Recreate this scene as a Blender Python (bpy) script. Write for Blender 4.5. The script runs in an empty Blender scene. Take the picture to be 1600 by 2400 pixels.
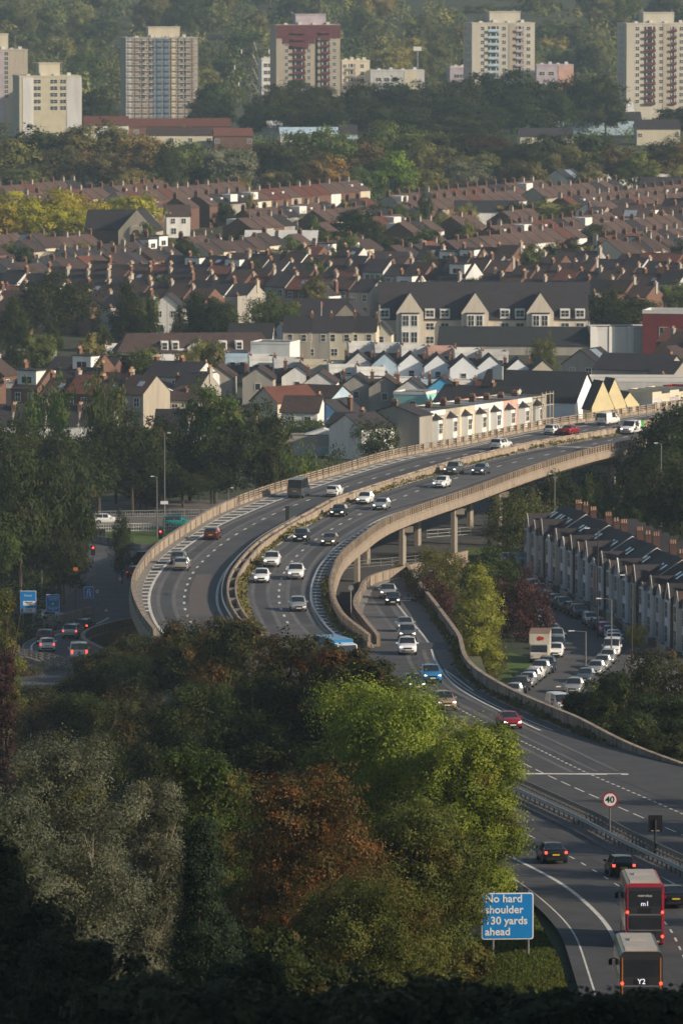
import bpy, bmesh, math, random
import numpy as np
from mathutils import Vector, Matrix
random.seed(7); RNG = np.random.default_rng(7)
R = math.radians
SC = bpy.context.scene
COL = SC.collection
# ------------------------------------------------------------------ camera, sky, sun, exposure
CAMZ = 82.0; F = 16000.0; PITCH = math.atan(1350/16000.0)
cd = bpy.data.cameras.new('camera'); cam = bpy.data.objects.new('camera', cd); COL.objects.link(cam)
cam.location = (0, 0, CAMZ); cam.rotation_euler = (math.pi/2-PITCH, 0, 0)
cd.sensor_fit = 'HORIZONTAL'; cd.sensor_width = 36.0; cd.lens = 360.0
cd.clip_start = 1.0; cd.clip_end = 20000.0
cd.dof.use_dof = True; cd.dof.focus_distance = 560.0; cd.dof.aperture_fstop = 2.9
SC.camera = cam
SUN_E = R(24); SUN_V = Vector((math.cos(SUN_E)*0.915, -math.cos(SUN_E)*0.403, math.sin(SUN_E)))
W_ = bpy.data.worlds.new('World'); SC.world = W_; W_.use_nodes = True
wn = W_.node_tree; bg = wn.nodes['Background']
sky = wn.nodes.new('ShaderNodeTexSky'); sky.sky_type = 'NISHITA'; sky.sun_disc = False
sky.sun_elevation = SUN_E; sky.sun_rotation = math.atan2(SUN_V.x, SUN_V.y)
sky.air_density = 1.3; sky.dust_density = 1.5; sky.ozone_density = 1.5
wn.links.new(sky.outputs[0], bg.inputs[0]); bg.inputs[1].default_value = 0.08
sl = bpy.data.lights.new('sun', 'SUN'); sun = bpy.data.objects.new('sun', sl); COL.objects.link(sun)
sl.energy = 5.0; sl.angle = R(0.6); sl.color = (1.0, 0.84, 0.64)
sun.rotation_euler = SUN_V.to_track_quat('Z', 'Y').to_euler(); sun.location = (300, 300, 400)
SC.view_settings.view_transform = 'Standard'; SC.view_settings.look = 'None'
SC.view_settings.exposure = 0.15; SC.view_settings.gamma = 1.0
SC.render.engine = 'CYCLES'
SC.cycles.max_bounces = 5; SC.cycles.diffuse_bounces = 2; SC.cycles.glossy_bounces = 2
SC.cycles.transmission_bounces = 2; SC.cycles.volume_bounces = 0; SC.cycles.transparent_max_bounces = 6
SC.cycles.use_denoising = True

# ------------------------------------------------------------------ photo pixel (1600x2400) -> world
_c, _s = math.cos(PITCH), math.sin(PITCH)
def ray(px, py):
    cx = (px-800)/F; cy = -(py-1200)/F
    return cx, _c+cy*_s, -_s+cy*_c
def W(px, py, z=0.0):
    dx, dy, dz = ray(px, py); t = (z-CAMZ)/dz
    return Vector((dx*t, dy*t, z))
def WD(px, py, D):
    dx, dy, dz = ray(px, py); t = D/dy
    return Vector((dx*t, D, CAMZ+dz*t))
def Wf(px, py, zf, dz=0.0):
    z = 5.0
    for _ in range(12): z = zf(W(px, py, z+dz).y)
    p = W(px, py, z+dz); return Vector((p.x, p.y, z))
def proj(p):
    x, y, z = p[0], p[1], p[2]-CAMZ
    f = y*_c - z*_s; u = y*_s + z*_c
    return 800+F*x/f, 1200-F*u/f

# ------------------------------------------------------------------ ground heights
GD = np.array([-300, 0, 60, 150, 200, 250, 300, 350, 400, 430, 470, 520, 600, 660, 720, 1000, 1400, 1800, 2200, 2450, 2700, 3000, 3300, 3700, 4600, 9000], float)
GZ = np.array([78, 78, 72, 54, 46, 38, 29, 21.5, 16.5, 15, 12, 8, 3.5, 1.0, 0, 0, 0, 8, 16, 17, 20, 33, 58, 92, 150, 160], float)
def base_h(D): return np.interp(D, GD, GZ)
ZR = (np.array([0, 350, 420, 500, 600, 720, 800, 3000], float), np.array([24, 22, 19, 15, 12, 9.2, 9.0, 10.5], float))
def z_main(D): return float(np.interp(D, *ZR))
def z_slip(D): return min(z_main(D), float(np.interp(D, [600, 688, 700, 740, 790, 840, 880, 1000], [12, 9.96, 9.4, 7.3, 4.9, 3.0, 2.0, 1.2])))
def z_exit(D): return float(np.interp(D, [600, 700, 760, 800, 840, 2000], [7.5, 5.6, 3.6, 2.0, 0.25, 0.2]))

def smooth_line(pts, step=1.0, sig=5.0):
    pts = sorted(pts, key=lambda p: p[1]); D = np.array([p[1] for p in pts]); X = np.array([p[0] for p in pts])
    keep = np.concatenate([[True], np.diff(D) > 0.5]); D, X = D[keep], X[keep]
    m = np.gradient(X, D)
    g = np.arange(D[0], D[-1], step); i = np.clip(np.searchsorted(D, g)-1, 0, len(D)-2)
    h = D[i+1]-D[i]; t = (g-D[i])/h
    y = (2*t**3-3*t**2+1)*X[i]+(t**3-2*t**2+t)*h*m[i]+(-2*t**3+3*t**2)*X[i+1]+(t**3-t**2)*h*m[i+1]
    n = int(3*sig); k = np.exp(-0.5*(np.arange(-n, n+1)/sig)**2); k /= k.sum()
    lo = y[0]+(y[1]-y[0])*np.arange(-n, 0); hi = y[-1]+(y[-1]-y[-2])*np.arange(1, n+1)
    y = np.convolve(np.concatenate([lo, y, hi]), k, 'valid')
    return g, y
class Line:
    def __init__(s, px, zf, dz=0.0, extra=(), sig=5.0):
        pts = [Wf(a, b, zf, dz) for a, b in px]; s.pts = [(p.x, p.y) for p in pts]+list(extra)
        s.zf = zf; s.D, s.X = smooth_line(s.pts, sig=sig)
        s.sl0 = (s.X[5]-s.X[0])/5; s.sl1 = (s.X[-1]-s.X[-6])/5
    def x(s, D):
        if D < s.D[0]: return float(s.X[0]+s.sl0*(D-s.D[0]))
        if D > s.D[-1]: return float(s.X[-1]+s.sl1*(D-s.D[-1]))
        return float(np.interp(D, s.D, s.X))
    def p(s, D, dz=0.0): return Vector((s.x(D), D, s.zf(D)+dz))
    def tan(s, D):
        v = s.p(D+2)-s.p(D-2); return v.normalized()
    def walk(s, d0, d1, step):
        out = []; D = d0
        while D < d1:
            out.append(D); t = s.tan(D); D += step*t.y
        return out

# the traced lines of the road (pixels at the road surface unless dz says otherwise)
SBL = Line([(584,1200),(510,1233),(459,1266),(423,1292),(395,1317),(372,1345),(357,1371),(349,1399),(350,1422),(359,1450),(382,1483),
            (671,1165),(728,1145),(830,1112),(932,1082),(1000,1066),(1062,1057),(1139,1039),(1190,1029),(1353,1000),(1455,985),(1527,972),
            (1208,2015),(1310,2068),(1387,2130),(1427,2175),(1448,2221)], z_main)
MED = Line([(680,1225.5),(604,1276),(573,1310),(553,1338),(543,1366),(545,1399),(555,1427),(573,1451),(740,1194),(779,1171),(855,1145),
            (932,1120),(1000,1099),(1062,1080),(1164,1055),(1266,1032),(1360,1018),(1455,1000),(1544,980),(1249,1853),(1400,1922),(1565,2005)], z_main, 0.85)
SBR = Line([(599,1271),(571,1294),(535,1330),(515,1363),(508,1394),(510,1422),(525,1451),(1249,1901),(1453,2000),(1591,2079)], z_main, extra=[(MED.x(d)-1.7, d) for d in range(850, 1060, 20)])
NBL = Line([(680,1257),(632,1292),(604,1315),(589,1338),(576,1363),(571,1389),(575,1417),(586,1442),(766,1207),(817,1182),(881,1158),
            (960,1132),(1088,1095),(1215,1062),(1360,1034),(1417,1023),(1500,1007)], z_main)
PARL = Line([(800,1110),(612,1166),(510,1207),(434,1253),(357,1309),(327,1347),(316,1368),(311,1404),(327,1450),(352,1488),
             (960,1067),(1001,1060),(1100,1042),(1200,1019),(1353,992),(1455,978),(1527,967),(1135,2030),(1167,2045),(1259,2109),(1336,2191),(1356,2247)], z_main)
PARR = Line([(1489,1029),(1412,1044),(1310,1072),(1208,1105),(1106,1143),(1004,1177),(902,1217),(851,1253),(796,1302),(783,1333),(775,1363),
             (778,1389),(788,1417),(813,1450),(857,1483),(872,1497)], z_main, 1.25)
NBR = Line([(905,1210),(854,1238),(819,1260),(785,1284),(760,1310),(742,1338),(732,1363),(729,1389),(734,1422),(750,1450),(775,1478)], z_main, extra=[(PARR.x(d)-2.3, d) for d in range(890, 1060, 20)])
SLL = Line([(978,1322),(902,1340),(841,1389),(831,1414),(856,1455),(892,1501)], z_slip, 1.1, sig=3)
SLR = Line([(976,1379),(1014,1430),(1075,1516),(1106,1588),(1208,1651),(1361,1717),(1504,1789),(1600,1824)], z_slip, sig=4)
SLW = Line([(922,1404),(953,1445),(1004,1506),(1024,1557),(1055,1598),(1116,1639),(1183,1672),(1234,1699),(1310,1735),(1463,1809),(1600,1868)], z_slip, sig=4)
EXR = Line([(300,1570),(255,1534),(219,1516),(194,1501),(200,1485),(250,1467),(306,1455)], z_exit, 0.9, sig=3)
EXL = Line([(20,1545),(58,1526),(62,1509),(110,1488),(190,1462),(235,1447),(262,1430)], z_exit, sig=3)
EXW = Line([(75,1530),(77,1509),(128,1490),(204,1470),(245,1455),(265,1435)], z_exit, sig=3)

def lerp(a, b, t): return a+(b-a)*t
def gh(x, D):
    """terrain height at one point"""
    z = float(base_h(D))
    if D < 712:
        cx = 0.5*(PARL.x(D)+SLR.x(D)); half = 0.5*abs(SLR.x(D)-PARL.x(D))+(1.2 if x < cx else 2.0)
        d = max(0.0, abs(x-cx)-half); zr = z_main(D)-0.35
        bw = 13.0 if x < cx else float(np.interp(D, [540, 600], [13.0, 1.5])); w = max(0.0, 1-d/bw); w = w*w*(3-2*w)*min(1.0, max(0.0, (D-345)/45.0))
        fade = min(1.0, max(0.0, (712-D)/25.0))
        t = lerp(z, zr, w)
        z = lerp(z, t, fade)
        if d <= 0.01 and D > 345: z = min(z, zr)
    # unseen ridge added right of the viewpoint to shade the foreground
    if D < 420:
        e = 22+0.055*D; w = min(1.0, max(0.0, (x-e)/24.0)); w = w*w*(3-2*w)
        fd = min(1.0, max(0.0, (318-D)/55.0)); fd = fd*fd*(3-2*fd)
        z = lerp(z, max(z, 88.0), w*fd)
    return z

# ------------------------------------------------------------------ materials
def mat(name, col, rough=0.8, var=0.12, scale=1.0, metal=0.0, objvar=0.0, spec=0.3, bump=0.0, col2=None, emit=None, es=1.0, streak=False, trans=0.0, huev=0.0, coat=0.0):
    m = bpy.data.materials.new(name); m.use_nodes = True; nt = m.node_tree; N = nt.nodes; L = nt.links
    b = N['Principled BSDF']; b.inputs['Roughness'].default_value = rough; b.inputs['Metallic'].default_value = metal
    b.inputs['Specular IOR Level'].default_value = spec
    if coat: b.inputs['Coat Weight'].default_value = coat; b.inputs['Coat Roughness'].default_value = 0.08
    c1 = (*col, 1); c2 = (*(col2 if col2 else [min(1, c*(1-2*var)) for c in col]), 1)
    tc = N.new('ShaderNodeTexCoord'); nz = N.new('ShaderNodeTexNoise'); nz.inputs['Scale'].default_value = scale
    nz.inputs['Detail'].default_value = 5; nz.inputs['Roughness'].default_value = 0.65
    if streak:
        mp = N.new('ShaderNodeMapping'); mp.inputs['Scale'].default_value = (1, 1, 0.15); L.new(tc.outputs['Object'], mp.inputs[0]); L.new(mp.outputs[0], nz.inputs['Vector'])
    else: L.new(tc.outputs['Object'], nz.inputs['Vector'])
    mr = N.new('ShaderNodeMapRange'); mr.inputs[1].default_value = 0.35; mr.inputs[2].default_value = 0.68
    L.new(nz.outputs[0], mr.inputs[0]); mx = N.new('ShaderNodeMix'); mx.data_type = 'RGBA'
    L.new(mr.outputs[0], mx.inputs[0]); mx.inputs[6].default_value = c1; mx.inputs[7].default_value = c2
    out = mx.outputs[2]
    if objvar or huev:
        oi = N.new('ShaderNodeObjectInfo'); hs = N.new('ShaderNodeHueSaturation')
        m2 = N.new('ShaderNodeMapRange'); m2.inputs[3].default_value = 1-objvar; m2.inputs[4].default_value = 1+objvar
        L.new(oi.outputs['Random'], m2.inputs[0]); L.new(m2.outputs[0], hs.inputs['Value']); L.new(out, hs.inputs['Color'])
        if huev:
            m3 = N.new('ShaderNodeMapRange'); m3.inputs[3].default_value = 0.5-huev; m3.inputs[4].default_value = 0.5+huev
            ml = N.new('ShaderNodeMath'); ml.operation = 'MULTIPLY'; ml.inputs[1].default_value = 7.31; fr = N.new('ShaderNodeMath'); fr.operation = 'FRACT'
            L.new(oi.outputs['Random'], ml.inputs[0]); L.new(ml.outputs[0], fr.inputs[0]); L.new(fr.outputs[0], m3.inputs[0]); L.new(m3.outputs[0], hs.inputs['Hue'])
        out = hs.outputs[0]
    L.new(out, b.inputs['Base Color'])
    if bump:
        bp = N.new('ShaderNodeBump'); bp.inputs['Strength'].default_value = bump; bp.inputs['Distance'].default_value = 0.05
        n2 = N.new('ShaderNodeTexNoise'); n2.inputs['Scale'].default_value = scale*8; L.new(tc.outputs['Object'], n2.inputs['Vector'])
        L.new(n2.outputs[0], bp.inputs['Height']); L.new(bp.outputs[0], b.inputs['Normal'])
    if emit: b.inputs['Emission Color'].default_value = (*emit, 1); b.inputs['Emission Strength'].default_value = es
    return m

def leafmat(name, col, col2, tip=None, tipamt=0.0, scale=0.25, objvar=0.12, transl=0.35, hue=0.02):
    """leaf colour: per-leaf and per-clump attributes vary between the two leaf colours, 'tip' is an autumn tint in patches"""
    m = bpy.data.materials.new(name); m.use_nodes = True; nt = m.node_tree; N = nt.nodes; L = nt.links
    b = N['Principled BSDF']; b.inputs['Roughness'].default_value = 0.6; b.inputs['Specular IOR Level'].default_value = 0.18
    at = N.new('ShaderNodeAttribute'); at.attribute_name = 'leaf'
    mx = N.new('ShaderNodeMix'); mx.data_type = 'RGBA'; mx.inputs[6].default_value = (*col, 1); mx.inputs[7].default_value = (*col2, 1)
    L.new(at.outputs['Fac'], mx.inputs[0]); out = mx.outputs[2]
    if tip:
        tc = N.new('ShaderNodeTexCoord'); nz = N.new('ShaderNodeTexNoise'); nz.inputs['Scale'].default_value = scale; nz.inputs['Detail'].default_value = 3
        L.new(tc.outputs['Object'], nz.inputs['Vector']); mr = N.new('ShaderNodeMapRange')
        mr.inputs[1].default_value = 0.62-tipamt*0.3; mr.inputs[2].default_value = 0.76-tipamt*0.3
        L.new(nz.outputs[0], mr.inputs[0]); m2 = N.new('ShaderNodeMix'); m2.data_type = 'RGBA'
        L.new(mr.outputs[0], m2.inputs[0]); L.new(out, m2.inputs[6]); m2.inputs[7].default_value = (*tip, 1); out = m2.outputs[2]
    oi = N.new('ShaderNodeObjectInfo'); hs = N.new('ShaderNodeHueSaturation')
    a1 = N.new('ShaderNodeMapRange'); a1.inputs[3].default_value = 1-objvar; a1.inputs[4].default_value = 1+objvar; L.new(oi.outputs['Random'], a1.inputs[0])
    ml = N.new('ShaderNodeMath'); ml.operation = 'MULTIPLY'; ml.inputs[1].default_value = 13.7; fr = N.new('ShaderNodeMath'); fr.operation = 'FRACT'
    L.new(oi.outputs['Random'], ml.inputs[0]); L.new(ml.outputs[0], fr.inputs[0])
    a2 = N.new('ShaderNodeMapRange'); a2.inputs[3].default_value = 0.5-hue; a2.inputs[4].default_value = 0.5+hue; L.new(fr.outputs[0], a2.inputs[0])
    L.new(a1.outputs[0], hs.inputs['Value']); L.new(a2.outputs[0], hs.inputs['Hue']); L.new(out, hs.inputs['Color'])
    L.new(hs.outputs[0], b.inputs['Base Color'])
    tr = N.new('ShaderNodeBsdfTranslucent'); ms = N.new('ShaderNodeMixShader'); ms.inputs[0].default_value = transl
    L.new(hs.outputs[0], tr.inputs[0]); L.new(b.outputs[0], ms.inputs[1]); L.new(tr.outputs[0], ms.inputs[2])
    L.new(ms.outputs[0], N['Material Output'].inputs['Surface'])
    return m

M = {}
M['asphalt'] = mat('asphalt', (0.115, 0.112, 0.115), 0.85, scale=0.22, col2=(0.072, 0.072, 0.078), bump=0.1)
M['asphalt_old'] = mat('asphalt_old', (0.15, 0.135, 0.13), 0.9, scale=0.6, col2=(0.10, 0.092, 0.09))
M['asphalt_dark'] = mat('asphalt_dark', (0.085, 0.086, 0.09), 0.85, scale=0.3, col2=(0.055, 0.056, 0.06))
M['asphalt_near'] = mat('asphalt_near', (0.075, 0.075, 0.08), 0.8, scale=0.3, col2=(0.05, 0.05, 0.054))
M['patch'] = mat('patch', (0.125, 0.105, 0.10), 0.9, scale=0.9)
M['paint'] = mat('road_paint', (0.68, 0.67, 0.63), 0.7, scale=1.2, col2=(0.42, 0.41, 0.38))
M['concrete'] = mat('concrete', (0.38, 0.305, 0.235), 0.9, scale=0.9, col2=(0.15, 0.12, 0.095), streak=True, bump=0.3)
M['concrete_light'] = mat('concrete_light', (0.32, 0.26, 0.205), 0.9, scale=0.7, col2=(0.22, 0.185, 0.15), streak=True)
M['concrete_grey'] = mat('concrete_grey', (0.25, 0.24, 0.22), 0.9, scale=0.6, col2=(0.15, 0.145, 0.14), streak=True)
M['pier'] = mat('pier_concrete', (0.30, 0.265, 0.225), 0.9, scale=0.5, streak=True)
M['grass'] = mat('grass', (0.085, 0.13, 0.025), 0.95, scale=0.25, col2=(0.05, 0.085, 0.02))
M['dirt'] = mat('earth', (0.055, 0.06, 0.03), 0.95, scale=0.08, col2=(0.03, 0.04, 0.018))
M['metal'] = mat('galvanised_metal', (0.42, 0.43, 0.44), 0.45, metal=0.7, scale=2)
M['rail_metal'] = mat('rail_metal', (0.20, 0.20, 0.20), 0.5, metal=0.5, scale=2)
M['dark_metal'] = mat('dark_metal', (0.03, 0.03, 0.033), 0.5, scale=2)
M['white_paint'] = mat('white_paint', (0.62, 0.61, 0.58), 0.6, scale=1.5, var=0.08)
M['weed'] = mat('weed', (0.10, 0.11, 0.03), 0.9, scale=2, col2=(0.16, 0.12, 0.04))

# ------------------------------------------------------------------ mesh helpers
class MB:
    def __init__(s): s.v = []; s.f = []; s.m = []
    def add(s, vs, fs, mi=0):
        o = len(s.v); s.v += [tuple(v) for v in vs]; s.f += [tuple(i+o for i in f) for f in fs]; s.m += [mi]*len(fs)
    def box(s, c, d, rz=0.0, mi=0, taper=1.0):
        x, y, z = d[0]/2, d[1]/2, d[2]/2; ca, sa = math.cos(rz), math.sin(rz); vs = []
        for dz in (-z, z):
            k = taper if dz > 0 else 1.0
            for dx, dy in ((-x, -y), (x, -y), (x, y), (-x, y)):
                dx *= k; dy *= k
                vs.append((c[0]+dx*ca-dy*sa, c[1]+dx*sa+dy*ca, c[2]+dz))
        s.add(vs, [(3, 2, 1, 0), (4, 5, 6, 7), (0, 1, 5, 4), (1, 2, 6, 5), (2, 3, 7, 6), (3, 0, 4, 7)], mi)
    def b2(s, x0, x1, y0, y1, z0, z1, mi=0): s.box(((x0+x1)/2, (y0+y1)/2, (z0+z1)/2), (x1-x0, y1-y0, z1-z0), 0, mi)
    def tube(s, a, b, r, r2=None, n=6, mi=0, caps=True):
        a, b = Vector(a), Vector(b); r2 = r if r2 is None else r2; d = (b-a)
        if d.length < 1e-6: return
        q = d.to_track_quat('Z', 'Y').to_matrix(); vs = []
        for p, rr in ((a, r), (b, r2)):
            for k in range(n):
                t = 2*math.pi*k/n; vs.append(p+q@Vector((rr*math.cos(t), rr*math.sin(t), 0)))
        fs = [(k, (k+1) % n, n+(k+1) % n, n+k) for k in range(n)]
        if caps: fs += [tuple(range(n-1, -1, -1)), tuple(range(n, 2*n))]
        s.add(vs, fs, mi)
    def disc(s, c, r, nrm='y', t=0.05, n=20, mi=0):
        a = Vector(c); d = {'y': Vector((0, 1, 0)), 'x': Vector((1, 0, 0)), 'z': Vector((0, 0, 1))}[nrm]
        s.tube(a-d*t/2, a+d*t/2, r, r, n, mi)
    def prism(s, poly, axis, a0, a1, mi=0):
        """poly: 2D points; axis 'y': poly is (x,z) extruded in y; 'x': poly (y,z); 'z': poly (x,y)"""
        n = len(poly); vs = []
        for a in (a0, a1):
            for p, q in poly: vs.append({'y': (p, a, q), 'x': (a, p, q), 'z': (p, q, a)}[axis])
        fs = [tuple(range(n)), tuple(range(2*n-1, n-1, -1))]+[(k, n+k, n+(k+1) % n, (k+1) % n) for k in range(n)]
        s.add(vs, fs, mi)
    def build(s, name, mats, parent=None, smooth=False, fix=True):
        me = bpy.data.meshes.new(name); me.from_pydata(s.v, [], s.f)
        for m in (mats if isinstance(mats, (list, tuple)) else [mats]): me.materials.append(m)
        if any(s.m): me.polygons.foreach_set('material_index', s.m)
        if smooth: me.polygons.foreach_set('use_smooth', [True]*len(me.polygons))
        if fix:
            bm = bmesh.new(); bm.from_mesh(me); bmesh.ops.recalc_face_normals(bm, faces=bm.faces); bm.to_mesh(me); bm.free()
        me.update(); o = bpy.data.objects.new(name, me); COL.objects.link(o)
        if parent: adopt(o, parent)
        return o
def tag(o, label, cat, group=None, kind=None):
    if label: o['label'] = label
    if cat: o['category'] = cat
    if group: o['group'] = group
    if kind: o['kind'] = kind
    return o
def empty(name, loc=(0, 0, 0), rz=0.0):
    o = bpy.data.objects.new(name, None); COL.objects.link(o); o.location = loc; o.rotation_euler = (0, 0, rz); o.empty_display_size = 0.3
    return o
KID = {}
def adopt(o, p): o.parent = p; KID.setdefault(p.name, []).append(o)
def copy_tree(o, parent=None, matmap=None):
    c = o.copy(); COL.objects.link(c)
    if parent is not None: adopt(c, parent)
    if matmap and c.data is not None:
        for i, sl_ in enumerate(c.material_slots):
            if sl_.material and sl_.material.name in matmap: nm_ = sl_.material.name; sl_.link = 'OBJECT'; sl_.material = matmap[nm_]
    for ch in KID.get(o.name, ()): copy_tree(ch, c, matmap)
    return c
def struct(name, mb, m, **k): o = mb.build(name, m, **k); o['kind'] = 'structure'; return o
def poly_sheet(mb, pts, mi=0):
    from mathutils.geometry import tessellate_polygon
    tr = tessellate_polygon([[Vector((p[0], p[1], 0)) for p in pts]]); mb.add(pts, tr, mi)
def text_mesh(txt, size, m, name='lettering', parent=None, loc=(0, 0, 0), rot=(math.pi/2, 0, 0), depth=0.01, align='CENTER', space=1.0, bold=0.0):
    cu = bpy.data.curves.new(name, 'FONT'); cu.body = txt; cu.size = size; cu.extrude = depth; cu.align_x = align; cu.align_y = 'CENTER'
    cu.space_line = space; cu.resolution_u = 3; cu.offset = bold
    t = bpy.data.objects.new('tmp', cu); COL.objects.link(t); dg = bpy.context.evaluated_depsgraph_get()
    me = bpy.data.meshes.new_from_object(t.evaluated_get(dg)); bpy.data.objects.remove(t); bpy.data.curves.remove(cu)
    me.name = name; me.materials.clear(); me.materials.append(m)
    o = bpy.data.objects.new(name, me); COL.objects.link(o); o.location = loc; o.rotation_euler = rot
    if parent: adopt(o, parent)
    return o
# ================================================================== terrain
def make_terrain():
    ys = np.concatenate([np.arange(-200, 240, 12), np.arange(240, 740, 4), np.arange(740, 1100, 20), np.arange(1100, 2400, 50), np.arange(2400, 4700, 60), [5200, 6500, 9000]])
    xs = np.concatenate([[-4000, -2000, -1000, -600, -400, -300, -220], np.arange(-170, -70, 12), np.arange(-70, 100, 3.0), np.arange(100, 200, 12), [220, 300, 400, 600, 1000, 2000, 4000]])
    vs = []; ny, nx = len(ys), len(xs)
    for y in ys:
        for x in xs:
            z = gh(x, y) if y < 712 and abs(x) < 200 else float(base_h(y))
            if y < 420 and x >= 200: z = gh(200, y)
            if y > 2600: z += 5*math.sin(x*0.011+y*0.004)+3*math.sin(x*0.031)
            vs.append((x, y, z))
    fs = [(j*nx+i, j*nx+i+1, (j+1)*nx+i+1, (j+1)*nx+i) for j in range(ny-1) for i in range(nx-1)]
    mb = MB(); mb.add(vs, fs); o = struct('ground', mb, M['dirt'], smooth=True, fix=False)
make_terrain()

def drange(a, b, st=3.0):
    n = max(2, int(round((b-a)/st))+1); return list(np.linspace(a, b, n))
def ribbon(mb, fL, fR, zf, D0, D1, dz=0.0, step=3.0, mi=0, nx=1):
    Ds = drange(D0, D1, step); vs = []; fs = []
    for D in Ds:
        a, b = fL(D), fR(D)
        for i in range(nx+1): vs.append((lerp(a, b, i/nx), D, zf(D)+dz))
    w = nx+1
    for k in range(len(Ds)-1):
        for i in range(nx): fs.append((k*w+i, k*w+i+1, (k+1)*w+i+1, (k+1)*w+i))
    mb.add(vs, fs, mi)
def perp(line, D):
    t = line.tan(D); n = Vector((t.y, -t.x, 0)); n.normalize(); return n     # to the right (+x)
def sweep(mb, line, D0, D1, prof, step=3.0, mi=0, off=0.0, z0=0.0):
    Ds = drange(D0, D1, step); n = len(prof); vs = []; fs = []
    for D in Ds:
        p = line.p(D); r = perp(line, D)
        for o, z in prof: vs.append(p+r*(o+off)+Vector((0, 0, z+z0)))
    for k in range(len(Ds)-1):
        for i in range(n): fs.append((k*n+i, k*n+(i+1) % n, (k+1)*n+(i+1) % n, (k+1)*n+i))
    fs.append(tuple(range(n))); fs.append(tuple(range((len(Ds)-1)*n+n-1, (len(Ds)-1)*n-1, -1)))
    mb.add(vs, fs, mi)
def strip(mb, line, D0, D1, w=0.25, off=0.0, dz=0.012, step=2.5):
    Ds = drange(D0, D1, step); vs = []; fs = []
    for D in Ds:
        p = line.p(D, dz); r = perp(line, D); vs += [p+r*(off-w/2), p+r*(off+w/2)]
    for k in range(len(Ds)-1): fs.append((2*k, 2*k+1, 2*k+3, 2*k+2))
    mb.add(vs, fs)
def dashes(mb, line, D0, D1, mark, period, w=0.22, off=0.0, dz=0.012):
    for D in line.walk(D0, D1, period): strip(mb, line, D, D+mark*line.tan(D).y, w, off, dz, step=1.2)

# ------------------------------------------------------------------ road surfaces (markings 12 mm up, patches 6 mm up)
mb = MB(); ribbon(mb, lambda d: PARL.x(d)+0.1, lambda d: MED.x(d)-0.25, z_main, 640, 1180); struct('southbound_carriageway', mb, M['asphalt'], fix=False)
mb = MB(); ribbon(mb, lambda d: PARL.x(d)-0.6, lambda d: MED.x(d), z_main, 300, 640); struct('southbound_road', mb, M['asphalt_near'], fix=False)
mb = MB(); ribbon(mb, lambda d: MED.x(d)+0.25, lambda d: PARR.x(d)-0.1, z_main, 697, 1180); struct('northbound_carriageway', mb, M['asphalt'], fix=False)
mb = MB(); ribbon(mb, lambda d: MED.x(d), lambda d: SLR.x(d)+0.3, z_main, 300, 697, mi=0); struct('northbound_road', mb, M['asphalt_near'], fix=False)
mb = MB(); ribbon(mb, SLL.x, lambda d: SLR.x(min(d, 845))+0.2+max(0, d-845)*0.1, z_slip, 697, 871, dz=0.004); struct('slip_road', mb, M['asphalt'], fix=False)
mb = MB(); ribbon(mb, lambda d: EXL.x(d)-0.2, lambda d: EXR.x(d)+0.1, z_exit, 690, 812, dz=0.02); struct('exit_road', mb, M['asphalt_dark'], fix=False)
mb = MB()
ribbon(mb, lambda d: SLW.x(d)+0.4, lambda d: SLR.x(d)-0.3, z_slip, 664, 835, dz=0.009); struct('hard_shoulder', mb, M['asphalt_old'], fix=False)
mb = MB()
pp = [Wf(280+x/3.92, 1200+y/3.92, z_main) for x, y in [(705, 575), (850, 570), (815, 680), (795, 780), (805, 860), (830, 945), (655, 945), (640, 860), (638, 780), (660, 670)]]
poly_sheet(mb, [(p.x, p.y, p.z+0.007) for p in pp]); struct('road_patch', mb, M['patch'], fix=False)
M['worn'] = mat('worn_asphalt', (0.078, 0.076, 0.079), 0.75, scale=0.1, col2=(0.048, 0.048, 0.052))
mb = MB(); ribbon(mb, lambda d: SBR.x(d)-3.7, lambda d: SBR.x(d)-0.15, z_main, 745, 1010, dz=0.004); struct('resurfaced_lane', mb, M['worn'], fix=False)
mk = MB()
strip(mk, SBL, 395, 1120, 0.3); strip(mk, SBR, 400, 860, 0.28)
strip(mk, NBL, 700, 1120, 0.22); strip(mk, NBR, 705, 1040, 0.28)
SBD = Line([(650,1201),(624,1213),(601,1225),(540,1261),(521,1274),(490,1301),(455,1338),(436,1379),(431,1404),(434,1432),(448,1460),
            (702,1179),(733,1168),(824,1137),(893,1116),(966,1095),(1082,1067),(1206,1041),(1251,1032)], z_main)
NBD = Line([(796,1229),(756,1253),(738,1266),(711,1288),(685,1314),(666,1341),(656,1367),(653,1394),(655,1419),(659,1431),(665,1442),
            (776,1241),(863,1196),(942,1165),(969,1154),(1061,1123),(1163,1094),(1236,1076),(1306,1060)], z_main)
dashes(mk, SBD, 722, 1100, 2.2, 7.3, 0.26); dashes(mk, NBD, 722, 1100, 2.2, 7.3, 0.26)
N1 = Line([(997,1623),(1017,1633),(1079,1664),(1165,1710),(1270,1761),(1374,1812),(1487,1860),(1600,1909)], z_main)
N2 = Line([(1218,1786),(1285,1819),(1412,1876),(1514,1921),(1586,1952)], z_main)
S1 = Line([(1244,1961),(1265,1972),(1345,2013),(1375,2031),(1405,2049),(1435,2068),(1565,2170),(1596,2232)], z_main)
dashes(mk, N1, 500, 640, 1.0, 1.9, 0.2); dashes(mk, N2, 500, 590, 3.6, 5.4, 0.16); dashes(mk, S1, 400, 545, 2.4, 5.6, 0.14)
strip(mk, SLW, 480, 842, 0.24, dz=0.014); strip(mk, SLR, 560, 663, 0.12, off=-2.1, dz=0.014)
SPL = Line([(1024,1557),(1045,1572),(1080,1598)], z_slip, sig=2); strip(mk, SPL, 640, 664, 0.15, dz=0.015)
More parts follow.
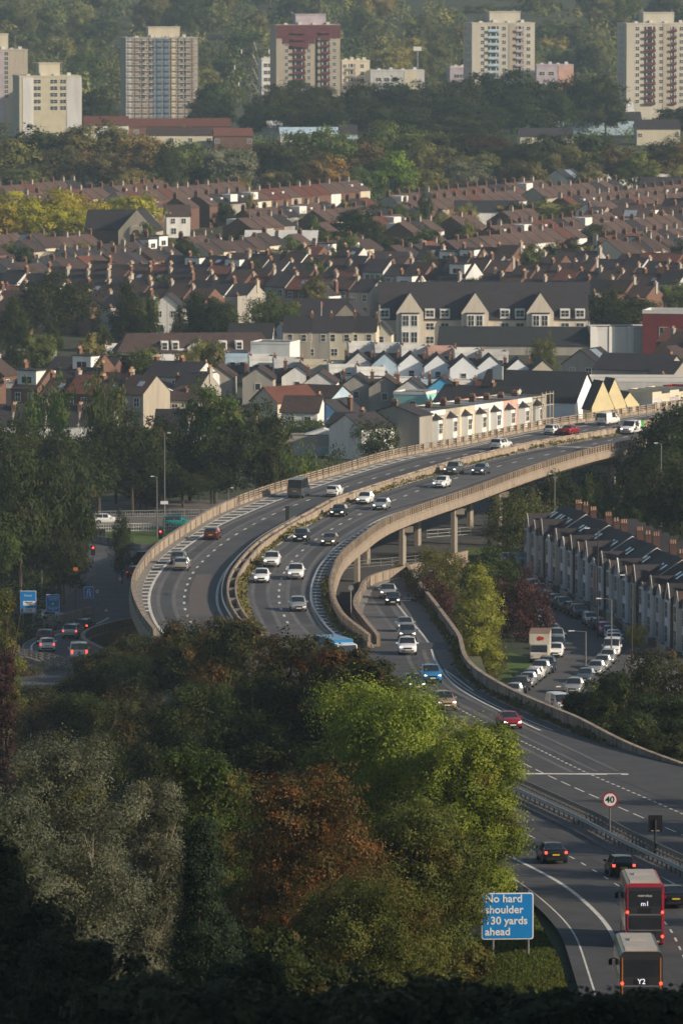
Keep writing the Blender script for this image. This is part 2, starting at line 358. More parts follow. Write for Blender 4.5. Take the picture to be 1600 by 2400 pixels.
strip(mk, PARL, 395, 560, 0.12, off=0.3, dz=0.012)
for (xa, xb, y, hh) in ((1222, 1472, 1814, 0.85), (1305, 1392, 1047, 0.9)):
    a = Wf(xa, y, z_main); b = Wf(xb, y+1.5, z_main)
    mk.add([(a.x, a.y-hh/2, a.z+0.016), (b.x, b.y-hh/2, b.z+0.016), (b.x, b.y+hh/2, b.z+0.016), (a.x, a.y+hh/2, a.z+0.016)], [(0, 1, 2, 3)])
for D in np.arange(706, 960, 4.3):                  # hatched shoulders
    a = SBL.p(D, 0.012); b = PARL.p(D-0.5, 0.012); u = (b-a)
    if u.length < 1.6: continue
    p = a+u*0.06; q = a+u*0.80; w = 0.62
    mk.add([p-Vector((0, w, 0)), q-Vector((0, w, 0)), q+Vector((0, w, 0)), p+Vector((0, w, 0))], [(0, 1, 2, 3)])
for D in np.arange(704, 880, 3.8):
    a = NBR.p(D, 0.012); wd = min(2.3, PARR.x(D)-0.9-a.x)
    if wd < 0.5: continue
    mk.add([(a.x+0.15, D-0.5, a.z), (a.x+wd, D-0.7, a.z), (a.x+wd, D+0.3, a.z), (a.x+0.15, D+0.5, a.z)], [(0, 1, 2, 3)])
for (x, y) in ((928, 1400), (960, 1402), (948, 1408)):
    p = Wf(x, y, z_slip); mk.box((p.x, p.y, p.z+0.02), (1.2, 0.9, 0.008))
o = struct('road_markings', mk, M['paint'], fix=False)
mk = MB(); strip(mk, EXW, 739, 800, 0.22, dz=0.035); struct('exit_road_markings', mk, M['paint'], fix=False)

# darker oily middles of the lanes and worn patches
M['seal'] = mat('tar_joint', (0.035, 0.035, 0.038), 0.6, scale=1)
mb = MB()
for ln, off, d0, d1 in ((SBL, 1.85, 715, 1120), (SBR, -1.9, 560, 700), (NBL, 1.8, 705, 1120), (NBR, -1.8, 705, 1000), (SLW, -1.7, 560, 830), (N1, 1.9, 500, 640), (N1, -1.9, 500, 640), (N2, -1.9, 500, 590), (S1, 1.8, 400, 545), (S1, -1.8, 400, 545)):
    strip(mb, ln, d0, d1, 1.15, off=off, dz=0.006 if ln is not SLW else 0.009)
struct('worn_lanes', mb, M['worn'], fix=False)
M['polished'] = mat('polished_wheel_track', (0.150, 0.145, 0.145), 0.7, scale=0.15, col2=(0.095, 0.093, 0.095))
mb = MB()
for ln, off, d0, d1 in ((SBL, 1.85, 715, 1120), (NBL, 1.8, 705, 1120), (NBR, -1.8, 705, 1000), (SLW, -1.7, 600, 830), (N1, 1.9, 560, 640), (N1, -1.9, 560, 640)):
    for s in (-0.86, 0.86): strip(mb, ln, d0, d1, 0.42, off=off+s, dz=0.009 if ln is not SLW else 0.011)
struct('wheel_tracks', mb, M['polished'], fix=False)
mb = MB(); rj = random.Random(4)
for D in np.arange(540, 1100, 27): 
    for ln, a, b in ((SBL, 0.3, 7.2), (NBL, 0.3, 7.0)):
        if ln is NBL and D < 700 or D < 700 and ln is SBL: continue
        p = ln.p(D, 0.009); r = perp(ln, D); mb.add([p+r*a, p+r*b, p+r*b+Vector((0, 0.22, 0)), p+r*a+Vector((0, 0.22, 0))], [(0, 1, 2, 3)])
for k in range(34):
    D = rj.uniform(500, 1000); ln = rj.choice((SBL, NBL) if D > 705 else (N1, N1, SLW)); p = ln.p(D, 0.008 if ln is not SLW else 0.011); r = perp(ln, D); o_ = rj.uniform(0.4, 5) if D > 705 else rj.uniform(-3, 2.2); w_ = rj.uniform(0.4, 1.4); l_ = rj.uniform(0.6, 4)
    q = p+r*o_; t = ln.tan(D); mb.add([q, q+r*w_, q+r*w_+t*l_, q+t*l_], [(0, 1, 2, 3)])
struct('tar_repairs', mb, M['seal'], fix=False)

# verges between kerb and barrier
mb = MB()
sweep(mb, PARR, 700, 1150, [(-1.15, 0.0), (-1.15, 0.13), (-0.2, 0.13), (-0.2, 0.0)])
sweep(mb, PARL, 705, 1150, [(0.2, 0.0), (0.2, 0.12), (1.0, 0.12), (1.0, 0.0)])
sweep(mb, MED, 700, 1150, [(0.3, 0.0), (0.3, 0.12), (0.95, 0.12), (0.95, 0.0)])
struct('kerb_verge', mb, M['concrete_grey'])
mb = MB(); sweep(mb, MED, 300, 692, [(-1.9, 0.0), (-1.9, 0.06), (1.1, 0.06), (1.1, 0.0)]); struct('central_reserve', mb, M['asphalt_old'])
mb = MB(); sweep(mb, SLR, 470, 846, [(-1.0, 0.0), (-1.0, 0.11), (-0.1, 0.11), (-0.1, 0.0)]); sweep(mb, SLL, 705, 870, [(0.15, 0), (0.15, 0.11), (0.9, 0.11), (0.9, 0)]); struct('slip_verge', mb, M['concrete_grey'])

# ------------------------------------------------------------------ viaduct, barriers, parapets
via = empty('road_viaduct', (20, 900, 0)); tag(via, 'curving concrete motorway viaduct on columns sweeping through the town', 'viaduct')
via_inv = Matrix.Translation((-20, -900, 0))
def vbuild(mb, name, m, root=None, off=(20, 900, 0)):
    mb.v = [(v[0]-off[0], v[1]-off[1], v[2]-off[2]) for v in mb.v]; o = mb.build(name, m)
    adopt(o, root or via); return o
mb = MB()
def slab(mb, fL, fR, zf, D0, D1, top, bot, inset=0.0):
    Ds = drange(D0, D1, 4.0); vs = []; fs = []
    for D in Ds:
        a, b = fL(D)+inset, fR(D)-inset; z = zf(D); vs += [(a, D, z+top), (b, D, z+top), (b, D, z+bot), (a, D, z+bot)]
    for k in range(len(Ds)-1):
        for i in range(4): fs.append((4*k+i, 4*k+(i+1) % 4, 4*k+4+(i+1) % 4, 4*k+4+i))
    fs += [(0, 1, 2, 3), tuple(4*(len(Ds)-1)+i for i in (3, 2, 1, 0))]; mb.add(vs, fs)
slab(mb, lambda d: PARL.x(d)-0.45, lambda d: PARR.x(d)+0.45, z_main, 700, 1185, -0.03, -0.6)
vbuild(mb, 'deck', M['concrete_light'])
mb = MB(); slab(mb, PARL.x, PARR.x, z_main, 702, 1183, -0.61, -1.55, 2.0); vbuild(mb, 'edge_beam', M['concrete_light'])
for D in np.arange(728, 1150, 27.0):
    t = PARR.tan(D); rz = math.atan2(t.y, t.x)-math.pi/2
    for ln, off in ((PARR, -3.0), (MED, 0.5), (PARL, 3.0)):
        p = ln.p(D)+perp(ln, D)*off
        if abs(p.x-SLL.x(D)) < 1.2 and D < 760: continue
        mb = MB(); mb.box((p.x, D, (z_main(D)-1.5)/2-0.2), (0.52, 1.7, z_main(D)-1.5+0.4), rz); vbuild(mb, 'column', M['pier'])
for D in np.arange(728, 1150, 27.0):
    mb = MB(); a = PARL.p(D)+perp(PARL, D)*1.6; b = PARR.p(D)-perp(PARR, D)*1.6; z = z_main(D)-1.76
    mb.add([(a.x, a.y-0.6, z), (b.x, b.y-0.6, z), (b.x, b.y+0.6, z), (a.x, a.y+0.6, z), (a.x, a.y-0.6, z-0.7), (b.x, b.y-0.6, z-0.7), (b.x, b.y+0.6, z-0.7), (a.x, a.y+0.6, z-0.7)],
           [(0, 1, 2, 3), (7, 6, 5, 4), (0, 4, 5, 1), (1, 5, 6, 2), (2, 6, 7, 3), (3, 7, 4, 0)]); vbuild(mb, 'crosshead', M['pier'])

def parapet(name, line, D0, D1, label, side, solid=True, panel=4.0, group=None):
    """side +1: the outside is to the right"""
    root = empty(name, line.p((D0+D1)/2)); off = tuple(root.location); tag(root, label, 'parapet', group)
    mb = MB(); h = 1.25 if solid else 0.55
    sweep(mb, line, D0, D1, [(-0.16, -0.3), (-0.16, h-0.12), (-0.21, h-0.12), (-0.21, h), (0.21, h), (0.21, h-0.12), (0.16, h-0.12), (0.16, -0.3)])
    vbuild(mb, 'wall', M['concrete'], root, off)
    mb = MB()
    for D in line.walk(D0+1, D1-1, panel):
        p = line.p(D); t = line.tan(D); rz = math.atan2(t.y, t.x)-math.pi/2
        mb.box((p.x, p.y, p.z+(0.6 if solid else 0.68)), (0.5, 0.16 if solid else 0.22, 1.22 if solid else 1.35), rz)
    vbuild(mb, 'post', M['concrete_grey'] if solid else M['concrete'], root, off)['kind'] = 'stuff'
    if not solid:
        for z in (0.72, 1.0, 1.28):
            mb = MB(); sweep(mb, line, D0, D1, [(-0.09, z-0.06), (-0.09, z+0.06), (0.09, z+0.06), (0.09, z-0.06)]); vbuild(mb, 'rail', M['concrete'], root, off)
        mb = MB(); sweep(mb, line, D0, D1, [(side*0.22, -0.45), (side*0.22, 0.42), (side*0.5, 0.3), (side*0.5, -0.45)]); vbuild(mb, 'fascia', M['concrete_light'], root, off)
    else:
        mb = MB(); sweep(mb, line, D0, D1, [(side*0.22, -0.95), (side*0.22, 0.35), (side*0.42, 0.25), (side*0.42, -0.95)]); vbuild(mb, 'fascia', M['concrete_light'], root, off)
    return root
parapet('bridge_parapet', PARL, 700, 872, 'beige concrete parapet around the outside of the bend by the hatched shoulder', -1, True, 5.0)
parapet('bridge_parapet', PARL, 872.3, 1170, 'railed beige parapet behind the far lanes in front of the bay-windowed terrace', -1, False, 3.0)
parapet('bridge_parapet', PARR, 690, 1170, 'railed beige parapet with scalloped fascia on the inside of the bend above the columns', 1, False, 1.25)
parapet('slip_road_parapet', SLL, 692, 872, 'pale concrete wall curving down the left side of the slip road', -1, True, 6.0)
parapet('slip_road_wall', SLR, 520, 848, 'long weathered concrete wall with posts between slip road and parked street', 1, True, 6.5)
parapet('exit_road_parapet', EXR, 716, 786, 'ribbed grey parapet inside the bend of the exit road', 1, True, 1.6)
ew = [Wf(a, b, z_exit) for a, b in ((20, 1541), (62, 1549), (100, 1557), (160, 1567), (222, 1577))]; er = empty('exit_road_railing', ew[2]); tag(er, 'low brown railing along the near edge of the exit road above the bushes', 'railing')
g_ = MB(); h_ = MB(); k_ = MB()
for a, b in zip(ew[:-1], ew[1:]):
    d = b-a; m_ = (a+b)/2-ew[2]; rz_ = math.atan2(d.y, d.x)
    g_.box((m_.x, m_.y, m_.z+0.1), (d.length+.1, 0.35, 0.5), rz_)
    for z_ in (0.6, 0.9, 1.15): h_.box((m_.x, m_.y, m_.z+z_), (d.length+.05, 0.09, 0.1), rz_)
    for t_ in np.arange(0, 1, 1.6/d.length): e_ = a+d*float(t_)-ew[2]; k_.box((e_.x, e_.y, e_.z+0.6), (0.16, 0.2, 1.2))
vbuild(g_, 'plinth', M['concrete'], er, (0, 0, 0)); vbuild(h_, 'rail', M['concrete'], er, (0, 0, 0)); vbuild(k_, 'post', M['concrete_grey'], er, (0, 0, 0))['kind'] = 'stuff'
# side walls under the slip road, under the exit road
mb = MB()
Ds = drange(694, 900, 3)
slab(mb, lambda d: SLL.x(d)-0.25, lambda d: SLR.x(min(d, 845))+0.3+max(0, d-845)*0.1, lambda d: 0.0, 694, 871, 0.0, -0.6)
k = 0
for i in range(len(mb.v)//4):
    z = z_slip(mb.v[4*i][1])-0.03
    for j in (0, 1): v = mb.v[4*i+j]; mb.v[4*i+j] = (v[0], v[1], z)
o = mb.build('slip_road_embankment', M['concrete_grey']); tag(o, 'grey retaining walls carrying the slip road down beside the viaduct', 'retaining wall')
mb = MB(); slab(mb, lambda d: EXL.x(d)-0.4, lambda d: EXR.x(d)+0.3, z_exit, 700, 790, 0.0, -1.3)
ex = mb.build('exit_road_bridge', M['concrete_grey']); tag(ex, 'short concrete bridge carrying the exit road on the left', 'bridge')

def median():
    root = empty('median_barrier', MED.p(900)); off = tuple(root.location)
    tag(root, 'twin beige concrete barrier dividing the two carriageways of the viaduct', 'barrier')
    for s in (-0.45, 0.45):
        mb = MB(); sweep(mb, MED, 700, 1170, [(-0.2, 0), (-0.13, 0.35), (-0.1, 0.9), (0.1, 0.9), (0.13, 0.35), (0.2, 0)], off=s); vbuild(mb, 'wall', M['concrete'], root, off)
    mb = MB()
    for D in MED.walk(705, 1165, 12): p = MED.p(D); mb.box((p.x, p.y, p.z+0.46), (1.15, 0.2, 0.92))
    vbuild(mb, 'joint', M['concrete_grey'], root, off)['kind'] = 'stuff'
median()
mb = MB(); p = Wf(673, 1232, z_main); mb.box((p.x, p.y+0.2, p.z+1.1), (0.45, 0.45, 2.2)); mb.box((p.x, p.y+0.2, p.z+2.3), (0.55, 0.55, 0.25))
tag(mb.build('marker_post', M['dark_metal']), 'stubby dark post standing on the median barrier', 'post')
def rail(name, line, D0, D1, off, label, h=0.62, post=2.4, boxy=False, m=None):
    root = empty(name, line.p((D0+D1)/2)); o3 = tuple(root.location); tag(root, label, 'crash barrier')
    mb = MB(); prof = [(-0.05, h-0.16), (-0.05, h+0.16), (0.05, h+0.16), (0.05, h-0.16)] if boxy else [(-0.02, h-0.16), (-0.07, h-0.08), (-0.02, h), (-0.07, h+0.08), (-0.02, h+0.16), (0.03, h+0.16), (0.03, h-0.16)]
    sweep(mb, line, D0, D1, prof, off=off); vbuild(mb, 'beam', m or M['metal'], root, o3)
    mb = MB()
    for D in line.walk(D0, D1, post):
        p = line.p(D)+perp(line, D)*(off+0.1); mb.box((p.x, p.y, p.z+h/2), (0.12, 0.14, h+0.1))
    vbuild(mb, 'post', M['rail_metal'], root, o3)['kind'] = 'stuff'
    return root
rail('crash_barrier', MED, 330, 655, -0.75, 'steel crash barrier rail along the near edge of the central reserve', 0.68, 1.8)
r_ = rail('crash_barrier', MED, 330, 655, 0.55, 'taller dark open crash barrier with posts behind the steel rail', 0.95, 1.5, True, M['rail_metal'])
mb = MB(); sweep(mb, MED, 330, 655, [(-0.05, 0.5), (-0.05, 0.6), (0.05, 0.6), (0.05, 0.5)], off=0.55); vbuild(mb, 'lower_beam', M['rail_metal'], r_, tuple(r_.location))
rail('crash_barrier', SBR, 703, 850, 0.55, 'curved steel guard rail beside the southbound lanes inside the bend', 0.6, 3.0)
# weeds along the barriers
def weeds(name, line, D0, D1, off, n, label, w=0.35, h=0.5, seed=1):
    rg = np.random.default_rng(seed); vs = []; fs = []
    for _ in range(n):
        D = rg.uniform(D0, D1); c = line.p(D)+perp(line, D)*(off+rg.normal(0, 0.12)); s = rg.uniform(0.4, 1)*(0.4+0.9*abs(math.sin(D*0.13)+math.sin(D*0.047)))
        for _k in range(9):
            a = rg.uniform(0, 6.28); p = c+Vector((rg.normal(0, w*0.5), rg.normal(0, w), rg.uniform(0, h*s))); l = 0.16
            d1 = Vector((math.cos(a)*l, math.sin(a)*l, rg.uniform(-.1, .1))); d2 = Vector((rg.uniform(-.08, .08), rg.uniform(-.08, .08), l))
            i = len(vs); vs += [p-d1, p+d1, p+d1*0.3+d2, p-d1*0.5+d2]; fs.append((i, i+1, i+2, i+3))
    mb = MB(); mb.add(vs, fs); tag(mb.build(name, M['weed'], fix=False), label, 'weeds', kind='stuff')
weeds('verge_weeds', MED, 715, 800, 1.0, 420, 'yellow green weeds on the verge inside the bend', 0.5, 0.5, 1)
weeds('verge_weeds', MED, 800, 1120, 0.95, 500, 'dark weeds along the foot of the median barrier', 0.5, 0.4, 2)
weeds('verge_weeds', PARR, 695, 770, -0.6, 300, 'weeds on the kerb below the inner parapet', 0.4, 0.5, 3)
weeds('verge_weeds', SLR, 560, 860, -0.5, 900, 'scruffy brown weeds along the foot of the slip road wall', 0.4, 0.5, 4)

# ------------------------------------------------------------------ streets on the ground below
def flat(name, px, z, m, stuff=False):
    mb = MB(); pts = [W(x, y, z) for x, y in px]; poly_sheet(mb, [tuple(p) for p in pts]); return struct(name, mb, m, fix=False)
flat('junction_road', [(60,1500),(143,1412),(230,1343),(217,1332),(188,1290),(200,1262),(330,1285),(450,1285),(560,1240),(700,1180),(1000,1120),(1450,1120),(1500,1170),(1180,1300),(1180,1335),(970,1350),(880,1400),(800,1500),(560,1500),(300,1500)], 0.10, M['asphalt_dark'])
flat('car_park', [(60,1235),(215,1243),(480,1238),(640,1190),(600,1170),(60,1180)], 0.11, M['asphalt_old'])
flat('grass_island', [(203,1262),(212,1243),(480,1241),(450,1284),(330,1284)], 0.14, M['grass'])
flat('pavement', [(0,1440),(0,1400),(120,1360),(190,1330),(217,1334),(228,1343),(143,1410),(100,1440)], 0.12, M['asphalt_old'])
flat('residential_street', [(1195,1650),(1215,1600),(1262,1555),(1290,1515),(1290,1480),(1272,1448),(1250,1420),(1225,1395),(1150,1345),(1100,1330),(1100,1316),(1180,1312),(1260,1330),(1320,1380),(1345,1405),(1410,1430),(1465,1475),(1475,1520),(1462,1565),(1400,1610),(1350,1650),(1310,1720),(1290,1780),(1230,1760)], 0.10, M['asphalt_dark'])
flat('street_pavement', [(1320,1380),(1260,1330),(1280,1325),(1400,1400),(1500,1480),(1600,1590),(1600,1680),(1480,1640),(1462,1565),(1475,1520),(1465,1475),(1410,1430),(1345,1405)], 0.13, M['asphalt_old'])
flat('grass_patch', [(1100,1640),(1105,1540),(1200,1530),(1262,1553),(1215,1600),(1195,1650)], 0.10, M['grass'])
flat('grass_verge', [(1085,1312),(1090,1283),(1230,1283),(1240,1310)], 0.12, M['grass'])
# ================================================================== buildings
M['slate'] = mat('slate_roof', (0.034, 0.030, 0.035), 0.75, scale=0.8, objvar=0.25, col2=(0.026, 0.023, 0.027))
M['tile'] = mat('brown_tile_roof', (0.062, 0.039, 0.034), 0.85, scale=0.8, objvar=0.3, col2=(0.036, 0.026, 0.026))
M['sunlit_tile'] = mat('sunlit_brown_tile_roof', (0.105, 0.066, 0.054), 0.85, scale=0.4, col2=(0.062, 0.043, 0.04)); M['palestone'] = mat('pale_stone', (0.66, 0.60, 0.51), 0.9, scale=0.5, streak=True, col2=(0.50, 0.45, 0.38))  # brown tile lightened for the far rows, sunlight put into its colour
M['redtile'] = mat('red_tile_roof', (0.13, 0.05, 0.036), 0.85, scale=0.8, objvar=0.2)
M['darkroof'] = mat('dark_felt_roof', (0.03, 0.032, 0.036), 0.8, scale=0.5)
M['white'] = mat('white_render', (0.80, 0.80, 0.78), 0.85, scale=0.5, objvar=0.1, var=0.1, streak=True)
M['cream'] = mat('cream_render', (0.60, 0.55, 0.43), 0.85, scale=0.5, objvar=0.1, var=0.08, streak=True)
M['gablecream'] = mat('yellow_cream_render', (0.78, 0.66, 0.40), 0.85, scale=0.5, var=0.06); M['coolwhite'] = mat('cool_white_render', (0.82, 0.87, 0.92), 0.85, scale=0.4, var=0.06)
M['towercream'] = mat('tower_cream_render', (0.52, 0.49, 0.42), 0.85, scale=0.3, var=0.1, streak=True); M['yellow'] = mat('yellow_render', (0.52, 0.48, 0.36), 0.85, scale=0.5, var=0.08)
M['grey'] = mat('grey_render', (0.36, 0.34, 0.31), 0.9, scale=0.5, objvar=0.12, streak=True)
M['palegrey'] = mat('pale_grey_render', (0.62, 0.62, 0.62), 0.9, scale=0.5, objvar=0.1, streak=True)
M['oldbrick'] = mat('dark_old_brick', (0.085, 0.045, 0.038), 0.9, scale=1.2)
M['brick'] = mat('brick', (0.165, 0.092, 0.068), 0.9, scale=1.2, objvar=0.15)
M['stone'] = mat('bath_stone', (0.44, 0.39, 0.32), 0.9, scale=0.7, objvar=0.1, streak=True)
M['pink'] = mat('pink_render', (0.60, 0.38, 0.32), 0.9, scale=0.5)
M['lightblue'] = mat('light_blue_render', (0.42, 0.56, 0.68), 0.85, scale=0.5)
M['blue'] = mat('blue_render', (0.10, 0.25, 0.50), 0.85, scale=0.5)
M['brightblue'] = mat('bright_blue_render', (0.08, 0.38, 0.68), 0.85, scale=0.5)
M['turq'] = mat('turquoise_render', (0.30, 0.60, 0.60), 0.85, scale=0.5)
M['maroon'] = mat('maroon_cladding', (0.12, 0.036, 0.045), 0.8, scale=0.5)
M['lilac'] = mat('lilac_render', (0.46, 0.40, 0.46), 0.85, scale=0.4)
M['glass'] = mat('window_glass', (0.035, 0.042, 0.05), 0.12, scale=1, spec=0.6)
M['frame'] = mat('window_frame', (0.72, 0.72, 0.70), 0.6, scale=1, var=0.04)
M['skylight'] = mat('skylight_glass', (0.55, 0.60, 0.66), 0.12, scale=1, spec=0.9, metal=0.6)
M['pot'] = mat('chimney_pot', (0.40, 0.235, 0.14), 0.8, scale=2, objvar=0.25)
M['netting'] = mat('blue_netting', (0.16, 0.24, 0.33), 0.9, scale=0.12)
M['redpaint'] = mat('red_paint', (0.42, 0.03, 0.03), 0.6, scale=1)
M['door'] = mat('door_paint', (0.10, 0.07, 0.06), 0.6, scale=1)
M['darkred'] = mat('dark_red_brickwork', (0.20, 0.035, 0.04), 0.9, scale=0.5)

def gable_mesh(w, d, h, rise):
    """walls with gable ends, ridge along x"""
    mb = MB(); x, y = w/2, d/2
    vs = [(-x, -y, -2), (x, -y, -2), (x, y, -2), (-x, y, -2), (-x, -y, h), (x, -y, h), (x, y, h), (-x, y, h), (-x, 0, h+rise), (x, 0, h+rise)]
    mb.add(vs, [(0, 1, 5, 4), (1, 2, 6, 9, 5), (2, 3, 7, 6), (3, 0, 4, 8, 7), (3, 2, 1, 0), (4, 5, 9, 8), (6, 7, 8, 9)]); return mb
def roof_mesh(w, d, h, rise, over=0.25, hip=0.0, t=0.14, mi=0):
    mb = MB(); x, y = w/2+(over if not hip else 0.25), d/2+0.25; zt = h+rise+t; ze = h-rise*0.25/(d/2)+t; hx = x-hip
    top = [(-x, -y, ze), (x, -y, ze), (x, y, ze), (-x, y, ze), (-hx, 0, zt), (hx, 0, zt)]; bot = [(a, b, c-t*0.92) for a, b, c in top]
    f = [(0, 1, 5, 4), (2, 3, 4, 5), (1, 2, 5), (3, 0, 4)] if hip else [(0, 1, 5, 4), (2, 3, 4, 5)]
    fb = [tuple(i+6 for i in reversed(q)) for q in f]
    rim = [(0, 6, 7, 1), (2, 8, 9, 3), (1, 7, 8, 2), (3, 9, 6, 0)] if hip else [(0, 6, 7, 1), (2, 8, 9, 3), (1, 7, 11, 5), (5, 11, 8, 2), (0, 4, 10, 6), (4, 3, 9, 10)]
    mb.add(top+bot, f+fb+rim, mi); return mb
def add_window(parent, x, y, z, w, h, rz=0.0, glass=None, mull=True):
    """window on a wall whose outside is local -Y turned by rz"""
    mb = MB(); t = 0.09
    mb.b2(-w/2, w/2, -0.05, 0.02, -h/2-t, -h/2); mb.b2(-w/2-t, -w/2, -0.05, 0.02, -h/2-t, h/2+t); mb.b2(w/2, w/2+t, -0.05, 0.02, -h/2-t, h/2+t); mb.b2(-w/2, w/2, -0.05, 0.02, h/2, h/2+t)
    if mull and w > 0.9: mb.b2(-0.035, 0.035, -0.045, 0.02, -h/2, h/2)
    if h > 1.1: mb.b2(-w/2, w/2, -0.04, 0.02, -0.03, 0.03)
    o = mb.build('window', M['frame'], parent); o.location = (x, y, z); o.rotation_euler = (0, 0, rz)
    g = MB(); g.b2(-w/2+0.002, w/2-0.002, -0.025, 0.03, -h/2+0.002, h/2-0.002); g.build('pane', glass or M['glass'], o)
    return o
def add_chimney(parent, x, y, z, h=1.5, w=1.0, d=0.55, pots=4, m=None, rz=0):
    h *= random.choice((0.5, 0.6, 0.6, 0.75))
    mb = MB(); mb.box((0, 0, h/2-0.8), (d, w, h+1.6)); mb.box((0, 0, h-0.03), (d+0.16, w+0.16, 0.14))
    o = mb.build('chimney', m or M['brick'], parent); o.location = (x, y, z); o.rotation_euler = (0, 0, rz)
    p = MB()
    for i in range(pots):
        yy = (i-(pots-1)/2)*w/pots; p.tube((0, yy, h+0.03), (0, yy, h+0.5), 0.12, 0.10, 6)
    p.build('chimney_pots', M['pot'], o); return o

def terraced(wall, roof, w=5.2, d=8.2, h=5.6, rise=2.6, sky=False, dormer=False, wing=True, gablefront=False, chim=True):
    root = empty('terraced_house')
    gable_mesh(w-0.02, d, h, rise).build('wall', M[wall], root)
    roof_mesh(w-0.02, d, h, rise, over=0.0).build('roof', M[roof], root)
    if chim: add_chimney(root, -w/2+0.1, random.uniform(-1, 1)*0.5, h+rise-0.2, 1.5, pots=random.choice((3, 4, 5)), m=M[random.choice(('brick', 'brick', 'grey', 'stone'))])
    for xx in (-w/4, w/4): add_window(root, xx, -d/2-0.02, h-1.3, 0.95, 1.35)
    add_window(root, -w/4, -d/2-0.02, 1.6, 1.4, 1.5)
    mb = MB(); mb.b2(w/4-0.42, w/4+0.42, -d/2-0.05, -d/2+0.05, 0, 2.1); mb.build('door', M['door'], root)
    add_window(root, w/4, d/2+0.02, h-1.3, 0.9, 1.2, math.pi)
    if wing:
        g = MB(); ww, dd, hh = w*0.5, 3.6, 4.6
        g.add([(-w/2+.1, d/2, -1), (-w/2+ww, d/2, -1), (-w/2+ww, d/2+dd, -1), (-w/2+.1, d/2+dd, -1), (-w/2+.1, d/2, hh+1.1), (-w/2+ww, d/2, hh), (-w/2+ww, d/2+dd, hh), (-w/2+.1, d/2+dd, hh+1.1)],
              [(0, 1, 5, 4), (1, 2, 6, 5), (2, 3, 7, 6), (3, 0, 4, 7), (4, 5, 6, 7)]); g.build('rear_wing', M[wall], root)
        add_chimney(root, -w/2+0.4, d/2+dd-0.4, hh+0.9, 0.9, 0.7, 0.5, 2)
    if sky:
        q = MB(); sl_ = math.atan2(rise, d/2); q.box((0, 0, 0), (1.0, 1.3, 0.08)); o = q.build('skylight', M['skylight'], root)
        o.location = (w*0.15, -d/4, h+rise/2+0.2); o.rotation_euler = (sl_, 0, 0)
    if dormer:
        q = MB(); q.b2(-w*0.36, w*0.36, -d/2+0.7, -0.4, h+0.5, h+rise-0.1); q.build('dormer', M['white'], root)
        q = MB(); q.b2(-w*0.4, w*0.4, -d/2+0.5, -0.3, h+rise-0.1, h+rise+0.06); q.build('dormer_roof', M['darkroof'], root)
        add_window(root, 0, -d/2+0.68, h+1.35, 1.9, 1.0)
    return root

def bpart(mb, name, m, parent): return mb.build(name, M[m] if isinstance(m, str) else m, parent)
def building(name, label, cat, loc, rz, w, d, h, rise=0.0, wall='white', roof='slate', hip=0.0, wins=(), chims=(), par=0.0, flatroof='darkroof', group=None, along='x', over=0.2, glass=None, doors=(), parm=None):
    """wins: (side 0 front/1 right/2 back/3 left, u in -1..1, z, w, h).  along='y' turns the ridge to run front-back"""
    root = empty(name, loc, rz); tag(root, label, cat, group)
    if rise:
        a, b = (w, d) if along == 'x' else (d, w)
        g = gable_mesh(a, b, h, rise if not hip else 0.01); r = roof_mesh(a, b, h, rise, over, hip)
        o1 = bpart(g, 'wall', wall, root); o2 = bpart(r, 'roof', roof, root)
        if along == 'y': o1.rotation_euler = (0, 0, math.pi/2); o2.rotation_euler = (0, 0, math.pi/2)
    else:
        g = MB(); g.b2(-w/2, w/2, -d/2, d/2, -2, h); bpart(g, 'wall', wall, root)
        g = MB(); g.b2(-w/2+0.25, w/2-0.25, -d/2+0.25, d/2-0.25, h, h+0.06); bpart(g, 'roof', flatroof, root)
        if par:
            g = MB()
            g.b2(-w/2-.05, w/2+.05, -d/2-.05, -d/2+.2, h-0.2, h+par); g.b2(-w/2-.05, w/2+.05, d/2-.2, d/2+.05, h-0.2, h+par)
            g.b2(-w/2-.05, -w/2+.2, -d/2+.2, d/2-.2, h-0.2, h+par); g.b2(w/2-.2, w/2+.05, -d/2+.2, d/2-.2, h-0.2, h+par); bpart(g, 'parapet', parm or 'frame', root)
    for s, u, z, ww, hh in wins:
        ang = [0, math.pi/2, math.pi, -math.pi/2][s]; L_ = (w if s in (0, 2) else d)/2; dep = (d if s in (0, 2) else w)/2+0.02
        x, y = u*L_, -dep; c, s_ = math.cos(ang), math.sin(ang); add_window(root, x*c-y*s_, x*s_+y*c, z, ww, hh, ang, glass)
    for (x, y, zz) in chims: add_chimney(root, x, y, zz)
    for (s, u) in doors:
        g = MB(); g.b2(-0.45, 0.45, -0.05, 0.05, 0, 2.1); o = bpart(g, 'door', 'door', root); ang = [0, math.pi/2, math.pi, -math.pi/2][s]
        L_ = (w if s in (0, 2) else d)/2; dep = (d if s in (0, 2) else w)/2; x, y = u*L_, -dep; c, s_ = math.cos(ang), math.sin(ang); o.location = (x*c-y*s_, x*s_+y*c, 0); o.rotation_euler = (0, 0, ang)
    return root
def top(px, py, h):
    """world point on the ground below something of height h whose top is seen at the pixel"""
    p = Wf(px, py, lambda D: float(base_h(D)), h); return Vector((p.x, p.y, p.z))
GA = R(-30); GB = R(60)
EXCL = []                                   # (x, y, r) ground discs kept free of filler houses
def keep(p, r): EXCL.append((p.x, p.y, r))

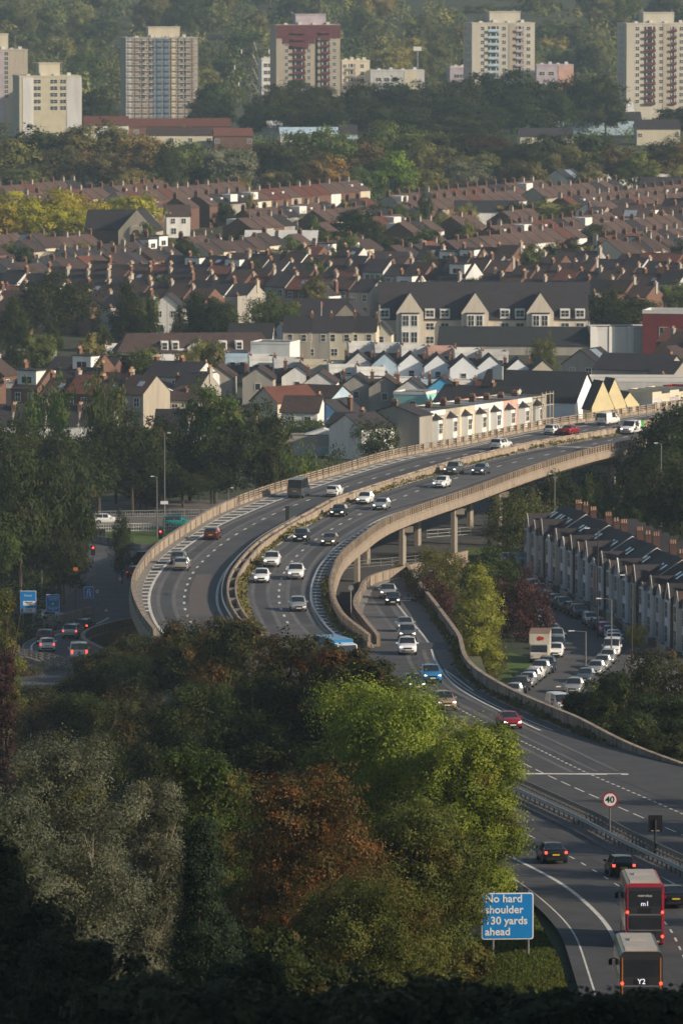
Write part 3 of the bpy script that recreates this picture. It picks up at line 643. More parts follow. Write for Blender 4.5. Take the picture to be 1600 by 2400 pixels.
# ------------------------------------------------------------------ tower blocks
def tower(label, x0, x1, ytop, D, rz, floors, cols, wall, plant=None, name='tower_block', d=17.0, bands=None, side=None, sideM=None, low=False, zb=None):
    ztop = CAMZ+WD(0, ytop, D).z-CAMZ; wt = (x1-x0)*D/F; w = (wt-d*abs(math.sin(rz)))/math.cos(rz)
    cx = ((x0+x1)/2-800)/F*D; zb = float(base_h(D)) if zb is None else zb; h = ztop-zb
    root = empty(name, (cx, D+d/2, zb), rz); tag(root, label, 'tower block' if not low else 'building')
    g = MB(); g.b2(-w/2, w/2, -d/2, d/2, -4, h); g.b2(-w/2-.1, w/2+.1, -d/2-.1, d/2+.1, h, h+0.5); bpart(g, 'wall', wall, root)
    if plant:
        a, b, yt, pm = plant; pw = (b-a)*D/F*0.95; pz = WD(0, yt, D).z-zb; pc = ((a+b)/2-(x0+x1)/2)*D/F
        g = MB(); g.b2(pc-pw/2, pc+pw/2, -4, 4, h+0.45, pz); g.b2(pc-pw/2-.2, pc+pw/2+.2, -4.2, 4.2, pz, pz+0.3); bpart(g, 'plant_room', pm, root)
    for q_ in range(4): g = MB(); xx = (q_-1.5)*w*0.22; g.b2(xx-0.6, xx+0.6, -d*0.3, -d*0.3+1.0, h+0.5, h+1.0+0.4*(q_ % 2)); bpart(g, 'roof_vent', 'palegrey', root)
    if not low:
        for xx in (-w*0.2, w*0.25): g = MB(); g.tube((xx, 1, h+0.5), (xx, 1, h+5.2), 0.07, n=4); g.tube((xx-.8, 1, h+4.6), (xx+.8, 1, h+4.6), 0.05, n=4); bpart(g, 'aerial', 'grey', root)
    fh = h/(floors+0.3); n = 0; rest = MB(); restg = MB()
    for (u, ww, kind, m) in cols:
        x = u*w/2
        if kind == 'strip':
            g = MB(); g.b2(x-ww/2, x+ww/2, -d/2-0.12, -d/2+0.1, -2, h-0.05); bpart(g, 'cladding_strip', m, root); continue
        for k in range(floors):
            z = h-fh*(k+0.65)
            if z < 8 and not low: continue
            if kind == 'bal':
                g = MB(); g.b2(x-ww/2, x+ww/2, -d/2-0.9, -d/2-0.8, z-fh*0.45, z-fh*0.08); g.b2(x-ww/2, x+ww/2, -d/2-0.8, -d/2, z-fh*0.5, z-fh*0.45); o = bpart(g, 'balcony', m, root)
                q = MB(); q.b2(x-ww/2+.1, x+ww/2-.1, -d/2-0.04, -d/2+0.05, z-fh*0.45, z+fh*0.32); q.build('balcony_glazing', M['glass'], o); n += 1
                for j in (-0.25, 0.25): q = MB(); q.b2(x+ww*j-.12, x+ww*j+.12, -d/2-0.08, -d/2-0.04, z-fh*0.4, z+fh*0.32); q.build('balcony_frame', M['frame'], o)
            elif kind == 'win':
                if n < 96: add_window(root, x, -d/2-0.02, z, ww, 1.25); n += 1
    if side:
        for k in range(floors):
            z = h-fh*(k+0.65)
            if z < 8: continue
            for u in side: add_window(root, -w/2-0.02, u*d/2, z, 1.5, 1.3, -math.pi/2)
    if bands:
        for k in range(floors):
            z = h-fh*(k+1.0)
            g = MB(); g.b2(-w/2-0.03, w/2+0.03, -d/2-0.06, -d/2+.1, z-0.12, z+0.12); bpart(g, 'floor_band', bands, root)
    return root, w, d, h, fh
T = tower
T('cream tower block cut by the left edge of the picture with lilac window strip', -40, 66, 118, 2400, R(8), 15, [(-0.55, 4, 'strip', 'lilac'), (-0.62, 1.4, 'win', 0), (-0.45, 1.4, 'win', 0), (-0.1, 1.4, 'win', 0)], 'stone', (-40, 17, 80, 'cream'))
T('yellow and pale grey tower block rising behind trees on the left', 26, 190, 180, 2230, R(10), 9, [(-0.72, 3.5, 'strip', 'palegrey'), (0.78, 5.0, 'strip', 'palegrey'), (-0.42, 2.4, 'win', 0), (0.12, 2.4, 'win', 0), (0.42, 2.0, 'win', 0)], 'yellow', (85, 137, 149, 'cream'))
r3, w3, d3, h3, f3 = T('square tower block wrapped in scaffolding and blue netting', 280, 463, 90, 2380, R(8), 14, [(-0.02, 5.5, 'strip', 'netting'), (-0.55, 2.2, 'win', 0), (-0.28, 2.2, 'win', 0), (0.6, 2.2, 'win', 0), (0.32, 1.6, 'strip', 'cream'), (-0.93, 1.8, 'strip', 'palegrey')], 'grey', (342, 420, 64, 'cream'), bands='pink')
for k in range(11):
    g = MB(); x = -w3/2+w3*k/10; g.tube((x, -d3/2-1.2, -1), (x, -d3/2-1.2, h3+1.2), 0.12, n=4); g.build('scaffold_pole', M['grey'], r3)
for k in range(14):
    g = MB(); z = h3-f3*k; g.b2(-w3/2-.5, w3/2+.5, -d3/2-1.5, -d3/2-1.0, z-0.1, z+0.05); g.build('scaffold_deck', M['brick'], r3)
r4, w4, d4, h4, f4 = T('tower block with stepped maroon top and maroon balcony columns', 632, 797, 60, 2400, R(8), 14, [(-0.3, 4.6, 'bal', 'maroon'), (0.52, 3.4, 'bal', 'maroon'), (-0.68, 1.2, 'win', 0), (0.02, 1.2, 'win', 0), (0.82, 1.2, 'win', 0), (0.26, 0.8, 'strip', 'darkroof')], 'stone', (687, 762, 34, 'lilac'))
for (x0, x1, k0, k1) in ((-1.0, 1.0, -0.15, 1.8), (-0.8, 0.2, 1.8, 2.6), (-0.6, 0.0, 2.6, 3.4)):
    g = MB(); g.b2(x0*w4/2-0.01*k0, x1*w4/2+0.01*k0, -d4/2-0.14-0.01*k1, -d4/2, h4-k1*f4, h4-k0*f4); bpart(g, 'maroon_cladding', 'maroon', r4)
T('small cream block close beside the left flank of the maroon topped tower', 606, 640, 141, 2430, R(8), 8, [(-0.3, 1.2, 'win', 0), (0.4, 1.2, 'win', 0)], 'white', low=True, d=8)
T('cream block standing behind the right flank of the maroon topped tower', 792, 866, 143, 2420, R(8), 8, [(-0.3, 2.6, 'bal', 'grey'), (0.45, 1.2, 'win', 0), (-0.8, 1.2, 'win', 0)], 'cream', low=True, d=10)
T('cream tower block with pale blue balcony column, alone before the wood', 1087, 1252, 55, 2400, R(9), 14, [(-0.32, 4.0, 'bal', 'lightblue'), (0.52, 2.8, 'bal', 'lilac'), (-0.66, 1.3, 'win', 0), (0.02, 1.3, 'win', 0), (0.8, 1.3, 'win', 0), (0.28, 2.4, 'strip', 'stone')], 'towercream', (1140, 1217, 28, 'towercream'), side=(-0.3, 0.3))
T('cream tower block with maroon balconies at the right edge', 1448, 1625, 56, 2370, R(9), 15, [(-0.32, 4.0, 'bal', 'maroon'), (0.38, 2.2, 'bal', 'maroon'), (-0.68, 1.3, 'win', 0), (0.02, 1.3, 'win', 0), (0.62, 1.3, 'win', 0), (0.18, 2.4, 'strip', 'stone')], 'towercream', (1500, 1577, 30, 'towercream'), side=(-0.3, 0.3))
T('long low pale block behind the dark trees, centre', 862, 994, 166, 2500, R(5), 3, [(-0.7, 2, 'win', 0), (-0.4, 2, 'win', 0), (-0.1, 2, 'win', 0), (0.5, 5, 'strip', 'cream')], 'palegrey', low=True, d=10)
T('low grey block just left of the blue balconied tower', 1048, 1092, 160, 2460, R(5), 4, [(-0.2, 2, 'win', 0), (0.5, 2, 'win', 0)], 'lilac', low=True, d=10)
T('long low lilac block just right of the blue balconied tower', 1250, 1342, 153, 2460, R(5), 4, [(-0.7, 2, 'win', 0), (-0.2, 2, 'win', 0), (0.6, 5.5, 'strip', 'pink')], 'lilac', low=True, d=10)
# pylon, mast, church tower
def lattice(px, py, D, h, label):
    p = WD(px, py, D); z0 = p.z-h; root = empty('electricity_pylon', (p.x, D, z0)); tag(root, label, 'pylon')
    g = MB()
    for s in (-1, 1):
        for t in (-1, 1): g.tube((s*3.2, t*3.2, 0), (s*0.5, t*0.5, h), 0.16, n=4)
    for k in range(9):
        z = h*k/9; z2 = h*(k+1)/9; r = 3.2-2.7*k/9; r2 = 3.2-2.7*(k+1)/9; g.tube((-r, -r, z), (r2, -r2, z2), 0.09, n=4); g.tube((r, -r, z), (-r2, -r2, z2), 0.09, n=4)
    g.build('mast', M['rail_metal'], root)
    for z, l in ((h*0.93, 5), (h*0.8, 7.5), (h*0.66, 6)):
        g = MB(); g.tube((-l, 0, z), (l, 0, z+0.1), 0.18, n=4); g.tube((-l, 0, z), (0, 0, z+2), 0.1, n=4); g.tube((l, 0, z), (0, 0, z+2), 0.1, n=4); g.build('cross_arm', M['rail_metal'], root)
        for s in (-1, 1): g = MB(); g.tube((s*l, 0, z), (s*l, 0, z-1.6), 0.22, n=5); g.build('insulator', M['frame'], root)
lattice(598, 95, 2500, 44, 'lattice electricity pylon between scaffolded tower and maroon topped tower')
p = WD(978, 118, 2520); g = MB(); g.tube((0, 0, 0), (0, 0, p.z-18), 0.25, n=6); root = empty('floodlight_mast', (p.x, 2520, 18)); tag(root, 'floodlight mast glinting beside the far low blocks', 'mast'); g.build('pole', M['metal'], root)
g = MB(); g.b2(-1.5, 1.5, -.3, .3, p.z-18, p.z-16.5); g.build('lamp_head', M['frame'], root)
pc = top(1398, 148, 20); building('church_tower', 'stubby stone church tower among far trees near right tower block', 'church', pc, R(10), 7, 7, 17, 3.5, 'stone', 'slate', hip=3.2)

# ------------------------------------------------------------------ the named buildings of the middle distance
def win_row(s, n, z, w, h, lo=-0.85, hi=0.85): return [(s, lo+(hi-lo)*(i/(n-1) if n > 1 else 0.5), z, w, h) for i in range(n)]
# long red roofed buildings in front of the towers
for i, (x0, x1, yt, h, wl, rf, lb) in enumerate([
    (196, 300, 272, 8, 'white', 'redtile', 'white gabled house with red roof below the scaffolded tower'),
    (300, 540, 277, 7, 'brick', 'redtile', 'long red roofed terrace below the scaffolded tower'),
    (345, 500, 300, 6, 'cream', 'tile', 'dark roofed hall with small skylights among red brick buildings'),
    (500, 590, 300, 6.5, 'brick', 'redtile', 'red brick building with a row of small gables'),
    (560, 660, 283, 6, 'white', 'palegrey', 'pale low warehouse with curved light roof'),
    (655, 810, 298, 6, 'palegrey', 'lightblue', 'long pale blue roofed shed left of the dark trees'),
    (1215, 1340, 300, 7, 'cream', 'slate', 'cream house with dark roof among far trees'),
    (1355, 1482, 240, 9, 'white', 'palegrey', 'white modern house with large dark windows on the rise at right'),
    (1290, 1500, 262, 7.5, 'lightblue', 'slate', 'long dark roofed building below the white modern house'),
    (1488, 1590, 280, 8, 'cream', 'slate', 'cream block with flat wall right of a square chimney'),
    (1345, 1450, 330, 6, 'grey', 'slate', 'grey gabled house among trees at right'),
    (1400, 1600, 385, 6.5, 'white', 'slate', 'long dark roof with white gable ends right of the skylit white house'),
    (1500, 1640, 415, 7, 'stone', 'slate', 'stone gabled house at the right edge above the terraces'),
    (795, 835, 292, 8, 'lightblue', 'slate', 'small pale blue flats left of the dark trees')]):
    a = top(x0, yt, h); b = top(x1, yt, h); w = (b-a).length; c = (a+b)/2
    n = max(2, int(w/5)); building('building', lb, 'building', (c.x, c.y, c.z), R(4), w, 9, h*0.66, h*0.34, wl, rf, wins=win_row(0, n, h*0.4, 1.3, 1.2))
    keep(c, w*0.5)
p = top(1322, 398, 8.5)
b = building('skylit_house', 'white gabled house with a large glazed roof above the terraces', 'house', p, R(-30), 9, 10, 5.5, 3.2, 'white', 'darkroof', along='y', wins=[(0, 0.3, 3, 1, 1)])
g = MB(); g.box((0, 0, 0), (4, 3.2, 0.1)); o = g.build('roof_light', M['skylight'], b); o.location = (2.2, 0.5, 7.4); o.rotation_euler = (0, R(35), 0); keep(p, 10)

# S1 gabled stone flats
root = empty('gabled_flats', (0, 0, 0), 0); pa = top(960, 684, 11.2); pb = top(1265, 684, 11.2)
ang = math.atan2(pb.y-pa.y, pb.x-pa.x); mid = (pa+pb)/2; root.location = (mid.x, mid.y, 0); root.rotation_euler = (0, 0, ang)
tag(root, 'long stone flats with three tall pointed gables and dark slate roofs', 'flats'); L_ = (pb-pa).length; sp = L_/2
gable_mesh(L_+15, 10, 5.8, 4.6).build('wall', M['palestone'], root).location = (2, 5.2, 0)
roof_mesh(L_+15, 10, 5.8, 4.6, over=0.3).build('roof', M['slate'], root).location = (2, 5.2, 0)
for i in (-1, 0, 1):
    g = gable_mesh(7, 5.4, 7.2, 3.9); o = g.build('gable_bay', M['palestone'], root); o.rotation_euler = (0, 0, math.pi/2); o.location = (i*sp, 1.4, 0)
    g = roof_mesh(7, 5.4, 7.2, 3.9, over=-0.15, t=0.1); o = g.build('gable_roof', M['slate'], root); o.rotation_euler = (0, 0, math.pi/2); o.location = (i*sp, 1.6, 0)
    g = MB(); g.b2(-1.7, 1.7, -2.6, -2.0, 0.5, 7.0); o = g.build('bay_window', M['white'], root); o.location = (i*sp, 0, 0)
    g = MB(); g.b2(-1.9, 1.9, -2.75, -2.0, 7.0, 7.2); o = g.build('bay_roof', M['darkroof'], root); o.location = (i*sp, 0, 0)
    for z in (5.6, 2.3):
        for x in (-0.85, 0.85): add_window(root, i*sp+x, -2.62, z, 1.15, 2.0)
for i in range(14):
    x = -L_/2-5+i*(L_+13)/13
    if min(abs(x-k*sp) for k in (-1, 0, 1)) > 3.6:
        add_window(root, x, 0.18, 4.3, 1.5, 1.3); add_window(root, x, 0.18, 1.6, 1.5, 1.3)
        g = MB(); g.b2(-1.0, 1.0, 0.1, 3.0, 5.9, 7.8); o = g.build('dormer', M['frame'], root); o.location = (x, 0, 0); add_window(root, x, 0.08, 6.9, 1.5, 1.2)
keep(mid, 26); keep(pa, 14); keep(pb, 14)
p = top(822, 705, 8.6); building('gabled_flats', 'stone flats with single small gable left of the three tall gables', 'flats', p, R(-8), 6, 9, 5.4, 3.2, 'stone', 'slate', along='y', wins=[(0, 0, 4.2, 1.6, 1.4)]); keep(p, 9)
p = top(740, 700, 7); building('flats_wing', 'low white wing with slate roof behind the cream terrace', 'flats', p, R(-4), 16, 8, 3.6, 3.4, 'white', 'slate'); keep(p, 9)
p = top(1135, 662, 9); building('long_roof', 'long dark ridge seen just above the gabled flats', 'building', (p.x, p.y, p.z), R(-3), 44, 9, 5, 4, 'grey', 'slate'); keep(p, 14)
# S2 dark warehouse and the slab wall
a = top(1035, 770, 5.2); b = top(1385, 766, 5.2); c = (a+b)/2
building('warehouse', 'long low dark roofed shed in front of the gabled flats', 'warehouse', (c.x, c.y+3, 0), R(-4), (b-a).length, 12, 2.0, 3.2, 'grey', 'darkroof'); keep(c, 17); keep(a, 8)
a = top(1390, 768, 5.5); b = top(1550, 764, 5.5); c = (a+b)/2
b2_ = building('walled_yard_building', 'pale concrete walled building with white pilasters right of the dark shed', 'warehouse', (c.x, c.y+3, 0), R(8), (b-a).length, 8, 5.3, 0, 'palegrey', par=0.3, parm='palegrey')
for i in range(5): g = MB(); x = -(b-a).length/2+(b-a).length*i/4; g.b2(x-0.6, x+0.6, -4.2, -3.9, 0, 5.7); bpart(g, 'pilaster', 'frame', b2_)
keep(c, 9)
p = top(1585, 725, 9); building('red_building', 'dark red block with white window at the right edge', 'building', (p.x, p.y, 0), R(-12), 12, 9, 8.6, 0, 'darkred', par=0.5, wins=[(0, -0.3, 4.5, 1.6, 2.4)], flatroof='slate'); keep(p, 9)
# S3 cream houses
for i, (x, wl, lb) in enumerate([(700, 'stone', 'beige gabled house at the left end of the cream terrace'), (745, 'grey', 'grey fronted house in the cream terrace'), (800, 'cream', 'cream house in the middle of the terrace below the gabled flats'), (852, 'cream', 'cream house at the right end of the terrace below the gabled flats')]):
    p = top(x, 742, 8.2); building('house', lb, 'house', (p.x, p.y+i*0.1, 0), R(-5), 5.4, 8, 5.6, 2.6, wl, 'slate', wins=[(0, -.5, 4.3, .9, 1.3), (0, .5, 4.3, .9, 1.3), (0, -.4, 1.5, 1.2, 1.3)], chims=[(2.6, 0, 8.0)]); keep(p, 6)
p = top(896, 752, 6.5); building('house', 'cream annex with lean-to stepping down beside the tall stone gable', 'house', p, R(-5), 4, 6, 4.2, 2.3, 'cream', 'slate', along='y', wins=[(0, 0, 3, .9, 1.2)]); keep(p, 5)
p = top(672, 752, 6.8); building('house', 'narrow white gable facing forward left of the beige house', 'house', p, R(-20), 3.2, 8, 4.4, 2.2, 'white', 'slate', along='y'); keep(p, 4)
p = top(590, 758, 7); building('house', 'slate roofed house with white side wall left of the narrow white gable', 'house', (p.x, p.y, 0), R(-5), 8.5, 8, 4.4, 2.6, 'white', 'slate'); keep(p, 6)
# S5 long brown roofed building
a = top(270, 776, 8.3); b = top(640, 782, 7.6); c = (a+b)/2; ll = (b-a).length
rt = building('long_house', 'long building with brown roof, white parapets and small dormers', 'building', (c.x, c.y, 0), math.atan2(b.y-a.y, b.x-a.x), ll, 9, 4.6, 3.2, 'white', 'tile', hip=2.5, wins=win_row(0, 6, 2.6, 1.2, 1.3))
for x in (-6, -4, 5, 8): 
    g = MB(); g.b2(x-0.7, x+0.7, -4.2, -1.5, 4.6, 6.6); bpart(g, 'dormer', 'frame', rt); add_window(rt, x, -4.23, 5.7, 0.9, 1.2)
g = gable_mesh(5, 4.6, 5.4, 1.6); o = bpart(g, 'white_gable', 'white', rt); o.rotation_euler = (0, 0, math.pi/2); o.location = (0.5, -2.4, 0); add_window(rt, 0.5, -4.95, 4.6, 1.1, 1.2, 0, M['blue'])
keep(c, 14); keep(a, 6); keep(b, 6)
p = top(645, 800, 7.0); building('house', 'white rendered building with stepped top right of the long brown roof', 'house', p, R(-15), 7.5, 7, 6.9, 0, 'white', par=0.25); keep(p, 6)
# S6 the long white parapet fronts (two streets of flat-fronted shops)
def front_row(pts, h, mats, lb, grp, dep=7, par=0.5):
    k = 0
    for (x0, y0), (x1, y1) in zip(pts[:-1], pts[1:]):
        a, b = top(x0, y0, h), top(x1, y1, h); n = max(1, round(abs(b.x-a.x)/5.2)); an = R(3)
        for i in range(n):
            c = a.lerp(b, (i+0.5)/n); w = abs(b.x-a.x)/n; m = mats[k % len(mats)]
            o = building('shop', lb, 'shop', (c.x, c.y+dep/2, 0), an, w-0.03, dep, h-par, 0, m, par=par, wins=[(0, -.4, h-2.2, .9, 1.2), (0, .4, h-2.2, .9, 1.2)], group=grp, parm=m)
            add_chimney(o, -w/2+0.3, 0.5, h-par, 1.3, pots=3); keep(c, 4); k += 1
            g = MB(); hl = h*0.55+(k % 3)*0.25; g.add([(-w/2+.05, -dep/2-4.5, 0), (w/2-.05, -dep/2-4.5, 0), (w/2-.05, -dep/2-.1, 0), (-w/2+.05, -dep/2-.1, 0), (-w/2+.05, -dep/2-4.5, hl-1.2), (w/2-.05, -dep/2-4.5, hl-1.2), (w/2-.05, -dep/2-.1, hl), (-w/2+.05, -dep/2-.1, hl)], [(0, 1, 5, 4), (1, 2, 6, 5), (2, 3, 7, 6), (3, 0, 4, 7)]); bpart(g, 'lean_to', 'grey', o)
            g = MB(); g.prism([(-dep/2-4.7, hl-1.15), (-dep/2-.06, hl+.02), (-dep/2-.06, hl+.16), (-dep/2-4.7, hl-1.0)], 'x', -w/2, w/2); bpart(g, 'lean_to_roof', ('slate', 'tile', 'slate', 'darkroof')[k % 4], o)
front_row([(245, 808), (470, 818), (640, 838), (900, 862)], 5.2, ['white', 'palegrey', 'cream', 'white', 'white', 'lightblue'], 'pale flat fronted shop in the long white row below the brown roofed building', 'pale parapet fronts left of centre')
front_row([(20, 822), (130, 822)], 5.2, ['grey', 'palegrey'], 'grey flat fronted shop with parapet at the left end of the pale rows', 'grey parapet fronts at left')
front_row([(815, 802), (1000, 812), (1190, 826)], 5.0, ['white', 'palegrey', 'white', 'pink', 'white', 'palegrey'], 'pale flat fronted shop in the row behind the white gables', 'pale parapet fronts behind the gables')
# S7 the eight gables
gx = [(832, 826), (893, 829), (955, 829), (1017, 832), (1077, 836), (1140, 834), (1206, 841), (1263, 845)]
gl = ['pale grey gable at the left end of the row of pointed gables', 'blue gable, second in the row of pointed gables', 'white gable next right of the blue one', 'white gable, fourth from the left in the pointed row', 'white gable, fifth from the left in the pointed row', 'white gable, sixth from the left in the pointed row', 'white gable, second from the right in the pointed row', 'cream gable at the right end of the row of pointed gables']
for i, ((x, y), lb) in enumerate(zip(gx, gl)):
    p = top(x, y, 7.2); m = ['palegrey', 'lightblue', 'coolwhite', 'coolwhite', 'coolwhite', 'coolwhite', 'coolwhite', 'cream'][i]
    building('gabled_house', lb, 'house', (p.x+0.6, p.y+4.7, 0), R(1), 4.85, 9.5, 5.1, 2.1, m, 'slate', along='y', wins=[(0, 0, 3.6, .9, 1.2)], chims=[(-2.2, 1, 6.3)], over=0.1); keep(p, 6)
front_row([(800, 880), (1110, 892), (1230, 896)], 3.4, ['white', 'palegrey', 'white', 'lightblue', 'white', 'redtile'], 'low pale lean-to fronts below the pointed gables', 'low fronts below the gables', dep=5, par=0.25)
for i, (x, y, m, lb) in enumerate([(600, 862, 'grey', 'grey gable left of the pale blue gable row'), (692, 858, 'white', 'white gable above the pale blue terrace'), (745, 872, 'white', 'white gable next to the orange roofed shed'), (830, 880, 'grey', 'grey gable at the left of the lower gable row'),
        (897, 884, 'grey', 'darker grey gable second in the lower gable row'), (957, 890, 'palegrey', 'pale grey gable left of the bright blue gable'), (1032, 886, 'brightblue', 'bright blue gable with a white rooflight'), (440, 852, 'grey', 'grey gable behind the bushes near the pale shops'), (505, 858, 'stone', 'stone gable left of the grey one')]):
    p = top(x, y, 6.6); o = building('gabled_house', lb, 'house', (p.x+0.6, p.y+4.4, 0), R(-4), 5.4, 9, 4.7, 1.9, m, 'slate' if i % 2 else 'tile', along='y', wins=[(0, 0, 3.3, .9, 1.1)], chims=[(-2.5, 1.5, 6.0)]); keep(p, 6)
    if i == 6: g = MB(); g.box((0, 0, 0), (1.6, 3.6, 0.1)); q = g.build('roof_light', M['skylight'], o); q.location = (1.6, -1, 5.95); q.rotation_euler = (0, R(35), 0)
p = top(748, 905, 6); building('house', 'pale blue rendered house in the middle of the roofs', 'house', p, GA, 9, 7, 4.4, 1.8, 'lightblue', 'tile', wins=[(0, -.3, 3.2, .9, 1.1), (0, .4, 3.2, .9, 1.1)]); keep(p, 7)
p = top(610, 858, 5); building('shed', 'shed with orange red roof between the white gables', 'shed', top(675, 880, 4.5), GA, 5, 5, 3.4, 1.2, 'white', 'redtile'); keep(p, 4)
p = top(972, 915, 6.2); building('turquoise_house', 'turquoise flat roofed block above the bay windowed terrace', 'house', p, R(-18), 5.6, 6, 5.9, 0, 'turq', par=0.3, wins=[(0, .2, 4, .9, 1.2)]); keep(p, 6)
p = top(1042, 920, 5.2); building('house', 'low white flat roofed block right of the turquoise one', 'house', p, R(-18), 5.4, 6, 4.9, 0, 'white', par=0.3, wins=[(0, 0, 3, .9, 1)]); keep(p, 6)
p = top(1130, 905, 7.5); building('house', 'slate roofed houses behind the bay windowed terrace', 'house', p, GA, 14, 8, 5, 2.5, 'palegrey', 'slate', chims=[(-5, 0, 7.2), (2, 0, 7.2)]); keep(p, 9)
# S11 terrace with bays (faces right towards the viaduct)
a = top(1008, 964, 7.0); b = top(1278, 926, 7.0); n = 8; rw = (b-a); an = math.atan2(rw.y, rw.x)
bm_ = ['stone', 'stone', 'cream', 'stone', 'white', 'pink', 'grey', 'stone']; bl = ['stone terrace house with dark bay next to the blank grey end wall', 'stone terrace house, second from the grey end wall', 'cream terrace house with tall bay, third from the grey end wall', 'stone terrace house, fourth from the grey end wall', 'white terrace house with white parapet, middle of the bay row', 'pink and white terrace house with a wide parapet', 'grey terrace house with dark roofed bay', 'terrace house behind bare scaffolding poles beside the white shed']
for i in range(n):
    c = a.lerp(b, (i+0.5)/n); w = rw.length/n; nrm = Vector((math.sin(an), -math.cos(an), 0)); m = bm_[i]
    o = building('bay_house', bl[i], 'house', (c.x-nrm.x*4, c.y-nrm.y*4, 0), an, w-0.04, 8, 6.4, 0, m, par=0.6, parm=m if i % 3 else 'white', flatroof='slate', wins=[(0, 0.55, 5.0, .8, 1.4), (0, 0.55, 1.6, .8, 1.9)])
    g = MB(); x = -w*0.18
    g.prism([(x-1.2, -4.0), (x-0.75, -4.95), (x+0.75, -4.95), (x+1.2, -4.0)], 'z', 0, 5.6); bpart(g, 'bay', 'frame' if i != 3 else 'white', o)
    g = MB(); g.add([(x-1.4, -4.0, 5.6), (x-0.85, -5.1, 5.6), (x+0.85, -5.1, 5.6), (x+1.4, -4.0, 5.6), (x, -4.0, 6.7)], [(0, 1, 4), (1, 2, 4), (2, 3, 4), (0, 3, 2, 1)]); bpart(g, 'bay_roof', 'slate', o)
    for z in (1.6, 4.2): add_window(o, x, -4.97, z, 1.1, 1.6)
    add_chimney(o, w/2-0.1, 1.5, 6.4, 1.6, pots=4); keep(c, 6)
    if i == 7:
        for xx in (-2, -0.5, 1, 2.2): g = MB(); g.tube((xx, -5.6, 0), (xx, -5.6, 7.8), 0.09, n=5); bpart(g, 'scaffold_pole', 'stone', o)
        for z in (3.4, 5.6, 7.4): g = MB(); g.tube((-2.3, -5.6, z), (2.4, -5.6, z), 0.09, n=5); bpart(g, 'scaffold_rail', 'stone', o)
p = a-rw.normalized()*2.6; nrm = Vector((math.sin(an), -math.cos(an), 0)); p = p-nrm*4
building('end_house', 'tall blank grey rendered end wall at the left of the bay windowed terrace', 'house', (p.x, p.y, 0), an, 4.6, 9, 6.6, 1.5, 'grey', 'slate', chims=[(-2, 0, 7.6)]); keep(p, 6)
p = top(958, 972, 5.8); building('house', 'small cream fronted house with lean roof just before the parapet', 'house', (p.x-1.5, p.y-3, 0), an, 4.5, 5, 4.4, 1.3, 'stone', 'tile', wins=[(0, -0.3, 2.6, .9, 2.4), (0, .5, 2.6, .5, 2.4)]); keep(p, 4)
p = top(850, 968, 7.0); building('white_side_house', 'white gable wall of a house half hidden by a dark ivy covered tree', 'house', (p.x, p.y, 0), R(-38), 6.5, 9, 4.9, 2.1, 'white', 'slate', along='y'); keep(p, 6)
# S12 the white shed with double cream gable
p = top(1385, 940, 6.0); c1 = W(1385, 990, 0.0); cc = top(1386, 940, 5.6)
o = building('shed', 'big dark roofed shed with long white side wall behind the viaduct', 'warehouse', (cc.x-8.7, cc.y+8.5, 0), R(-24), 17.5, 10, 5.4, 4.6, 'coolwhite', 'darkroof', wins=[(0, -0.55, 3.3, 1.2, 2.0)], over=0.3)
g = MB(); g.b2(-0.9, 0.9, -0.1, 0.1, 0, 2.2); q = g.build('hoarding', M['frame'], o); q.location = (-6.2, -2.2, 8.6); keep(cc, 16); keep(Vector((cc.x-10, cc.y+8, 0)), 12)
for i, (x, y, h, wd, lb) in enumerate([(1403, 894, 9.4, 3.9, 'left one of two steep cream gables at the end of the shed'), (1431, 888, 9.6, 3.9, 'right one of two steep cream gables at the end of the shed'), (1466, 920, 6.8, 3.4, 'small cream gable stepping down right of the two steep gables')]):
    q = top(x, y, h); building('cream_gable', lb, 'house', (q.x, q.y+2.0, 0), R(20), wd, 4.0, h-(4.2 if i < 2 else 2), (4.2 if i < 2 else 2), 'gablecream', 'darkroof', along='y', wins=[(0, 0, 3.6, .9, 1.7)], over=0.02); keep(q, 7)
sm = ['palegrey', 'cream', 'lilac', 'cream', 'palegrey', 'redpaint']
a = top(1482, 928, 5.8); b = top(1625, 912, 5.8)
for i in range(7):
    c = a.lerp(b, (i+0.5)/7); w = (b-a).length/7; an2 = math.atan2((b-a).y, (b-a).x)
    building('shop', ['pale grey shop next to the small cream gable', 'cream gabled shop beyond the small cream gable', 'lilac shop in the row beyond the cream gables', 'cream shop with dark window, fourth beyond the gables', 'yellowish shop with raised parapet near the right edge', 'pale shop next to the red one at the right edge', 'red fronted shop at the right edge above the parapet'][i], 'shop', (c.x, c.y+4, 0), an2, w-.04, 8, 5.4, 0, (sm+['redpaint'])[i] if i != 4 else 'cream', par=0.5 if i % 2 else 0.9, parm='cream' if i != 6 else 'redpaint', wins=[(0, 0, 1.6, 2.2, 1.6), (0, -.3, 4, 1, 1.2)], flatroof='slate'); keep(c, 6)
p = top(1560, 880, 7); building('flat_roofed_hall', 'long white topped flat hall behind the shops at right', 'building', (p.x+2, p.y+6, 0), R(-3), 30, 8, 6, 0, 'palegrey', par=0.5); keep(p, 14)
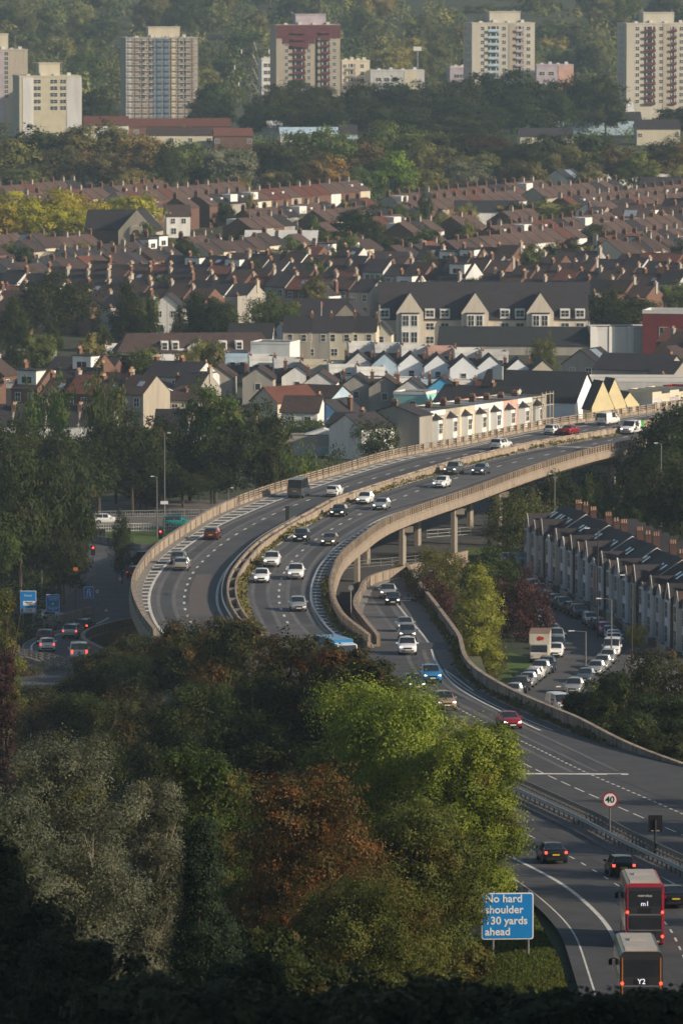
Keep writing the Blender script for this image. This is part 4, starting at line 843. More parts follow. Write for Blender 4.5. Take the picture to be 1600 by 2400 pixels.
# left and centre houses by the big trees
for i, (x, y, h, rz, w, d, wl, rf, al, lb) in enumerate([
    (712, 928, 7.5, -12, 6, 7, 'white', 'tile', 'x', 'white cottage with brown roof beside the cream gable'), (735, 955, 5.2, -12, 4.2, 6, 'cream', 'slate', 'y', 'small cream gabled cottage facing the trees'),
    (785, 940, 6.6, -25, 6, 9, 'blue', 'slate', 'y', 'deep blue house with pointed gable'), (668, 905, 7.5, 40, 9, 7, 'cream', 'redtile', 'x', 'cream house with red brown roof at the edge of the dark trees'),
    (345, 888, 7.5, -8, 12, 9, 'cream', 'slate', 'y', 'house with wide white edged gable roof at left'), (445, 905, 6.5, -10, 8, 8, 'cream', 'tile', 'x', 'cream house with brown hipped roof left of the big tree'),
    (85, 865, 6.5, -14, 14, 8, 'white', 'slate', 'x', 'dark roofed house with white dormers at the left edge'), (205, 838, 7, -20, 12, 8, 'brick', 'slate', 'x', 'steep slate roofs left of the wide gable'),
    (820, 968, 5.2, -25, 5, 7, 'blue', 'slate', 'x', 'lower blue wing of the deep blue house'), (1385, 820, 8, -25, 7, 9, 'grey', 'slate', 'y', 'dark roofed house with skylights right of the gable row'),
    (1500, 830, 8, -28, 14, 9, 'grey', 'slate', 'x', 'broad dark hipped roofs above the cream gables at right'), (1575, 815, 8, -28, 9, 9, 'brick', 'tile', 'y', 'brown pyramidal roof at the right edge'),
    (1310, 885, 6, -28, 5, 6, 'grey', 'slate', 'y', 'little grey house between the gable row and the shed'), (395, 690, 8.5, -8, 6.5, 7, 'white', 'slate', 'y', 'white block with one dark window between the conifers'),
    (765, 665, 7.5, -30, 5, 9, 'white', 'slate', 'y', 'white gable wall above the cream terrace'), (918, 590, 8, -10, 12, 10, 'white', 'slate', 'x', 'white building with hipped roof and roof windows'),
    (660, 540, 7, -3, 17, 9, 'white', 'palegrey', 'x', 'low white shed on the far slope of roofs'), (545, 655, 6, -3, 8, 7, 'redpaint', 'redtile', 'x', 'bright red roofed building among the dark terraces'), (15, 670, 7, -3, 9, 8, 'brick', 'redtile', 'x', 'red roofed house at the left edge'),
    (415, 480, 8, 6, 6, 8, 'white', 'tile', 'x', 'house with wide white dormer in the upper terraces'), (1480, 487, 9, -10, 13, 11, 'brick', 'tile', 'x', 'house with large glazed roof panel at the right'), (1140, 470, 8, -3, 16, 8, 'white', 'darkroof', 'x', 'flat fronted white buildings in the upper terraces'),
    (917, 490, 8, -3, 12, 8, 'cream', 'darkroof', 'x', 'low cream block in the upper terraces'), (110, 600, 7, -8, 6, 7, 'white', 'slate', 'y', 'white boxy house at the left among slate roofs'), (470, 548, 7, -8, 6, 7, 'brick', 'slate', 'y', 'brick gable with white trim among the terraces')]):
    hh = h*0.68; p = top(x, y, h); k = 1.0
    o = building('house', lb, 'house', (p.x, p.y+(d/2 if al == 'y' else 0), p.z), R(rz), w, d, hh, h-hh, wl, rf, hip=2.6 if i in (5, 11, 15, 20) else 0, along=al, wins=[(0, -.45, hh-1.3, 1, 1.2), (0, .45, hh-1.3, 1, 1.2), (0, -.4, 1.6, 1.2, 1.4)], chims=[(w*0.42, 0.4, h-0.6)] if i % 2 == 0 else [], over=0.3); keep(p, max(w, d)*0.62)
    if i == 4:
        for s in (-1, 1): g = MB(); g.tube((s*6.3, -4.9, hh-0.1), (0, -4.9, h+0.2), 0.14, n=4); bpart(g, 'barge_board', 'frame', o)
    if i == 6:
        for xx in (-4.5, -1.5, 3): g = MB(); g.b2(xx-1, xx+1, -4.1, -1.5, hh, hh+2); bpart(g, 'dormer', 'frame', o); add_window(o, xx, -4.13, hh+1, 1.4, 1.1)
    if i in (9, 20): g = MB(); g.box((0, 0, 0), (3.2, 3.0, 0.1)); q = g.build('roof_light', M['skylight'], o); q.location = (0 if al == 'x' else w/4, -d/4 if al == 'x' else 0, hh+(h-hh)/2+0.25); q.rotation_euler = (math.atan2(h-hh, d/2) if al == 'x' else 0, 0 if al == 'x' else math.atan2(h-hh, w/2), 0)
# chapel with round window
p = top(328, 492, 11.5); o = building('chapel', 'stone chapel front with a round window under an arch', 'church', (p.x, p.y+6, p.z), R(-8), 9, 12, 6.5, 5, 'stone', 'slate', along='y', over=-0.2); keep(p, 10)
g = MB(); g.disc((0, -6.1, 6.2), 1.9, 'y', 0.3, 20); bpart(g, 'arch', 'cream', o); g = MB(); g.disc((0, -6.3, 6.0), 1.65, 'y', 0.3, 20); bpart(g, 'arch_infill', 'stone', o); g = MB(); g.disc((0, -6.5, 6.1), 0.75, 'y', 0.2, 16); bpart(g, 'round_window', 'glass', o)
g = MB(); g.b2(-8.5, -1, 3, 14, 0, 8); p2 = building('chapel_hall', 'broad slate roofed hall left behind the chapel front', 'church', (p.x-7, p.y+14, p.z), R(-8), 12, 10, 6.5, 4.5, 'brick', 'slate')
# left brick backs behind the trees (large dark roofs with chimneys)
for i, x in enumerate((-5, 72, 150, 232, 405, 500, 560)):
    p = top(x, 948+(0 if i < 4 else 12), 8.6)
    o = building('terraced_house', ['dark roofed house cut by the left edge above the trees', 'dark roofed terrace house, second from the left above the trees', 'dark roofed terrace house above the trees with white rear wing', 'dark roofed terrace house with white rear wall above the red bush', 'dark roofed house peeping between the trees', 'dark roofed house left of the tall round tree', 'dark roofed house half hidden by the tall round tree'][i], 'house', (p.x, p.y, 0), R(-4), 5.4, 8.5, 5.6, 3.0, 'palegrey', 'slate', wins=[(0, -.4, 4.0, .9, 1.4), (0, .4, 1.8, 1, 1.4)], over=0.0)
    add_chimney(o, 2.6, -1.2, 7.9, 1.5, m=M['brick']); add_chimney(o, 2.6, 2.2, 7.4, 1.7, m=M['brick']); keep(p, 6)
    g = MB(); g.b2(2.45, 2.75, -4.4, 4.4, 5.4, 5.8); g.prism([(-4.4, 5.5), (4.4, 5.5), (0, 8.95)], 'x', 2.58, 2.82); bpart(g, 'party_wall', 'grey', o)
    if i in (2, 3): g = MB(); g.b2(-2.4, 0.6, -7.5, -4.3, 0, 3.6); bpart(g, 'rear_wing', 'white', o)
# graffiti wall under the viaduct side
M['graffiti'] = mat('graffiti_paint', (0.55, 0.35, 0.45), 0.8, scale=0.9, col2=(0.10, 0.42, 0.38))
a = W(668, 1072, 0); b = W(835, 1065, 0); c = (a+b)/2; rt = building('garage_block', 'low grey flat garages with graffiti along the base', 'building', (c.x, c.y+3, 0), R(-1), (b-a).length, 6, 2.9, 0, 'grey', par=0.3, parm='grey')
g = MB(); g.b2(-(b-a).length/2, (b-a).length/2, -3.06, -2.9, 0.1, 1.5); bpart(g, 'graffiti', 'graffiti', rt)
g = MB(); g.prism([(-3, 0), (3, 0), (0, 0.9)], 'y', -2, 2); o = bpart(g, 'canopy', 'frame', rt); o.location = (0.5, 0, 3.3)

# ------------------------------------------------------------------ street terrace on the right (faces left, its end gables to the sun)
s0 = W(1247, 1332, 0); s1 = W(1640, 1545, 0); nh = 21; sv = s1-s0; an = math.atan2(-sv.y, -sv.x)   # local +X runs away from the camera? front faces left
fcol = ['palegrey', 'coolwhite', 'coolwhite', 'stone', 'cream', 'coolwhite', 'white', 'palegrey', 'coolwhite', 'pink', 'lightblue', 'coolwhite', 'white', 'lightblue', 'cream', 'coolwhite', 'palegrey', 'pink', 'coolwhite', 'cream', 'white']
an_f = math.atan2(sv.y, sv.x)
nf = Vector((sv.y, -sv.x, 0)).normalized()           # outward (left, -x)
if nf.x > 0: nf = -nf
rz = math.atan2(-nf.x, nf.y)+math.pi                  # so that local -Y points to nf
ordn = ['first', 'second', 'third', 'fourth', 'fifth', 'sixth', 'seventh', 'eighth', 'ninth', 'tenth', 'eleventh', 'twelfth', 'thirteenth', 'fourteenth', 'fifteenth', 'sixteenth', 'seventeenth', 'eighteenth', 'nineteenth', 'twentieth', 'last']
wp = sv.length/nh
for i in range(nh):
    c = s0+sv*((i+0.5)/nh); c = c-nf*4.2; m = fcol[i]
    cname = {'palegrey': 'pale grey', 'coolwhite': 'white', 'lightblue': 'light blue'}.get(m, m)
    o = building('bay_fronted_house', '%s bay fronted house, %s from the willow end of the street terrace' % (cname, ordn[i]), 'house', (c.x, c.y, 0), rz, wp-.04, 8.4, 5.45+0.12*(i % 3), 2.7, m, ('tile', 'slate', 'tile', 'slate', 'slate')[i % 5], over=0.0, wins=[(0, .6, 4.6, .75, 1.5)], doors=[(0, .6)], group='houses of the bay fronted street terrace')
    g = MB(); x = -wp*0.18; g.prism([(x-1.25, -4.2), (x-1.1, -5.35), (x+1.1, -5.35), (x+1.25, -4.2)], 'z', 0, 5.3); bpart(g, 'bay', ('coolwhite', 'white', 'palegrey', 'coolwhite', m)[i % 5], o)
    gr_ = (1.9, 1.5, 2.1, 0.5, 1.8, 1.2)[i % 6]; g = gable_mesh(3.4, 2.9, 5.3, gr_); q = bpart(g, 'bay_gable', 'brick' if i % 4 == 2 else 'palegrey', o); q.rotation_euler = (0, 0, math.pi/2); q.location = (x, -3.42, 0)
    g = roof_mesh(3.4, 2.9, 5.3, gr_, over=0.05, t=0.1); q = bpart(g, 'bay_roof', 'tile' if i % 2 else 'slate', o); q.rotation_euler = (0, 0, math.pi/2); q.location = (x, -3.42, 0.02)
    for s in (-1, 1): g = MB(); g.tube((x+s*1.62, -5.22, 5.1), (x, -5.22, 5.45+gr_), 0.10, n=4); bpart(g, 'barge_board', 'frame' if i in (3, 5, 9, 12, 17, 18) else 'grey', o)
    for z in (1.7, 4.5): add_window(o, x, -5.37, z-0.25, 1.5, 1.8); add_window(o, x+1.2, -4.78, z-0.25, 0.5, 1.6, R(82))
    if i % 2 == 0: add_chimney(o, wp/2-0.05, 0.9, 7.9, 1.9, 0.8, 0.5, 3, M['oldbrick'])
    elif i % 4 == 1: add_chimney(o, wp/2-0.05, 0.9, 7.9, 1.5, 0.7, 0.5, 2, M['oldbrick'])
    g = MB(); g.b2(-wp/2+.2, 0.3, 4.2, 9.5, 0, 4.6); bpart(g, 'rear_wing', 'brick', o); g = MB(); g.add([(-wp/2, 4.3, 6.3), (0.5, 4.3, 4.7), (0.5, 9.7, 4.7), (-wp/2, 9.7, 6.3), (-wp/2, 4.3, 4.55), (-wp/2, 9.7, 4.55)], [(0, 1, 2, 3), (0, 4, 1), (3, 2, 5), (0, 3, 5, 4)]); bpart(g, 'wing_roof', 'slate', o)
    if i % 2 == 0 or i < 3:
        for k in range(2): g = MB(); g.box((0, 0, 0), (0.8, 1.2, 0.07)); q = g.build('skylight', M['skylight'], o); q.location = (-1.1+k*1.9, -2.0, 5.5+1.35+0.42); q.rotation_euler = (math.atan2(2.9, 4.2), 0, 0)
    g = MB(); g.b2(-wp/2, wp/2, -7.2, -7.0, 0, 0.9); bpart(g, 'garden_wall', 'stone' if i % 2 else 'brick', o)
# a second row behind
for i in range(12):
    c = s0+sv*((i+0.5)/nh)-nf*30; o = building('terraced_house', 'dark roofed house in the row behind the bay fronted terrace', 'house', (c.x, c.y+8, 0), rz, wp-.04, 8, 5.6, 2.8, 'brick', 'slate', group='houses behind the bay fronted terrace')
    if i % 4 == 1: add_chimney(o, wp/2, 0, 8.2, 1.9, 0.8, 0.6, 3, M['oldbrick'])

# ------------------------------------------------------------------ the mass of terraces
def build_city():
    for q in range(0, 380, 30): p = W(q, 470, 0); EXCL.append(((q-800)/F*1650, 1650, 26)); EXCL.append(((q-800)/F*1690, 1690, 24))
    protos = {}
    spec = [('white', 'slate'), ('brick', 'tile'), ('cream', 'tile'), ('grey', 'slate'), ('stone', 'tile'), ('palegrey', 'slate'), ('brick', 'redtile'), ('white', 'tile')]
    for i, (w_, r_) in enumerate(spec):
        for k in range(3):
            protos[(i, k)] = terraced(w_, r_, sky=(k == 1), dormer=(k == 2), h=5.5+0.3*(i % 3), rise=2.4+0.25*k)
    words = {'white': 'white', 'brick': 'brick', 'cream': 'cream', 'grey': 'grey', 'stone': 'stone', 'palegrey': 'pale grey', 'slate': 'dark slate', 'tile': 'brown tiled', 'redtile': 'red tiled'}
    spots = []; ex = np.array(EXCL)
    def free(x, y):
        return not len(ex) or np.all((ex[:, 0]-x)**2+(ex[:, 1]-y)**2 > ex[:, 2]**2)
    rg = random.Random(11)
    A = Vector((math.cos(R(-30)), math.sin(R(-30)), 0)); B = Vector((-A.y, A.x, 0))
    seen = set()
    for mode in (0, 1):
        u, v = (B, A) if mode == 0 else (A, B)          # u: along the row, v: from row to row
        for kv in range(-110, 130):
            for ku in range(-60, 460):
                off = 21.0*(kv//2)*2+(17.0 if kv % 2 else 0)
                q = Vector((0, 1070, 0))+u*(ku*5.2)+v*off
                if not (1136 < q.y < 1835) or abs(q.x) > q.y*0.0535+10: continue
                cell = (int((q.dot(A))//90), int((q.dot(B))//125)); hsh = (cell[0]*73+cell[1]*31+cell[0]*cell[1]*7) % 10
                far = q.y > 1560
                m_ = 0 if hsh < (7 if far else 3) else 1
                if m_ != mode: continue
                if (q.dot(B)) % 125 < 9 or (q.dot(A)) % 90 < 8: continue
                px, py = proj((q.x, q.y, base_h(q.y)))
                if q.y < 1136 or (q.y < 1440 and 490 < px < 1560): continue
                if 1196 < q.y < 1400 and px < 530: continue
                if q.y < 1200 and px > 490: continue
                if q.y < 1440 and px > 1560 and q.y > 1300: continue
                if not free(q.x, q.y): continue
                spots.append((q.x, q.y, mode, kv, cell))
    spots.sort(key=lambda s: s[1])
    print('houses', len(spots))
    used = set(); rest = MB(); nI = 0; mats = ['white', 'brick', 'cream', 'grey', 'stone', 'palegrey', 'slate', 'sunlit_tile', 'redtile', 'pot']
    for n, (x, y, mode, kv, cell) in enumerate(spots):
        far = y > 1560; i = rg.choice((1, 1, 4, 7, 6, 1, 2, 3)) if far else rg.choice((1, 1, 3, 3, 5, 1, 7, 4, 6))
        if (kv+cell[0]) % 3 == 0 and not far: i = rg.choice((0, 3, 3, 5, 1))
        k = rg.choice((0, 0, 0, 0, 0, 0, 0, 1, 1, 2)); rz = (GB if mode == 0 else GA)+(math.pi if kv % 2 else 0); z = float(base_h(y))
        if n < 262:
            pr = protos[(i, k)]; o = pr if (i, k) not in used else copy_tree(pr); used.add((i, k))
            o.location = (x, y, z); o.rotation_euler = (0, 0, rz); o.scale = (1, rg.uniform(0.94, 1.06), rg.uniform(0.92, 1.08))
            w_, r_ = spec[i]
            tag(o, '%s terrace house with %s roof%s in the dense rows' % (words[w_], words[r_], ('', ' and skylight', ' and boxy white dormer')[k]), 'house', 'look-alike %s houses in the dense rows of terraces' % words[w_])
        else:
            w_, r_ = spec[i]; h = 5.6; rise = 2.5; c, s = math.cos(rz), math.sin(rz)
            def T_(vs): return [(x+a*c-b*s, y+a*s+b*c, z+cc) for a, b, cc in vs]
            g = gable_mesh(5.18, 8.2, h, rise); rest.add(T_(g.v), g.f, mats.index(w_))
            g = roof_mesh(5.18, 8.2, h, rise, over=0.0); rest.add(T_(g.v), g.f, mats.index('sunlit_tile' if r_ == 'tile' else r_))
            g = MB(); g.box((-2.5, 0, h+rise+0.25), (0.55, 1.0, 1.5)); rest.add(T_(g.v), g.f, mats.index(rg.choice(('brick', 'brick', 'stone'))))
            g = MB()
            for yy in (-0.33, 0, 0.33): g.box((-2.5, yy, h+rise+1.2), (0.2, 0.2, 0.45))
            rest.add(T_(g.v), g.f, 9)
            if k == 2: g = MB(); g.b2(-1.8, 1.8, -3.6, -0.6, h, h+rise-0.2); rest.add(T_(g.v), g.f, 0)
            if k == 1: g = MB(); g.box((0.6, -2.05, h+rise/2+0.25), (1.1, 1.3, 0.5)); rest.add(T_(g.v), g.f, 5)
    for key, pr in protos.items():
        if key not in used:
            for ch in list(KID.get(pr.name, ())):
                for g2 in list(KID.get(ch.name, ())): bpy.data.objects.remove(g2)
                bpy.data.objects.remove(ch)
            bpy.data.objects.remove(pr)
    o = rest.build('distant_terraces', [M[m] for m in mats], fix=False); tag(o, 'far rows of small terraced houses with brown roofs and chimney pots', 'houses', kind='stuff')
# ================================================================== trees
LM = {
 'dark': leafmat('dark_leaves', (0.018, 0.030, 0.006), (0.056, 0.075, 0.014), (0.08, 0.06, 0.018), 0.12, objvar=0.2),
 'green': leafmat('green_leaves', (0.040, 0.070, 0.012), (0.105, 0.150, 0.026), (0.17, 0.14, 0.03), 0.15, objvar=0.2),
 'bright': leafmat('bright_green_leaves', (0.065, 0.115, 0.012), (0.30, 0.37, 0.045), (0.26, 0.20, 0.03), 0.18, objvar=0.08),
 'olive': leafmat('olive_leaves', (0.050, 0.065, 0.013), (0.18, 0.18, 0.035), (0.17, 0.10, 0.03), 0.25, objvar=0.12),
 'autumn': leafmat('autumn_leaves', (0.022, 0.028, 0.009), (0.06, 0.062, 0.016), (0.15, 0.068, 0.02), 0.36, scale=0.22, objvar=0.12),
 'rust': leafmat('rust_leaves', (0.055, 0.048, 0.014), (0.13, 0.09, 0.024), (0.25, 0.10, 0.026), 0.33, scale=0.8, objvar=0.1),
 'grey': leafmat('grey_green_leaves', (0.045, 0.056, 0.028), (0.20, 0.21, 0.14), (0.11, 0.11, 0.03), 0.2, scale=0.5, objvar=0.08),
 'pine': leafmat('pine_needles', (0.010, 0.020, 0.010), (0.028, 0.045, 0.018), objvar=0.1, transl=0.1),
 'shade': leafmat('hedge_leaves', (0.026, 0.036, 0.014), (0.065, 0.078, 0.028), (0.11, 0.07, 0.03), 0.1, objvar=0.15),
 'yellow': leafmat('yellow_leaves', (0.26, 0.23, 0.015), (0.55, 0.47, 0.04), objvar=0.1),
 'gold': leafmat('golden_leaves', (0.13, 0.11, 0.022), (0.30, 0.23, 0.045), (0.34, 0.17, 0.04), 0.25, objvar=0.12),
 'red': leafmat('dark_red_leaves', (0.035, 0.014, 0.012), (0.085, 0.030, 0.024), objvar=0.15, hue=0.0),
 'silver': leafmat('silver_leaves', (0.08, 0.10, 0.05), (0.20, 0.21, 0.12), objvar=0.1),
 'birch': leafmat('birch_leaves', (0.13, 0.15, 0.018), (0.34, 0.35, 0.05), objvar=0.0, hue=0.0),
 'far': leafmat('far_leaves', (0.055, 0.075, 0.022), (0.17, 0.175, 0.05), (0.30, 0.24, 0.07), 0.35, scale=0.06, objvar=0.28, hue=0.025),
}
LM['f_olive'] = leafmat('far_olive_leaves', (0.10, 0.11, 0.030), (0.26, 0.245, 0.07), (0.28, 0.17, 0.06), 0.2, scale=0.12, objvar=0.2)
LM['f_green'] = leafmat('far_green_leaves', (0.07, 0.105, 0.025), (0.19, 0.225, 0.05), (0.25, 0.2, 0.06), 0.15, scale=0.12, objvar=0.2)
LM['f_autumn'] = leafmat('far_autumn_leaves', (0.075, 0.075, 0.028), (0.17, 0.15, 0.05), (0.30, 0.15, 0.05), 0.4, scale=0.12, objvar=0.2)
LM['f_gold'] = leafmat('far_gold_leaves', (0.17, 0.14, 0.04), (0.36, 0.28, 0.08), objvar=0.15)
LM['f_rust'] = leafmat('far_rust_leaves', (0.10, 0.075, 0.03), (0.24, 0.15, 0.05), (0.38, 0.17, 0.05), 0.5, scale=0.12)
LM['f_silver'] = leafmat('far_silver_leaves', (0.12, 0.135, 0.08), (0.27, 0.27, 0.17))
M['bark'] = mat('bark', (0.075, 0.06, 0.045), 0.95, scale=2)
M['palebark'] = mat('pale_bark', (0.20, 0.18, 0.14), 0.95, scale=2)
def leaf_mesh(name, pos, nrm, size, val, aspect=0.6, droop=None):
    n = len(pos); rg = np.random.default_rng(n)
    nrm = nrm/np.maximum(1e-6, np.linalg.norm(nrm, axis=1, keepdims=True))
    t = rg.normal(size=(n, 3)); 
    if droop is not None: t = t*0.35+np.array([0, 0, -1.0])
    t -= nrm*np.sum(t*nrm, axis=1, keepdims=True); t /= np.maximum(1e-6, np.linalg.norm(t, axis=1, keepdims=True)); b = np.cross(nrm, t)
    s = (size*rg.uniform(0.6, 1.35, n))[:, None]
    a1 = t*s*0.5; a2 = b*s*0.5*aspect
    P = np.stack([pos-a1-a2*0.35, pos-a1*0.1+a2-a1*0.1, pos+a1+a2*0.2, pos-a2+a1*0.15], axis=1).reshape(-1, 3).astype(np.float32)
    me = bpy.data.meshes.new(name); me.vertices.add(4*n); me.vertices.foreach_set('co', P.ravel())
    me.loops.add(4*n); me.loops.foreach_set('vertex_index', np.arange(4*n, dtype=np.int32))
    me.polygons.add(n); me.polygons.foreach_set('loop_start', np.arange(0, 4*n, 4, dtype=np.int32)); me.polygons.foreach_set('loop_total', np.full(n, 4, dtype=np.int32))
    at = me.attributes.new('leaf', 'FLOAT', 'FACE'); at.data.foreach_set('value', val.astype(np.float32)); me.update(calc_edges=True)
    me.materials.append(None); return me
def crown(seed, kind='round', nleaf=12000, leaf=0.28, nlobe=34, Rr=5.0, H=10.0, lob=(0.26, 0.42), nj=0.42):
    """a crown about 2*Rr wide and H tall standing on z=0, made of leaf clusters on many uneven lobes"""
    rg = np.random.default_rng(seed); C = []; Rad = []; k = 0
    while len(C) < nlobe and k < 4000:
        k += 1
        if kind in ('round', 'weep', 'bush'):
            d = rg.normal(size=3); d /= np.linalg.norm(d); rr = rg.uniform(0.35, 0.86)
            if kind != 'bush' and d[2] < -0.75: continue
            c = d*rr; 
            if kind == 'bush':
                c[2] = rg.uniform(-0.92, 0.74); c[:2] *= 1.25*math.sqrt(max(0.1, 1-max(0, c[2])**2*0.8))
            elif H > 12: c[2] = rg.uniform(-0.9, 0.8); c[:2] *= 1.2*math.sqrt(max(0.08, 1-abs(c[2])**2.5))
            p = np.array([c[0]*Rr, c[1]*Rr, (c[2]*0.5+0.5)*H]); r = Rr*rg.uniform(*lob)
            bulge = 0.16*math.sin(3*math.atan2(d[1], d[0])+seed)+rg.normal(0, 0.05); p[:2] *= 1+bulge
        elif kind == 'tall':
            z = rg.uniform(0.04, 0.93); w = (math.sin(math.pi*min(1, z*0.9+0.12))**0.7)*(0.9+0.15*math.sin(z*17+seed)); a = rg.uniform(0, 6.28); q = rg.uniform(0.2, 0.8)
            p = np.array([math.cos(a)*q*w*Rr, math.sin(a)*q*w*Rr, z*H]); r = Rr*rg.uniform(0.24, 0.42)*max(0.45, w)
        else:                                     # cone
            z = rg.uniform(0.02, 0.97)**1.2; w = max(0.06, (1-z)**0.8)*(0.9+0.2*math.sin(z*23+seed)); a = rg.uniform(0, 6.28); q = rg.uniform(0.35, 0.85)
            p = np.array([math.cos(a)*q*w*Rr, math.sin(a)*q*w*Rr, z*H]); r = Rr*rg.uniform(0.16, 0.3)*(0.4+w*0.8)
        C.append(p); Rad.append(r)
    C = np.array(C); Rad = np.array(Rad); wts = Rad**2; wts /= wts.sum()
    li = rg.choice(len(C), nleaf, p=wts); d = rg.normal(size=(nleaf, 3)); d[:, 2] += 0.18; d /= np.linalg.norm(d, axis=1, keepdims=True)
    # clumps of leaves (twigs) on each lobe instead of an even skin
    ntw = max(40, nleaf//60); ti = rg.choice(len(C), ntw, p=wts); td = rg.normal(size=(ntw, 3)); td[:, 2] += 0.2; td /= np.linalg.norm(td, axis=1, keepdims=True)
    ext = np.where(rg.random(ntw) < 0.1, rg.uniform(1.15, 1.5, ntw), rg.uniform(0.68, 1.15, ntw)); tp = C[ti]+td*Rad[ti][:, None]*ext[:, None]
    tw = rg.integers(0, ntw, nleaf); cl = rg.random(nleaf) < 0.72
    base = C[li]+d*Rad[li][:, None]*(rg.uniform(0.62, 1.04, nleaf)**0.6)[:, None]
    pos = np.where(cl[:, None], tp[tw]+rg.normal(size=(nleaf, 3))*(0.062*Rr+leaf*0.35)*np.array([1, 1, 0.75]), base)
    out = np.where(cl[:, None], td[tw], d)
    lobv = rg.random(len(C)); tv = rg.random(ntw)
    val = np.clip(0.42*np.where(cl, lobv[ti[tw]], lobv[li])+0.45*np.where(cl, tv[tw], 0.3)+0.2*rg.random(nleaf), 0, 1)
    if kind == 'weep': 
        drop = rg.random(nleaf)**1.5*H*0.42; rad = np.linalg.norm(pos[:, :2], axis=1)/Rr; pos[:, 2] -= drop*np.clip(rad, 0.2, 1)
    ok = pos[:, 2] > -0.05*H
    if kind not in ('bush',): 
        hid = np.zeros(nleaf, bool)
        for c, r in zip(C, Rad): hid |= np.sum((pos-c)**2, axis=1) < (0.55*r)**2
        ok &= ~hid
    pos, out, val = pos[ok], out[ok], val[ok]
    nr = out+rg.normal(size=pos.shape)*nj+np.array([0, 0, 0.12])
    return leaf_mesh('crown', pos, nr, leaf, val, 0.62, droop=(True if kind in ('weep',) else None))
def trunk_mesh(seed, h, r, spread, nl=5):
    rg = random.Random(seed); mb = MB(); p = Vector((0, 0, -0.6)); top_ = Vector((rg.uniform(-.3, .3), rg.uniform(-.3, .3), h*0.45)); mb.tube(p, top_, r, r*0.65, 7)
    for i in range(nl):
        a = 6.28*i/nl+rg.uniform(-.4, .4); q = top_+Vector((math.cos(a)*spread*rg.uniform(.3, .6), math.sin(a)*spread*rg.uniform(.3, .6), h*rg.uniform(0.2, 0.45)))
        mb.tube(top_-Vector((0, 0, r)), q, r*0.5, r*0.16, 5); a2 = a+rg.uniform(-.7, .7); mb.tube(q, q+Vector((math.cos(a2)*spread*.3, math.sin(a2)*spread*.3, h*0.13)), r*0.16, r*0.05, 4)
    return mb
CR = {}
def cv(key, *a, **k):
    if key not in CR: CR[key] = [crown(s, *a, **k) for s in (1, 2, 3, 4)[:k.pop('n', 3)] ] if False else [crown(101*j+hash_(key), *a, **k) for j in range(3)]
    return CR[key]
def hash_(s): return sum(ord(c)*(i+1) for i, c in enumerate(s)) % 997
cv('mid', 'round', 20000, 0.35, 36); cv('midfine', 'round', 30000, 0.22, 60, lob=(0.2, 0.36)); cv('farr', 'round', 11000, 0.5, 22, lob=(0.28, 0.48), nj=0.2); cv('tall', 'tall', 15000, 0.28, 60); cv('cone', 'cone', 16000, 0.36, 90)
cv('weep', 'weep', 17000, 0.30, 40); cv('bush', 'bush', 8000, 0.34, 26, Rr=5, H=6); cv('bushfine', 'bush', 26000, 0.17, 60, Rr=5, H=6, lob=(0.2, 0.36))
TRK = {}
for j in range(3): TRK[j] = trunk_mesh(j, 10, 0.32, 4.5)
TM = [None, None, None]
ntree = 0
def tree(x, y, w, h, shape, leaf, label, name='tree', group=None, bark='bark', z=None, mesh=None, base=0.14, rot=None, tr=True):
    global ntree
    ntree += 1; rg = random.Random(ntree*17+3)
    z = gh(x, y) if z is None else z
    root = empty(name, (x, y, z), rot if rot is not None else rg.uniform(0, 6.28)); tag(root, label, 'bush' if 'bush' in name or 'shrub' in name or 'hedge' in name else 'tree', group)
    me = mesh or CR[shape][rg.randrange(3)]; H0 = mesh['H0'] if mesh else (6.0 if shape.startswith('bush') else 10.0)
    o = bpy.data.objects.new('crown', me); COL.objects.link(o); adopt(o, root)
    o.material_slots[0].link = 'OBJECT'; o.material_slots[0].material = LM[leaf]
    b = 0.0 if shape.startswith('bush') else base*h; o.location = (0, 0, b); o.scale = (w/10.4, w/10.4, (h-b)/(H0*1.03))
    if tr and not shape.startswith('bush'):
        k = rg.randrange(3)
        if TM[k] is None:
            t = TRK[k].build('trunk', M['bark'], root); TM[k] = t.data
        else: t = bpy.data.objects.new('trunk', TM[k]); COL.objects.link(t); adopt(t, root)
        t.scale = (w/10.4, w/10.4, h/10.0 if mesh is None else h/15.0)
        if bark != 'bark': t.material_slots[0].link = 'OBJECT'; t.material_slots[0].material = M[bark]
    return root
def tp(px, ytop, D, wpx, shape, leaf, label, name='tree', group=None, **k):
    if 1990 < D <= 2175: D = 1855+(D-2000)*0.75
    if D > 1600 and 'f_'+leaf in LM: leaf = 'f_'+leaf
    p = WD(px, ytop, D); z = gh(p.x, D) if D < 712 else float(base_h(D)); h = max(1.5, p.z-z); w = wpx*D/F*1.08
    if D > 1380: keep(Vector((p.x*(D-22)/D, D-22, 0)), w*0.4+7)
    r = tree(p.x, D, w, h, shape, leaf, label, name, group, z=z, **k); keep(p, w*0.42+2.2); return r
